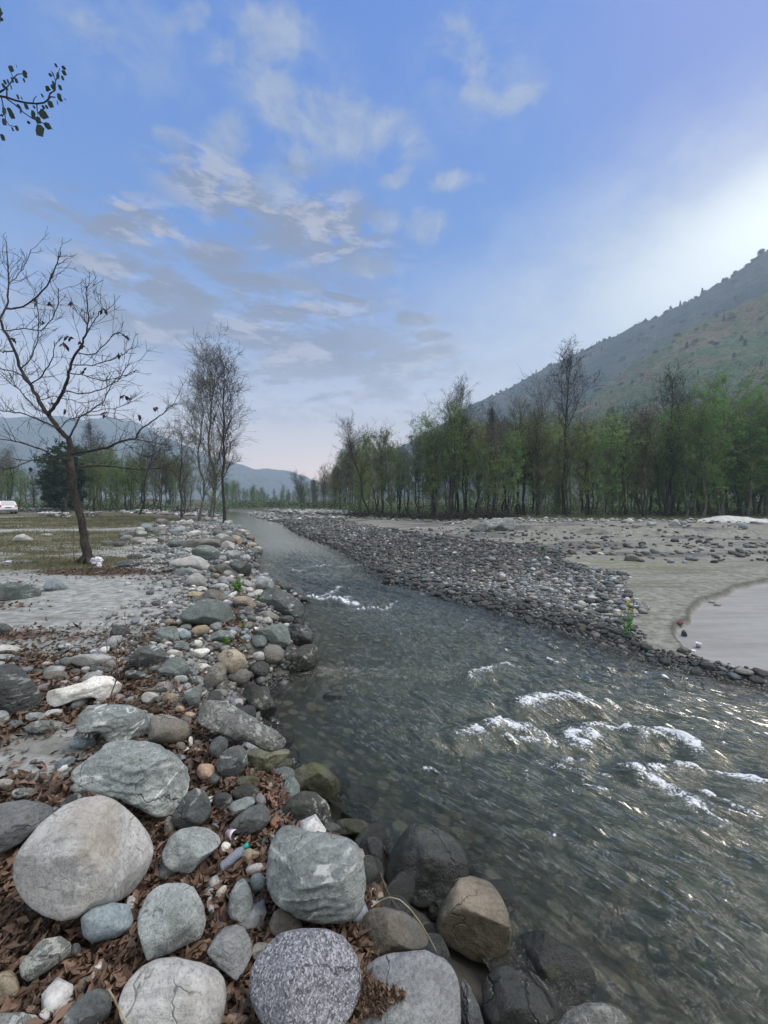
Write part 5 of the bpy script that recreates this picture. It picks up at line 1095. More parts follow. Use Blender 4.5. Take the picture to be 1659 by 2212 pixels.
# prominent trees of the right bank
g = 'prominent trees along the right bank'
for a in (('bare2',655,74,1028,'thin leaning bare tree, furthest left of the right bank wood',0),('olive1',700,80,1015,'slim tree just right of the leaning bare one',None),('bare2',800,57,928,'dark tree with a spreading bare crown leaning over the gravel',.1),
          ('green1',848,58,945,'green tree with a leaning trunk beside the spreading bare one',None),('olive2',905,55,958,'dark-trunked tree slanting left at the left end of the great wood',0),('green2',975,50,888,'broad green tree with the fullest crown, left of the blue hill foot',None),
          ('bare1',985,56,848,'tall bare tree whose twigs rise above the broad green crown',None),('yel1',1035,50,935,'yellow-green tree right of the broad green one',None),('bare1',1075,52,893,'dark bare tree with a long upright trunk',None),('olive1',1120,53,888,'tall olive-budded tree right of the dark bare one',None),
          ('yel2',1165,49,870,'yellow-green tree left of the tallest bare one',None),('bare1',1212,50,780,'tallest bare tree, rising against the hill',None),('yel1',1255,47,925,'light yellow-green tree right of the tallest bare one',None),('green1',1300,47,918,'green tree above the row of pale boulders',None),
          ('olive2',1352,50,905,'dark thin-leaved tree behind the row of pale boulders',None),('yel2',1390,48,925,'low yellow-green tree above the sand step',None),('bare1',1445,48,828,'brown bare round-crowned tree against the green slope',None),('bright',1500,47,930,'bright green tree left of the tallest bright one',None),
          ('bright',1562,46,838,'tallest bright green tree at the right',None),('green1',1610,48,900,'green tree right of the tallest bright one',None),('bright',1655,47,870,'bright green tree cut by the right edge',None),('clump',1130,49,930,'dark tree with three stems from one foot',None),
          ('clump',935,53,930,'slender cluster of stems left of the broad green tree',None)):
    plant(a[0], a[1], a[2], a[3], a[4], rot=a[5])
# rows behind them
prof = np.array([(560,1062),(640,1045),(700,1030),(740,985),(760,955),(850,955),(900,960),(940,925),(1000,905),(1060,925),(1180,905),(1260,925),(1330,935),(1420,900),(1540,890),(1659,880),(1800,860)])
kinds = ['green1','green2','yel1','yel2','olive1','olive2','bare1','slim','slim','clump']
nm = {'green1':'green half-leafed tree','green2':'green half-leafed tree','yel1':'yellow-green budding tree','yel2':'yellow-green budding tree','olive1':'olive-budded dark tree','olive2':'olive-budded dark tree','bare1':'bare dark tree','bare2':'bare dark tree','slim':'slender young tree','clump':'tree with several stems','bright':'bright green tree','birch':'bare tree'}
n_ = 0
for row, (off, cnt_) in enumerate(((1.5,24),(6,26),(11,26),(17,24),(26,22))):
    for i in range(cnt_):
        Dx = (742 if row < 1 else 705)+(1820-742)*(i+r3.uniform(-.4, .4)+.5)/cnt_
        x0 = (Dx-CX)/F*50; te = np.interp(x0, TE[:,0], TE[:,1])+off+r3.uniform(-2, 2); Y = te*(1+.0); X = (Dx-CX)/F*Y
        Y = max(Y, np.interp(X, TE[:,0], TE[:,1])+1.2); lim = np.interp(Dx, prof[:,0], prof[:,1]); top = lim+r3.uniform(-6, 60)*(1 if row < 3 else .5)
        k_ = kinds[r3.randint(len(kinds))] if Dx < 1380 else (['bright','green1','green2','yel2','olive1','slim','clump'][r3.randint(7)])
        wh = ['in the front row','in the second row','in the middle','deep inside','at the back'][row]; sec = 'left third' if Dx < 1000 else 'middle' if Dx < 1350 else 'right third'
        plant(k_, Dx, Y, top, '%s %s of the right bank wood, %s' % (nm[k_], wh, sec), 'trees %s of the right bank wood, %s, %s' % (wh, sec, nm[k_])); n_ += 1
for i in range(64):      # far left end of the right bank wood, by the upstream water
    Dx = 560+i*3.3+r3.uniform(-4, 4); Y = r3.uniform(82, 130) if Dx > 650 else r3.uniform(150, 200); top = np.interp(Dx, prof[:,0], prof[:,1])+r3.uniform(-8, 25)
    if Dx < 640 and r3.rand() < .5: continue
    k_ = ['bare1','olive1','slim','green1','slim','bare1'][r3.randint(6)]; plant(k_, Dx, Y, min(top, 1078), '%s in the distant wood upstream' % nm[k_], 'trees in the distant wood upstream, %s' % nm[k_])
# the left side
for a in (('birch',425,38,850,'multi-limbed bare tree, left one of the riverside group',None,'left'),('birch',447,40,790,'tallest bare tree of the riverside group on the left bank',None,''),('bare1',478,33,795,'bare tree whose curved foot stands at the river edge on the left bank',None,''),('yel2',462,41,960,'low budding tree inside the riverside group',None,''),('olive2',392,44,935,'thin tree at the left of the riverside group',None,'')):
    plant(a[0], a[1], a[2], a[3], a[4], rot=a[5])
proto_tree('ever', '', name='evergreen_tree', seed=30, h=10, r0=.2, limbs=50, base=.08, spread=0.28, ang=.35, leafn=23, lsz=0.178, leafm=M_ever, sub=7, twig=4)
plant('ever', 135, 52, 968, 'dark evergreen tree behind the bare tree trunk', wide=1.15); plant('ever', 112, 56, 1015, 'lower dark evergreen left of the taller one')
for a in (('birch',20,60,985,'bare tree behind the white car'),('birch',5,62,1000,'bare tree at the left edge behind the white car'),('bare1',205,58,925,'tall bare round-topped tree right of the dark evergreen'),('green1',215,50,990,'green tree between the bare trunk and the bird-house shelter'),('bare2',300,48,945,'dark bare tree with spreading crooked limbs, left of the riverside group'),('slim',265,42,1055,'small dark sapling standing alone in the field'),('green1',250,54,1000,'green budding tree behind the sapling')):
    plant(a[0], a[1], a[2], a[3], a[4])
kl = ['bare1','birch','olive1','slim','olive2','green1','clump','slim','green2']
for row, (Y0, cnt_) in enumerate(((56,26),(66,26),(78,26),(92,24))):
    for i in range(cnt_):
        Dx = -130+(500+130)*(i+r3.rand())/cnt_; Y = Y0+r3.uniform(-3, 4); k_ = kl[r3.randint(9)]; top = np.interp(Dx, [-130,0,60,110,200,260,340,400,500],[1000,1000,1025,1015,960,985,975,985,1040])+r3.uniform(0, 45)
        if (Dx-CX)/F*Y > xl(Y)-4: continue
        wh = ['front','second','third','back'][row]; plant(k_, Dx, Y, top, '%s in the %s row of the left bank wood' % (nm[k_], wh), 'trees in the %s row of the left bank wood, %s' % (wh, nm[k_]))
for i in range(30):
    Dx = 480+i*5+r3.uniform(-3, 3); Y = r3.uniform(135, 200); k_ = ['birch','green2','bare1','green1'][r3.randint(4)]; top = np.interp(Dx, [480,510,530,545,575,590,610,640],[1042,1048,1062,1055,1062,1072,1062,1072])+r3.uniform(-4, 10)
    if abs(Dx-555) < 16: k_ = 'green2'
    plant(k_, Dx, Y, top, '%s in the far wood at the bend of the river' % nm[k_], 'trees in the far wood at the bend, %s' % nm[k_])
for k_, v in list(TR.items()):
    if k_ not in used:
        for ch in list(v[0].children): bpy.data.objects.remove(ch)
        bpy.data.objects.remove(v[0])
def shrubs():
    """undergrowth of the woods and brushwood at the cut bank: too much to count"""
    r2 = np.random.RandomState(91); Lf, Tw = MB(), MB()
    def clumps(n, fx, fy, hh, mat_list, d=1.0):
        for i in range(n):
            x, y = fx(), fy(); x, y = (x, y) if not isinstance(y, tuple) else y
            z = hgt(x, y); w_ = r2.uniform(.5, 1.3)*d; h_ = hh*r2.uniform(.5, 1.3); m = int(55*d)
            P = r2.normal(size=(m, 3))*np.array([w_, w_, h_*.4]); P[:,2] = np.abs(P[:,2]); mat_list.quads(P+np.array([x, y, z]), r2.uniform(.08, .22, m), r2, .7)
            for k_ in range(5): Tw.tube(bez((x+r2.uniform(-.4, .4), y, z-.05), (r2.uniform(-.5, .5), r2.uniform(-.5, .5), 1), h_*1.2, r2, 4, .12), np.linspace(.02, .008, 4), 3)
    def edge(lo, hi, a, b):
        def f():
            x = r2.uniform(lo, hi); return x
        return f
    G1, G2 = MB(), MB()
    for i in range(620):
        Dx = r2.uniform(735, 1900); Y = 50+r2.uniform(0, 28); X = (Dx-CX)/F*Y; te = np.interp(X, TE[:,0], TE[:,1]); Y = te+r2.uniform(9, 44); X = (Dx-CX)/F*Y
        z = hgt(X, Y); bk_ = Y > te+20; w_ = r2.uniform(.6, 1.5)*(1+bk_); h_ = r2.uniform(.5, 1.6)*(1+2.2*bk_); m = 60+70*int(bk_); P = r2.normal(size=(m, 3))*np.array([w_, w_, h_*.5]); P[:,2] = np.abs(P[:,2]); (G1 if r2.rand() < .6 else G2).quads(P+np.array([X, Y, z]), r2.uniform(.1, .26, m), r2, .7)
    for i in range(260):
        Y = r2.uniform(57, 95); Dx = r2.uniform(-150, 470); X = (Dx-CX)/F*Y; z = hgt(X, Y); w_ = r2.uniform(.6, 1.6); h_ = r2.uniform(.6, 1.8); m = 60; P = r2.normal(size=(m, 3))*np.array([w_, w_, h_*.5]); P[:,2] = np.abs(P[:,2]); (G1 if r2.rand() < .7 else G2).quads(P+np.array([X, Y, z]), r2.uniform(.1, .28, m), r2, .7)
    for i in range(240):   # far woods' feet
        Y = r2.uniform(105, 175); Dx = r2.uniform(470, 760); X = (Dx-CX)/F*Y; z = hgt(X, Y); w_ = r2.uniform(1, 2.5); h_ = r2.uniform(1, 3); m = 50; P = r2.normal(size=(m, 3))*np.array([w_, w_, h_*.5]); P[:,2] = np.abs(P[:,2]); (G1 if r2.rand() < .7 else G2).quads(P+np.array([X, Y, z]), r2.uniform(.2, .45, m), r2, .7)
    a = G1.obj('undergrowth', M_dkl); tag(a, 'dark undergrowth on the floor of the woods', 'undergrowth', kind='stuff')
    a = G2.obj('undergrowth', M_lfg); tag(a, 'green undergrowth on the floor of the woods', 'undergrowth', kind='stuff')
    # brushwood on the cut bank
    for i in range(150):
        Dx = r2.uniform(750, 1110); X = (Dx-CX)/F*50; Y = np.interp(X, TE[:,0], TE[:,1])+r2.uniform(-1.2, 1.2); X = (Dx-CX)/F*Y; z = hgt(X, Y)
        for k_ in range(5): Tw.tube(bez((X+r2.uniform(-.6, .6), Y+r2.uniform(-.4, .4), z), (r2.normal(), r2.normal(), r2.uniform(.1, 1)), r2.uniform(.6, 1.6), r2, 4, .3), np.linspace(.035, .01, 4), 3)
        m = 26; P = r2.normal(size=(m, 3))*np.array([.7, .5, .3]); P[:,2] = np.abs(P[:,2]); Lf.quads(P+np.array([X, Y, z]), r2.uniform(.08, .2, m), r2, .7)
    a = Tw.obj('brushwood', M_barkd); tag(a, 'tangle of dead brushwood and roots along the cut bank', 'brushwood', kind='stuff')
    a = Lf.obj('undergrowth', M_dkl); tag(a, 'dark leaves caught in the brushwood on the cut bank', 'undergrowth', kind='stuff')
shrubs()
# shrubs and trees on the hill slope: single small crowns
def crown_proto(seed, conifer=False, mat=None):
    r2 = np.random.RandomState(seed); m = MB(); n = 420
    if conifer: t = r2.rand(n)**.7; a = r2.uniform(0, 6.28, n); rr = (1-t)*.42*r2.uniform(.5, 1, n); P = np.stack([rr*np.cos(a), rr*np.sin(a), t*1.6], -1)
    else: P = r2.normal(size=(n, 3)); P /= np.linalg.norm(P, axis=1)[:, None]; P *= (r2.rand(n)**.4*(.6+.18*vnoise(P*2+seed, 3)))[:, None]; P[:,2] = P[:,2]*.75+.5
    m.quads(P, .17*r2.uniform(.6, 1.3, n), r2, .9); return m.obj('hillside_tree', mat or M_ever)
CP = [crown_proto(1), crown_proto(2), crown_proto(3, True), crown_proto(4, mat=M_lfd)]
first = [True]*4
def hilltree(Q_, iu, iv, s, k_, label, group):
    p = Q_[iu, iv]; o = CP[k_]
    if not first[k_]: o = o.copy(); COL.objects.link(o)
    first[k_] = False; o.location = (p[0], p[1], p[2]-s*.1); o.scale = (s*r3.uniform(.9, 1.3), s*r3.uniform(.9, 1.3), s*r3.uniform(.8, 1.2)); o.rotation_euler = (0, 0, r3.uniform(0, 6.28)); tag(o, label, 'hill tree', group)
KN = ['round dark tree','broad dark tree','pointed conifer','dull green bush']
for i in range(95):
    k_ = r3.randint(3) if r3.rand() < .9 else 3; iu = int(np.clip(60+360*r3.rand(), 0, 459)); hilltree(QB, iu, 13+r3.randint(0, 2), r3.uniform(1.6, 4.2)*(1 if r3.rand() < .85 else 1.6), k_, '%s on the skyline of the blue hill' % KN[k_], '%s on the hill skyline' % KN[k_])
for i in range(70):
    k_ = r3.randint(4); hilltree(QB, r3.randint(50, 300), 15+r3.randint(0, 95), r3.uniform(2.5, 6), k_, '%s on the blue far slope' % KN[k_], '%s on the far slope' % KN[k_])
for i in range(90):
    k_ = r3.randint(4); iu = r3.randint(60, 300); iv = 14+int(110*r3.rand()**1.3); hilltree(QA, iu, iv, r3.uniform(1.5, 4.2), k_, '%s on the green-brown near slope' % KN[k_], '%s on the near slope' % KN[k_])
for k_ in range(4):
    if first[k_]: bpy.data.objects.remove(CP[k_])
# ------------------------------------------------------------------ small life and litter
def hit(c_, x, y, dflt=None):
    """first surface met by the sight line of a surveyed point"""
    bpy.context.view_layer.update(); dg = bpy.context.evaluated_depsgraph_get(); v = Vector(ray(*D(c_, x, y))).normalized()
    org = Vector((0, 0, H)); 
    for _ in range(6):
        ok, loc, nrm, idx, ob, _m = S.ray_cast(dg, org, v)
        if not ok: return np.array(ground(*D(c_, x, y))), np.array([0,0,1.])
        if ob.name.startswith('river') or ob.name.startswith('haze'): org = loc+v*.01; continue
        return np.array(loc), np.array(nrm)
    return np.array(loc), np.array(nrm)
def leaf_litter():
    r2 = np.random.RandomState(55)
    n = 150000; r = .9+13.5*r2.rand(n)**1.25; a = r2.uniform(-1.15, .55, n); x = r*np.sin(a); y = r*np.cos(a); k_ = (x < xl(y)-.02); x, y = x[k_], y[k_]
    z = height(x, y); k_ = (r2.rand(len(x)) < LEAF(x, y)**1.1) & (z > WZ+.02); x, y, z = x[k_], y[k_], z[k_]
    r = np.hypot(x, y); k_ = r2.rand(len(x)) < np.clip(4.5/r, .2, 1); x, y, z = x[k_][:60000], y[k_][:60000], z[k_][:60000]; n = len(x); print('leaves', n)
    s = r2.uniform(.013, .036, n)*(1+.06*np.hypot(x, y)); az = r2.uniform(0, 6.28, n); pt = r2.normal(0, .45, n); rl = r2.normal(0, .6, n); w_ = s*r2.uniform(.3, .55, n); fold = r2.uniform(.2, 1.2, n); curl = r2.uniform(-.3, 1.1, n)
    L_ = np.zeros((n, 5, 3)); L_[:,0,0] = -s; L_[:,1,1] = w_; L_[:,1,2] = fold*w_; L_[:,2,0] = s; L_[:,2,2] = curl*s; L_[:,3,1] = -w_; L_[:,3,2] = fold*w_; L_[:,4,0] = .1*s; L_[:,4,2] = -.05*s
    def rot(V, a_, i, j):
        c_, s_ = np.cos(a_)[:, None], np.sin(a_)[:, None]; p, q_ = V[:,:,i]*c_-V[:,:,j]*s_, V[:,:,i]*s_+V[:,:,j]*c_; V[:,:,i], V[:,:,j] = p, q_
    rot(L_, rl, 1, 2); rot(L_, pt, 0, 2); rot(L_, az, 0, 1); L_ += np.stack([x, y, z+s*.25+r2.uniform(0, .02, n)], -1)[:, None]
    b = np.arange(n)[:, None]*5; Fc = np.concatenate([b+np.array([0,4,2,1]), b+np.array([0,3,2,4])])
    o = mesh_obj('leaf_litter', L_.reshape(-1, 3), Fc, M_litter, smooth=False); tag(o, 'thick brown fallen leaves lying between the boulders and on the sand', 'fallen leaves', kind='stuff')
leaf_litter()
def grass():
    r2 = np.random.RandomState(56); n = 190000; r = 8+45*r2.rand(n)**1.15; a = r2.uniform(-.85, -.22, n); x = r*np.sin(a); y = r*np.cos(a); L = xl(y); dl = L-x
    g = ss(y, 9.5, 14)*ss(dl, 2.5, 7)*(.5+.9*fbm(P3(x*.45, y*1.1), 4, 31)); path = np.exp(-((y-(26+.25*(x+20)))/1.2)**2)*ss(-x, 8, 12); g = g*(1-.9*path); g = np.maximum(g, np.exp(-(((x+10.0)/2.0)**2+((y-12.3)/1.2)**2)))
    k_ = r2.rand(n) < np.clip(g-.12, 0, 1); x, y = x[k_][:70000], y[k_][:70000]; n = len(x); z = height(x, y); h_ = r2.uniform(.03, .12, n)*(1+.012*np.hypot(x, y)); w_ = .004*(1+.12*np.hypot(x, y)); az = r2.uniform(0, 6.28, n); ln = r2.uniform(.1, .8, n)*h_
    V = np.stack([np.stack([x-w_*np.cos(az), y-w_*np.sin(az), z-.01], -1), np.stack([x+w_*np.cos(az), y+w_*np.sin(az), z-.01], -1), np.stack([x+ln*np.sin(az), y+ln*np.cos(az), z+h_], -1)], 1).reshape(-1, 3)
    o = mesh_obj('grass', V, np.arange(3*n).reshape(n, 3), M_grass, smooth=False); tag(o, 'short dry brown and green grass on the left bank field', 'grass', kind='stuff')
    # green floor of the wood and dry tufts by the far stones
    n = 60000; x = r2.uniform(-5, 60, n); te = np.interp(x, TE[:,0], TE[:,1]); y = te+r2.uniform(-1.0, 9, n); k_ = (fbm(P3(x*.3, y*.5), 3, 86) > -.1) & (np.abs(x) < y*1.15); x, y = x[k_], y[k_]; n = len(x); z = height(x, y); h_ = r2.uniform(.06, .28, n); w_ = .03; az = r2.uniform(0, 6.28, n); ln = .4*h_
    V = np.stack([np.stack([x-w_*np.cos(az), y-w_*np.sin(az), z-.01], -1), np.stack([x+w_*np.cos(az), y+w_*np.sin(az), z-.01], -1), np.stack([x+ln*np.sin(az), y+ln*np.cos(az), z+h_], -1)], 1).reshape(-1, 3)
    o = mesh_obj('grass', V, np.arange(3*n).reshape(n, 3), M_lfd, smooth=False); tag(o, 'green grass along the foot of the right bank wood', 'grass', kind='stuff')
grass()
# ------------------------------------------------------------------ the bare tree on the left bank
def hero_tree():
    r2 = np.random.RandomState(61); base = ground(*D(8, 545, 2085)); Y0 = base[1]; root = empty('bare_tree', base); T, Br, Lf = MB(), MB(), MB()
    tag(root, 'large bare leaning tree with wide crooked branches standing in the grass on the left bank', 'tree')
    def line(pts, y0, y1):
        n = len(pts); out = []
        for i, p in enumerate(pts):
            Y = Y0+y0+(y1-y0)*i/(n-1)+r2.uniform(-.05, .05); q_ = ray(*D(8, *p)); out.append(np.array([q_[0]*Y, Y, H+q_[2]*Y])-base)
        P = np.array(out); s = np.linspace(0, 1, n); u = np.linspace(0, 1, n*3); return np.stack([np.interp(u, s, P[:,c_]) for c_ in range(3)], -1)+r2.normal(size=(n*3, 3))*.012
    tr = [(548,2110),(540,2010),(520,1900),(505,1790),(470,1680),(455,1560),(440,1450),(428,1310),(370,1250),(300,1160),(240,1070),(190,970),(130,880),(90,760),(30,640),(0,560),(-45,440),(-80,330),(-90,180)]
    P = line(tr, 0, .5); P[0][2] = -.15; rad = np.interp(np.linspace(0, 1, len(P)), [0,.04,.12,.35,.42,.6,.8,1], [.22,.135,.11,.09,.07,.05,.035,.011]); T.tube(P, rad, 10)
    for a in range(6):
        an = a*1.05+.3; T.tube(bez((0, 0, .28), (math.cos(an)*.9, math.sin(an)*.9, -.7), .62, r2, 4, .1), [.09,.075,.05,.02], 6)
    L = [([(300,1160),(345,1100),(390,1020),(420,930),(440,850),(480,770),(515,700),(545,640),(550,560),(540,440),(538,355)],0,-1.6,.065),([(0,560),(50,470),(52,350),(50,200),(40,75)],0,.7,.04),([(40,500),(130,490),(220,440),(290,360),(330,280),(360,200),(378,140)],.1,-1.2,.035),
         ([(430,1310),(470,1220),(500,1170),(570,1130),(640,1080),(680,1000),(720,930)],0,1.2,.04),([(450,1400),(560,1385),(680,1360),(760,1320),(840,1310),(870,1250),(960,1190),(1030,1140),(1085,1085)],0,-1.0,.055),([(840,1310),(940,1330),(1045,1345)],-.6,-1.2,.02),([(760,1320),(830,1380),(900,1420),(1010,1450)],-.4,-1.0,.016),
         ([(470,1490),(600,1475),(740,1490),(860,1500),(960,1495),(1060,1490)],0,1.0,.04),([(440,1440),(340,1420),(250,1370),(130,1330),(0,1310),(-80,1290)],0,-1.4,.04),([(440,1530),(330,1420),(200,1440),(80,1490),(10,1500)],0,1.0,.03),([(370,1250),(250,1190),(130,1150),(0,1130),(-90,1100)],0,1.5,.04),
         ([(190,970),(250,920),(290,880),(330,800),(340,700)],0,-1.0,.028),([(430,900),(520,910),(640,945),(740,930),(860,880)],-.5,.4,.024),([(395,1010),(500,1030),(640,1000),(740,940),(800,840)],-.4,-1.6,.024),([(570,1140),(700,1120),(800,1090),(850,1020)],.5,1.2,.016),([(480,770),(580,790),(680,690),(720,650),(780,655)],-.9,-.3,.02),
         ([(440,850),(560,850),(650,830),(760,790),(820,740)],-.8,-1.6,.02),([(545,640),(590,560),(640,500),(670,515)],-1.2,-1.8,.015),([(545,600),(500,540),(440,460)],-1.2,-.7,.014),([(190,970),(120,900),(40,880),(-60,860)],0,-1.0,.03),([(90,760),(20,770),(-60,740)],.1,.9,.03),([(30,640),(130,620),(250,640),(330,560),(360,480),(368,370)],.2,-1.0,.022),
         ([(300,1160),(220,1120),(130,1010),(60,960),(0,900)],0,1.3,.024),([(370,1250),(420,1190),(520,1160),(640,1160),(760,1200)],0,-1.6,.018),([(130,880),(200,800),(230,700),(240,560),(225,440)],.2,.9,.024),([(50,350),(110,300),(160,220),(195,130)],.2,.9,.016),([(240,1070),(330,1040),(420,1060),(520,1090),(600,1060)],.1,1.4,.018)]
    allp = []
    for pts, a, b, r in L:
        Pn = line(pts, a, b); T.tube(Pn, np.linspace(r*.8, .010, len(Pn))**1.0, 6); allp.append((Pn, r))
    allp.append((P[20:], .05))
    ends = []
    for Pn, r in allp:
        ln = np.linalg.norm(np.diff(Pn, axis=0), axis=1).sum(); m = int(ln*5.2)
        for k_ in range(m):
            s = r2.uniform(.12, 1); i = s*(len(Pn)-1); i0 = min(int(i), len(Pn)-2); q_ = Pn[i0]+(Pn[i0+1]-Pn[i0])*(i-i0); d = Pn[i0+1]-Pn[i0]; d /= np.linalg.norm(d)+1e-9
            d2 = d*.8+perp(d, r2)*.75+np.array([0,0,.25]); L2 = r2.uniform(.35, 1.25)*(1-.3*s); P2 = bez(q_, d2, L2, r2, 6, .17, .07); Br.tube(P2, np.linspace(.0075, .0045, 6), 4)
            for t in range(r2.randint(1, 5)):
                s3 = r2.uniform(.3, 1); j = int(s3*5) if s3 < 1 else 4; d3 = P2[min(j+1, 5)]-P2[min(j, 4)]; d3 /= np.linalg.norm(d3)+1e-9; P3_ = bez(P2[min(j, 4)], d3*.8+perp(d3, r2)*.6, L2*r2.uniform(.25, .55), r2, 4, .18, .08); Br.tube(P3_, np.linspace(.0052, .0036, 4), 3); ends.append(P3_[-1])
            ends.append(P2[-1])
    E = np.array(ends); Lf.quads(E[r2.rand(len(E)) < .10], .03, r2, .7, .3)
    for (x, y, d_) in ((440,460,-.9),(640,505,-1.6),(420,670,-.8),(405,720,-.6),(508,715,-1.0),(780,665,-.4),(650,1150,-1.0),(865,1160,-.8),(975,1120,-.9),(745,775,-1.2),(315,460,-.9),(90,685,.2),(770,1045,-.5),(265,580,.4),(225,465,.5),(405,1135,.1),(185,1490,.5),(315,1080,.1),(515,890,.1)):
        q_ = ray(*D(8, x, y))*(Y0+d_); q_[2] += H; q_ = q_-base
        for _ in range(3): Lf.quads(q_[None]+r2.normal(size=(2, 3))*.03, r2.uniform(.10, .18, 2), r2, .55, 1.3)
    T.obj('trunk', M_barkd, root, smooth=True); Br.obj('branches', M_barkd, root); Lf.obj('withered_leaves', M_dead, root)
    return base
hb = hero_tree()
# ------------------------------------------------------------------ branch reaching in at the upper left, with its own tree outside the picture
def overhang():
    r2 = np.random.RandomState(62); Y0 = 3.4
    def pt(x, y, d_=0): q_ = ray(*D(13, x, y))*(Y0+d_); q_[2] += H; return q_
    root = empty('leafy_tree', (-7.5, 3.0, hgt(-7.5, 3.0))); tag(root, 'small-leaved branch reaching in from the upper left corner', 'tree'); b0 = np.array(root.location)
    T, Br, Lf = MB(), MB(), MB(); T.tube(np.array([(0,0,-.2),(.1,0,1.5),(0,.1,3),(.2,.2,4.6),(.2,.2,6.2)]), [.2,.16,.14,.11,.06], 9)
    a = pt(0, 985)-b0; T.tube(np.array([(.15,.15,3.9), a+np.array([-2.6,-.1,-.1]), a+np.array([-1.2,-.05,.12]), a+np.array([-.35,0,.06]), a]), [.07,.05,.03,.016,.010], 7)
    def tw(pts, r, d0=0, d1=0):
        P = np.array([pt(x, y, d0+(d1-d0)*i/(len(pts)-1)) for i, (x, y) in enumerate(pts)])-b0; Br.tube(P, np.linspace(r, r*.5, len(P)), 5); return P
    tw([(0,985),(140,1010),(340,1080),(560,1130),(800,1150),(960,1130),(1050,1060),(1100,1000),(1200,1010)], .009); tw([(1050,1060),(1090,930),(1200,860),(1210,660),(1180,560),(1110,440)], .006, 0, .1); tw([(1210,660),(1270,500),(1300,380)], .004, .1, .1)
    tw([(100,1010),(320,1170),(520,1350),(700,1470),(850,1540),(1000,1600),(1140,1710)], .006, 0, -.1); tw([(150,1000),(150,880),(130,820),(240,690),(300,590),(380,510),(480,500)], .006, 0, .1); tw([(-40,920),(60,860),(130,820)], .008); tw([(30,1010),(70,1200),(100,1330),(120,1500),(200,1620),(330,1650)], .005, 0, -.1)
    tw([(-60,1430),(40,1400),(110,1390)], .005); tw([(-40,1800),(40,1860),(110,1940)], .006); tw([(720,1130),(740,1050),(800,980)], .004); tw([(800,1160),(810,1300),(830,1400)], .005); tw([(290,590),(240,480),(240,400)], .004)
    tw([(-60,-560),(-320,-100),(-380,600),(-150,960)], .008); tw([(-40,-700),(10,-760),(60,-830)], .006); tw([(-60,-560),(0,-640),(40,-700)], .006)
    lv = [(160,330,300,430,.11),(370,330,400,400,.03),(440,400,560,450,.05),(470,470,600,570,.07),(450,560,520,640,.05),(340,640,440,740,.06),(250,600,330,720,.05),(150,640,220,720,.05),(70,660,170,740,.05),(0,690,100,780,.05),(240,760,280,870,.04),(120,830,220,880,.04),
          (370,980,450,1080,.05),(490,1060,540,1100,.03),(500,1140,620,1260,.06),(640,1240,720,1440,.09),(740,1420,880,1560,.12),(760,1560,900,1840,.14),(870,1340,930,1240,.06),(860,1380,1110,1500,.06),(940,1580,1140,1700,.04),(480,1260,500,1420,.06),(620,1600,700,1600,.04),(340,1170,440,1210,.04),
          (1050,1130,1200,1260,.08),(930,1000,1000,1060,.04),(1010,880,1080,880,.03),(960,760,1090,830,.05),(1090,750,1220,830,.06),(1150,690,1230,810,.05),(1270,760,1370,870,.06),(1210,900,1320,1040,.10),(1370,1010,1400,1020,.02),(1290,1060,1410,1140,.03),(1200,1050,1240,1140,.03),(1070,540,1160,560,.03),(1100,430,1150,520,.03),
          (1190,420,1260,540,.07),(1230,540,1300,640,.04),(1340,570,1420,660,.06),(1320,420,1450,510,.03),(1210,330,1290,390,.04),(1310,320,1420,360,.03),(700,1200,770,1230,.04),(900,1200,990,1260,.05),(960,1180,1050,1240,.03),
          (40,1230,140,1370,.10),(140,1260,280,1340,.06),(210,1370,370,1510,.06),(60,1500,170,1650,.11),(210,1640,280,1720,.05),(280,1600,380,1700,.08),(0,1380,60,1410,.06),(0,1820,120,1960,.08),(0,1140,20,1180,.04),(0,1280,60,1350,.05),(-30,-760,60,-880,.08),(0,-680,70,-700,.05),(-40,-900,20,-960,.06)]
    for x0, y0, x1, y1, wd in lv:
        a_, b_ = pt(x0, y0)-b0, pt(x1, y1)-b0; m_ = (a_+b_)/2; ax = b_-a_; L_ = np.linalg.norm(ax); n_ = perp(ax/L_, r2); n_[1] *= .5; bb = np.cross(ax/L_, [0,1,0]); bb = bb/np.linalg.norm(bb); w_ = min(L_*.30, .045)*(.7+wd*4); o_ = np.array([0, r2.uniform(-.02, .02), 0])
        V = np.array([a_, a_+ax*.25+bb*w_*.75, a_+ax*.6+bb*w_, b_, a_+ax*.6-bb*w_, a_+ax*.25-bb*w_*.75])+o_; V[[1,2]] += [0,-.008,0]; V[[4,5]] += [0,.008,0]; Lf.add(V, np.array([[0,1,4,5],[1,2,3,4]]))
    T.obj('trunk', M_barkd, root, smooth=True); Br.obj('twigs', M_barkd, root); Lf.obj('foliage', M_ever, root)
overhang()
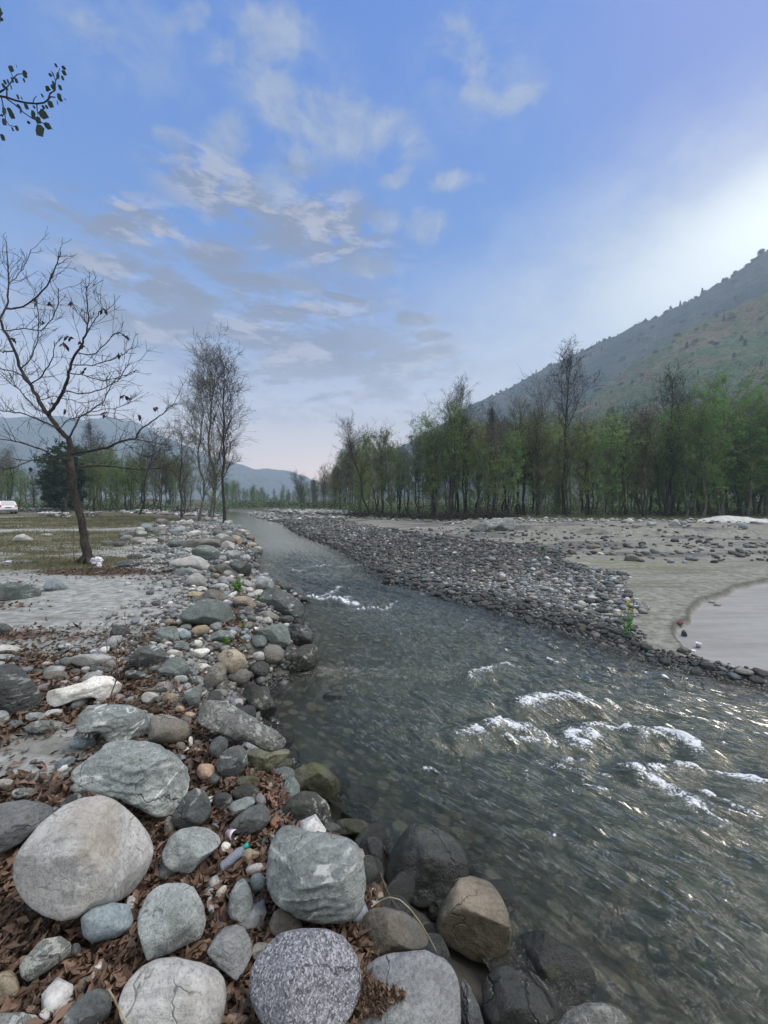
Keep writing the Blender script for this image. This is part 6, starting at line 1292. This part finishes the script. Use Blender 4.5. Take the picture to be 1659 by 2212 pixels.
# ------------------------------------------------------------------ built things of the left field
def stone_wall(c_, x0, x1, yb, yt, label, tn, white=.3, seed=1, depth=.5, jag=.3):
    a = ground(*D(c_, x0, yb)); b = ground(*D(c_, x1, yb)); Ym = (a[1]+b[1])/2; a = np.array([(D(c_, x0, yb)[0]-CX)/F*Ym, Ym]); b = np.array([(D(c_, x1, yb)[0]-CX)/F*Ym, Ym]); ht = (D(c_, 0, yb)[1]-D(c_, 0, yt)[1])/F*Ym
    r2 = np.random.RandomState(seed); L_ = np.linalg.norm(b-a); sy = .16; rows = max(2, int(ht/sy)); pts, sz, zs, cc = [], [], [], []
    for r_ in range(rows):
        lim = L_*(1-jag*r2.rand()*(r_/rows)); x = r2.uniform(0, .3)
        while x < lim:
            s = r2.uniform(.11, .22); 
            for d_ in (-depth/2, depth/2):
                p = a+(b-a)/L_*x; pts.append((p[0], p[1]+d_+r2.uniform(-.04, .04))); sz.append(s); zs.append(hgt(p[0], p[1])+r_*ht/rows*.95-.02)
                top = r_ >= rows-1; cc.append(tones(1, [6,9,3,4,3,(60 if top and r2.rand() < white*2 else 8*white),2,2,3,1,1], r2)[0])
            x += s*1.45
    o = scatter_mesh('dry_stone_wall', np.array(pts), np.array(sz), M_tone, .55, 2, 6, np.array(cc), .2, seed, zs=np.array(zs)); tag(o, label, 'wall'); return o
stone_wall(12, 205, 1010, 270, 196, 'long low dry stone wall beside the white car', 0, .5, 11)
stone_wall(12, 655, 1165, 362, 266, 'low wall of white boulders in the grass in front of the long wall', 0, 1.5, 12, jag=.5)
stone_wall(12, 1372, 1640, 345, 258, 'short dry stone wall with white stones just right of the bare trunk', 0, 1.2, 13)
stone_wall(7, 745, 832, 236, 217, 'short white-topped stone wall far off in the field', 0, 1.5, 14)
stone_wall(7, 935, 1048, 238, 206, 'dark far stone wall left of the riverside trees', 0, .05, 15)
M_white = simple('white_car_paint', (.72,.73,.75), .25, .04, 3, 0, .6); M_black = simple('black_rubber', (.02,.02,.02), .7); M_glass = simple('tinted_glass', (.04,.055,.06), .08, .1, 3, 0, .8); M_red = simple('red_lamp_lens', (.35,.015,.015), .2); M_steel = simple('wheel_steel', (.35,.35,.36), .35, metallic=.8)
M_plate = simple('plate_face', (.16,.16,.17), .5)
def car():
    p = ground(*D(12, 88, 305)); root = empty('parked_car', p); tag(root, 'white hatchback car parked with its rear towards us at the left edge of the field', 'car')
    ang_ = math.atan2(-p[0], p[1]); root.rotation_euler = (0, 0, ang_+.12)
    prof_ = [(-2.1,.35),(-2.15,.62),(-2.08,.95),(-1.95,1.12),(-1.62,1.55),(-1.2,1.64),(0,1.66),(.45,1.60),(1.15,1.10),(1.95,.98),(2.15,.75),(2.15,.35)]
    def lofty(name, prof2, w0, w1, mat, zc=1.0):
        V, Fc = [], []; n = len(prof2); ws = [-w0, -w0+.07, w0-.07, w0]
        for k_, xx in enumerate(ws):
            for (yy, zz) in prof2:
                t = np.clip((zz-zc)/.65, 0, 1); f_ = 1-(1-w1/w0)*t; ins = .985 if k_ in (0, 3) else 1.0; V.append((xx*f_, yy*ins, .95+(zz-.95)*ins))
        for k_ in range(3):
            for i in range(n): j = (i+1) % n; Fc.append((k_*n+i, (k_+1)*n+i, (k_+1)*n+j, k_*n+j))
        V2 = np.array(V); me = bpy.data.meshes.new(name); me.from_pydata([tuple(v) for v in V2], [], [tuple(f) for f in Fc]+[tuple(range(n)), tuple(range(3*n, 4*n))[::-1]]); me.materials.append(mat)
        o = bpy.data.objects.new(name, me); COL.objects.link(o); o.parent = root; bv = o.modifiers.new('bevel', 'BEVEL'); bv.width = .04; bv.segments = 2; return o
    lofty('body', prof_, .86, .66, M_white)
    def quad(name, pts, mat):
        me = bpy.data.meshes.new(name); P = [Vector(p_) for p_ in pts]; nrm = (P[1]-P[0]).cross(P[2]-P[0]).normalized()*.012; me.from_pydata([tuple(v+nrm) for v in P]+[tuple(v-nrm) for v in P], [], [(0,1,2,3),(7,6,5,4),(0,4,5,1),(1,5,6,2),(2,6,7,3),(3,7,4,0)]); me.materials.append(mat); o = bpy.data.objects.new(name, me); COL.objects.link(o); o.parent = root; return o
    quad('rear_window', [(-.66,-1.99,1.13),(.66,-1.99,1.13),(.56,-1.66,1.53),(-.56,-1.66,1.53)], M_glass)
    for s in (-1, 1):
        quad('tail_lamp', [(s*.84,-2.12,.92),(s*.60,-2.13,.92),(s*.62,-2.02,1.12),(s*.80,-2.0,1.14)], M_red)
        quad('side_window', [(s*.80,-1.45,1.16),(s*.80,.75,1.16),(s*.70,.25,1.52),(s*.70,-1.2,1.54)], M_glass)
        for yy in (-1.3, 1.35):
            w_ = MB(); a = np.linspace(0, 6.283, 21)[:-1]
            for (rad, x0, x1) in ((.32, .66, .88),):
                V = np.concatenate([np.stack([np.full(20, s*x0), yy+rad*np.cos(a), .32+rad*np.sin(a)], -1), np.stack([np.full(20, s*x1), yy+rad*np.cos(a), .32+rad*np.sin(a)], -1), np.stack([np.full(20, s*x1), yy+.2*np.cos(a), .32+.2*np.sin(a)], -1)]); i = np.arange(20); j = (i+1) % 20
                w_.add(V, np.concatenate([np.stack([i, j, j+20, i+20], -1), np.stack([i+20, j+20, j+40, i+40], -1)]))
            wh = w_.obj('wheel', M_black, root); rm = MB(); V = np.concatenate([np.stack([np.full(20, s*.87), yy+.2*np.cos(a), .32+.2*np.sin(a)], -1), np.array([[s*.85, yy, .32]])]); rm.add(V, np.stack([i, j, np.full(20, 20)], -1)); rm.obj('rim', M_steel, wh)
    quad('number_plate', [(-.26,-2.165,.78),(.26,-2.165,.78),(.26,-2.155,.9),(-.26,-2.155,.9)], M_plate); quad('bumper', [(-.8,-2.17,.42),(.8,-2.17,.42),(.8,-2.18,.58),(-.8,-2.18,.58)], M_plate)
car()
M_wood = simple('weathered_wood', (.13,.10,.065), .85, .4, 12)
def boxm(mb, c_, s):
    x, y, z = c_; a, b, d = s; V = np.array([(x+i*a/2, y+j*b/2, z+k_*d/2) for i in (-1,1) for j in (-1,1) for k_ in (-1,1)]); mb.add(V, np.array([(0,1,3,2),(4,6,7,5),(0,4,5,1),(2,3,7,6),(0,2,6,4),(1,5,7,3)]))
def shelter():
    p = ground(*D(7, 820, 210)); r_ = empty('garden_shelter', p); tag(r_, 'tiny wooden shelter with a pitched roof at the wood edge', 'shelter')
    m = MB(); V = np.array([(-1.3,-.8,1.7),(1.3,-.8,1.7),(1.3,0,2.3),(-1.3,0,2.3),(1.3,.8,1.7),(-1.3,.8,1.7),(-1.3,-.8,1.62),(1.3,-.8,1.62),(1.3,0,2.2),(-1.3,0,2.2),(1.3,.8,1.62),(-1.3,.8,1.62)]); m.add(V, np.array([(0,1,2,3),(3,2,4,5),(7,6,9,8),(8,9,11,10),(0,6,7,1),(5,4,10,11)])); m.obj('roof', M_wood, r_)
    for x in (-1, 1):
        for y in (-.6, .6): q_ = MB(); boxm(q_, (x, y, .83), (.12,.12,1.7)); q_.obj('post', M_wood, r_)
    q_ = MB(); boxm(q_, (0,0,.75), (2.1,1.25,.06)); boxm(q_, (0,0,.45), (1.9,.05,.5)); q_.obj('platform', M_wood, r_)
shelter()
# pale sand mound on the far right
def mound():
    a, b = D(6, 1105, 110), D(6, 1760, 118); Y = 38.0; x0, x1 = (a[0]-CX)/F*Y, (b[0]-CX)/F*Y; n, m_ = 90, 26; u = np.linspace(0, 1, n); v = np.linspace(-1, 1, m_); U, Vv = np.meshgrid(u, v, indexing='ij')
    X = x0+(x1-x0)*U; Yy = Y+Vv*1.7*(.4+.6*np.sin(np.pi*U)**.5)+.3*U; prof_ = np.interp(u, [0,.1,.3,.45,.57,.7,.9,1], [0,.5,.95,.9,.8,.6,.4,0])[:, None]*.62
    Z = prof_*np.clip(1-np.abs(Vv)**3, 0, 1)**.8*(1+.25*fbm(P3(X*.9, Yy*.9), 4, 95)); Zg = height(X.ravel(), Yy.ravel()).reshape(X.shape); V = np.stack([X, Yy, Zg-.05+Z], -1).reshape(-1, 3)
    i, j = np.meshgrid(np.arange(n-1), np.arange(m_-1), indexing='ij'); i = i.ravel(); j = j.ravel(); Fc = np.stack([i*m_+j, (i+1)*m_+j, (i+1)*m_+j+1, i*m_+j+1], -1)
    o = mesh_obj('sand_mound', V, Fc, simple('pale_sand', (.48,.48,.46), .95, .2, 3, .5)); tag(o, 'long whitish sand mound on the far bank at the right edge', 'sand mound')
mound()
# ------------------------------------------------------------------ plants
def plant_clump(c_, x, y, w_px, h_px, label, mat, n=90, name='leafy_plant', lsz=.05, flowers=None):
    b, _ = hit(c_, x, y); s = CR[c_][0]*b[1]/F; w_, h_ = w_px*s/2, h_px*s; r2 = np.random.RandomState(int(x+y)); root = empty(name, b); tag(root, label, 'plant'); St, Lf = MB(), MB()
    for i in range(9 if not flowers else 6):
        P = bez((0,0,-.02), (r2.normal()*.5*w_/h_, r2.normal()*.3, 1), h_*r2.uniform(.55, 1.05), r2, 5, .1, .03); St.tube(P, np.linspace(.006, .003, 5)*max(1, b[1]/5), 4)
        for k_ in range(n//9): t = r2.uniform(.1 if not flowers else 0, 1 if not flowers else .5); q_ = np.array([np.interp(t, np.linspace(0, 1, 5), P[:,c2]) for c2 in range(3)]); Lf.quads(q_[None]+r2.normal(size=(1, 3))*.02, lsz*r2.uniform(.6, 1.3), r2, .8, -.2)
        if flowers: fm_ = MB(); fm_.quads(P[-1]+r2.normal(size=(6, 3))*.012, .04, r2, 1.0); fm_.obj('yellow_flower', M_petal, root)
    St.obj('stem', mat, root); Lf.obj('foliage', mat, root); return root
plant_clump(4, 790, 660, 130, 120, 'leafy green plant growing between pinkish boulders in the far belt', M_bright, 130, lsz=.07)
plant_clump(4, 690, 1140, 150, 90, 'small clover-like green plant in front of the low grey-green boulder', M_bright, 170, lsz=.045)
plant_clump(4, 985, 745, 40, 60, 'tiny green sprig left of the largest waterline boulder', M_bright, 40, lsz=.05)
plant_clump(4, 850, 985, 36, 40, 'tiny yellow-green sprig right of the dark green dome', M_lfy, 36, lsz=.035)
plant_clump(9, 1385, 360, 50, 40, 'green tuft among the dark stones at the back of the gravel bar', M_bright, 60, lsz=.09)
M_petal = simple('yellow_petals', (.62,.50,.03), .6); fp = plant_clump(6, 545, 1000, 90, 300, 'thin plant with yellow flowers at the end of the gravel bar', M_bright, 60, name='flowering_plant', lsz=.05, flowers=True)
def stalk(c_, pts, label, r=.005, name='dry_weed', head=False, mat=None):
    b, _ = hit(c_, *pts[0]); P = [np.zeros(3)]; Y = b[1]
    for p in pts[1:]: q_ = ray(*D(c_, *p))*Y; q_[2] += H; P.append(q_-b)
    root = empty(name, b); tag(root, label, 'weed'); m = MB(); P = np.array(P); m.tube(P, np.linspace(r, r*.5, len(P)), 5); r2 = np.random.RandomState(int(pts[0][0])); 
    for i in range(5): t = r2.uniform(.3, .95); q_ = np.array([np.interp(t, np.linspace(0, 1, len(P)), P[:,c2]) for c2 in range(3)]); m.tube(bez(q_, (r2.normal()*.6, r2.normal()*.4, 1), .12, r2, 3, .1), [r*.6, r*.5, r*.3], 3)
    m.obj('stem', mat or M_stalk, root)
    if head: h_ = MB(); k_ = len(P)//2; q_ = P[k_-1:k_+1]; t = r2.rand(40, 1); h_.quads(q_[0]+(q_[1]-q_[0])*t+r2.normal(size=(40, 3))*.008, .02, r2, .6); h_.obj('seed_head', M_dead, root)
stalk(3, [(505,565),(520,510),(540,455),(545,400),(542,330),(548,260)], 'dark dry weed with a seed cluster standing over the long white boulder', .006, head=True)
stalk(3, [(585,330),(583,270),(586,200),(580,130)], 'thin dry weed left of the dark bluish-faced boulder', .005)
stalk(3, [(500,330),(498,250),(494,170)], 'thin dry weed standing in sand left of the other weeds', .005)
stalk(3, [(648,400),(652,330),(660,275)], 'thin pale weed in front of the dark bluish-faced boulder', .004)
stalk(7, [(405,500),(400,430),(398,370),(404,330)], 'dry brush at the left of the bare tree foot', .012)
stalk(7, [(330,520),(325,450),(335,400)], 'dry brush further left of the bare tree foot', .012)
def vine(c_, pts, label, r=.004, name='dry_vine', mat=None, lift=.02, cat='stem'):
    P = np.array([hit(c_, *p)[0] for p in pts]); Y = P[:,1].copy(); Y = np.minimum(Y, np.interp(np.arange(len(Y)), [0, len(Y)-1], [Y[0], Y[-1]])+.05)
    Q_ = [];
    for p, y in zip(pts, Y): q_ = ray(*D(c_, *p))*(y-lift); q_[2] += H; Q_.append(q_)
    Q_ = np.array(Q_); m = MB(); u = np.linspace(0, 1, 4*len(Q_)); s = np.linspace(0, 1, len(Q_)); m.tube(np.stack([np.interp(u, s, Q_[:,c2]) for c2 in range(3)], -1)-Q_[0], np.linspace(r, r*.7, len(u)), 6); o = m.obj(name, mat or simple('dry_straw', (.30,.25,.16), .7), None, Q_[0], True); tag(o, label, cat)
vine(2, [(620,632),(655,608),(700,590),(745,600),(790,640),(835,700),(870,760),(905,825)], 'pale dry vine curving over the gap between the bottom boulders')
vine(2, [(682,395),(668,440),(662,490),(690,560),(715,610),(745,645)], 'greenish dry stem beside the large wet black boulder', .004, mat=M_stalk)
vine(1, [(590,1238),(620,1290),(650,1345),(695,1430)], 'thin pale stick lying against the purplish boulder', .004, 'stick', cat='stick')
vine(7, [(490,330),(505,300),(500,280)], 'short broken twig leaning on the bare trunk', .01, 'twig', M_barkd, cat='twig')
# ------------------------------------------------------------------ litter left by people
def lathe(prof_, k_=20):
    m = MB(); a = np.arange(k_)/k_*2*np.pi; V = np.concatenate([np.stack([r*np.cos(a), r*np.sin(a), np.full(k_, z)], -1) for r, z in prof_]); i = np.arange(k_); j = (i+1) % k_
    m.add(V, np.concatenate([np.stack([i+q_*k_, j+q_*k_, j+(q_+1)*k_, i+(q_+1)*k_], -1) for q_ in range(len(prof_)-1)])); return m
def bottle():
    p, _ = hit(1, 1205, 590); root = empty('plastic_bottle', p+np.array([0,0,.015])); tag(root, 'clear plastic bottle with a teal cap lying in dead leaves', 'bottle')
    m, n = newmat('clear_plastic'); tr = n.n('ShaderNodeBsdfTransparent'); tr.inputs[0].default_value = (.86,.9,.97,1); pr = n.n('ShaderNodeBsdfPrincipled'); pr.inputs['Base Color'].default_value = (.55,.6,.68,1); pr.inputs['Roughness'].default_value = .12; mx = n.n('ShaderNodeMixShader'); mx.inputs[0].default_value = .32; n.l(tr.outputs[0], mx.inputs[1]); n.l(pr.outputs[0], mx.inputs[2]); o = n.n('ShaderNodeOutputMaterial'); n.l(mx.outputs[0], o.inputs[0])
    lathe([(.001,0),(.026,.002),(.030,.015),(.028,.05),(.031,.07),(.028,.09),(.031,.11),(.028,.135),(.016,.158),(.012,.168),(.012,.175)]).obj('bottle_body', m, root, smooth=True); lathe([(.016,.17),(.017,.172),(.017,.198),(.001,.199)]).obj('cap', simple('teal_plastic', (.01,.36,.30), .4), root, smooth=True)
    root.rotation_euler = (0, R_(62), R_(25)); root.scale = (.78, .78, .78)
bottle()
M_wp = simple('white_plastic', (.68,.66,.70), .4, .1); M_pk = simple('pink_print', (.60,.32,.42), .5)
def cup():
    p, _ = hit(1, 1243, 400); root = empty('crushed_cup', p+np.array([0,0,.02])); tag(root, 'crushed white and pink plastic cup on dead leaves beside the dark tilted stone', 'cup'); lathe([(.001,0),(.024,.001),(.028,.03),(.030,.032),(.032,.07),(.029,.071),(.026,.03)]).obj('cup_body', M_wp, root, smooth=True); lathe([(.0285,.02),(.0315,.03),(.0325,.045),(.0325,.05)]).obj('printed_band', M_pk, root, smooth=True); root.rotation_euler = (R_(20), R_(75), R_(-15)); root.scale = (.8, .95, 1.0)
cup()
def scrap(c_, x, y, w_px, h_px, label, mat, name, cat, seed=1, thick=.5):
    p, _ = hit(c_, x, y+h_px/2); s = CR[c_][0]*p[1]/F; r2 = np.random.RandomState(seed); Sv, Fc = ico(4); V = Sv*np.array([w_px*s/2, w_px*s/2*thick, h_px*s/2])*(1+.75*fbm(Sv*2.0+seed*3, 4, seed))[:, None]; V = V+.15*w_px*s*np.abs(fbm(Sv*5+seed, 2, seed+3))[:, None]*Sv; V[:,2] = V[:,2]*np.where(V[:,2] < 0, .8, 1); o = mesh_obj(name, V, Fc, mat, loc=p+np.array([0, 0, h_px*s*.38]), smooth=False); tag(o, label, cat); return o
scrap(7, 526, 492, 50, 44, 'crumpled white plastic bag caught at the foot of the bare tree', M_wp, 'plastic_bag', 'plastic bag', 3)
scrap(7, 540, 518, 24, 26, 'small torn white wrapper under the plastic bag', M_wp, 'wrapper', 'wrapper', 5)
scrap(7, 43, 500, 34, 10, 'white scrap of paper in the grass at left', M_wp, 'paper_scrap', 'paper', 6, 1)
scrap(6, 952, 912, 62, 12, 'dark red cloth scrap on the scarp of the sand', simple('dark_red_cloth', (.16,.015,.03), .8), 'cloth_scrap', 'cloth', 7)
scrap(6, 1000, 1125, 70, 30, 'flat pinkish-tan slab stone by the white litter', RM['pink'], 'stone', 'stone', 8, 1)
scrap(6, 1060, 1130, 36, 14, 'white paper scrap lying flat beside the white cup', M_wp, 'paper_scrap', 'paper', 9, 1)
scrap(6, 1257, 766, 44, 20, 'grey-green crumpled tin below the pale stone on the scarp', simple('dull_tin', (.25,.28,.27), .4), 'crushed_tin', 'tin', 10)
def sandcup():
    p, _ = hit(6, 1108, 1108); root = empty('paper_cup', p); tag(root, 'white paper cup standing on the damp sand', 'cup'); s = CR[6][0]*p[1]/F
    lathe([(.001,.0),(14*s,.0),(15*s,20*s),(21*s,40*s),(20*s,40*s),(13*s,5*s),(.001,3*s)]).obj('cup_body', M_wp, root, smooth=True); lathe([(14.3*s,1*s),(15.3*s,19*s)]).obj('green_band', simple('green_print', (.10,.16,.14), .5), root, smooth=True)
sandcup()
def moss(c_, pts, label, mat, n=900, t=.02, name='moss_patch', cat='moss', sz=.013):
    r2 = np.random.RandomState(5); P = np.array(pts, float); mn, mx = P.min(0), P.max(0); m = MB(); hits = []
    def inside(x, y):
        c2 = False; j = len(P)-1
        for i in range(len(P)):
            if (P[i,1] > y) != (P[j,1] > y) and x < (P[j,0]-P[i,0])*(y-P[i,1])/(P[j,1]-P[i,1])+P[i,0]: c2 = not c2
            j = i
        return c2
    bpy.context.view_layer.update(); dg = bpy.context.evaluated_depsgraph_get(); k_ = 0
    while len(hits) < n and k_ < n*6:
        k_ += 1; x, y = r2.uniform(mn, mx)
        if not inside(x, y): continue
        v = Vector(ray(*D(c_, x, y))).normalized(); ok, loc, nr, *_r = S.ray_cast(dg, Vector((0,0,H)), v)
        if ok: hits.append(np.array(loc)+np.array(nr)*r2.uniform(0, t))
    if not hits: return
    Hh = np.array(hits); c0 = Hh.mean(0); k_ = np.linalg.norm(Hh-c0, axis=1) < .5; Hh = Hh[k_]; m.quads(Hh-c0, sz*r2.uniform(.6, 1.5, len(Hh)), r2, .7); o = m.obj(name, mat, None, c0); tag(o, label, cat); o['kind'] = 'stuff'
moss(2, [(585,930),(620,920),(640,965),(700,985),(765,1000),(760,1030),(700,1060),(660,1110),(575,1115),(565,1060),(600,1000)], 'brown dry moss growing on the left side of the dark slate boulder', M_litter, 1500)
# ------------------------------------------------------------------ air
def haze():
    me = bpy.data.meshes.new('haze'); x0, x1, y0, y1, z0, z1 = -1550, 1550, -1550, 1550, -12, 420
    me.from_pydata([(x, y, z) for x in (x0, x1) for y in (y0, y1) for z in (z0, z1)], [], [(0,1,3,2),(4,6,7,5),(0,4,5,1),(2,3,7,6),(0,2,6,4),(1,5,7,3)]); o = bpy.data.objects.new('haze', me); COL.objects.link(o)
    m = bpy.data.materials.new('haze'); m.use_nodes = True; n = NT(m.node_tree); v = n.n('ShaderNodeVolumePrincipled'); v.inputs['Color'].default_value = (.68,.82,1.0,1); v.inputs['Density'].default_value = .00052; v.inputs['Anisotropy'].default_value = .2
    o_ = n.n('ShaderNodeOutputMaterial'); n.l(v.outputs[0], o_.inputs['Volume']); me.materials.append(m); tag(o, 'thin blue-grey valley haze', 'haze', kind='stuff')
haze()
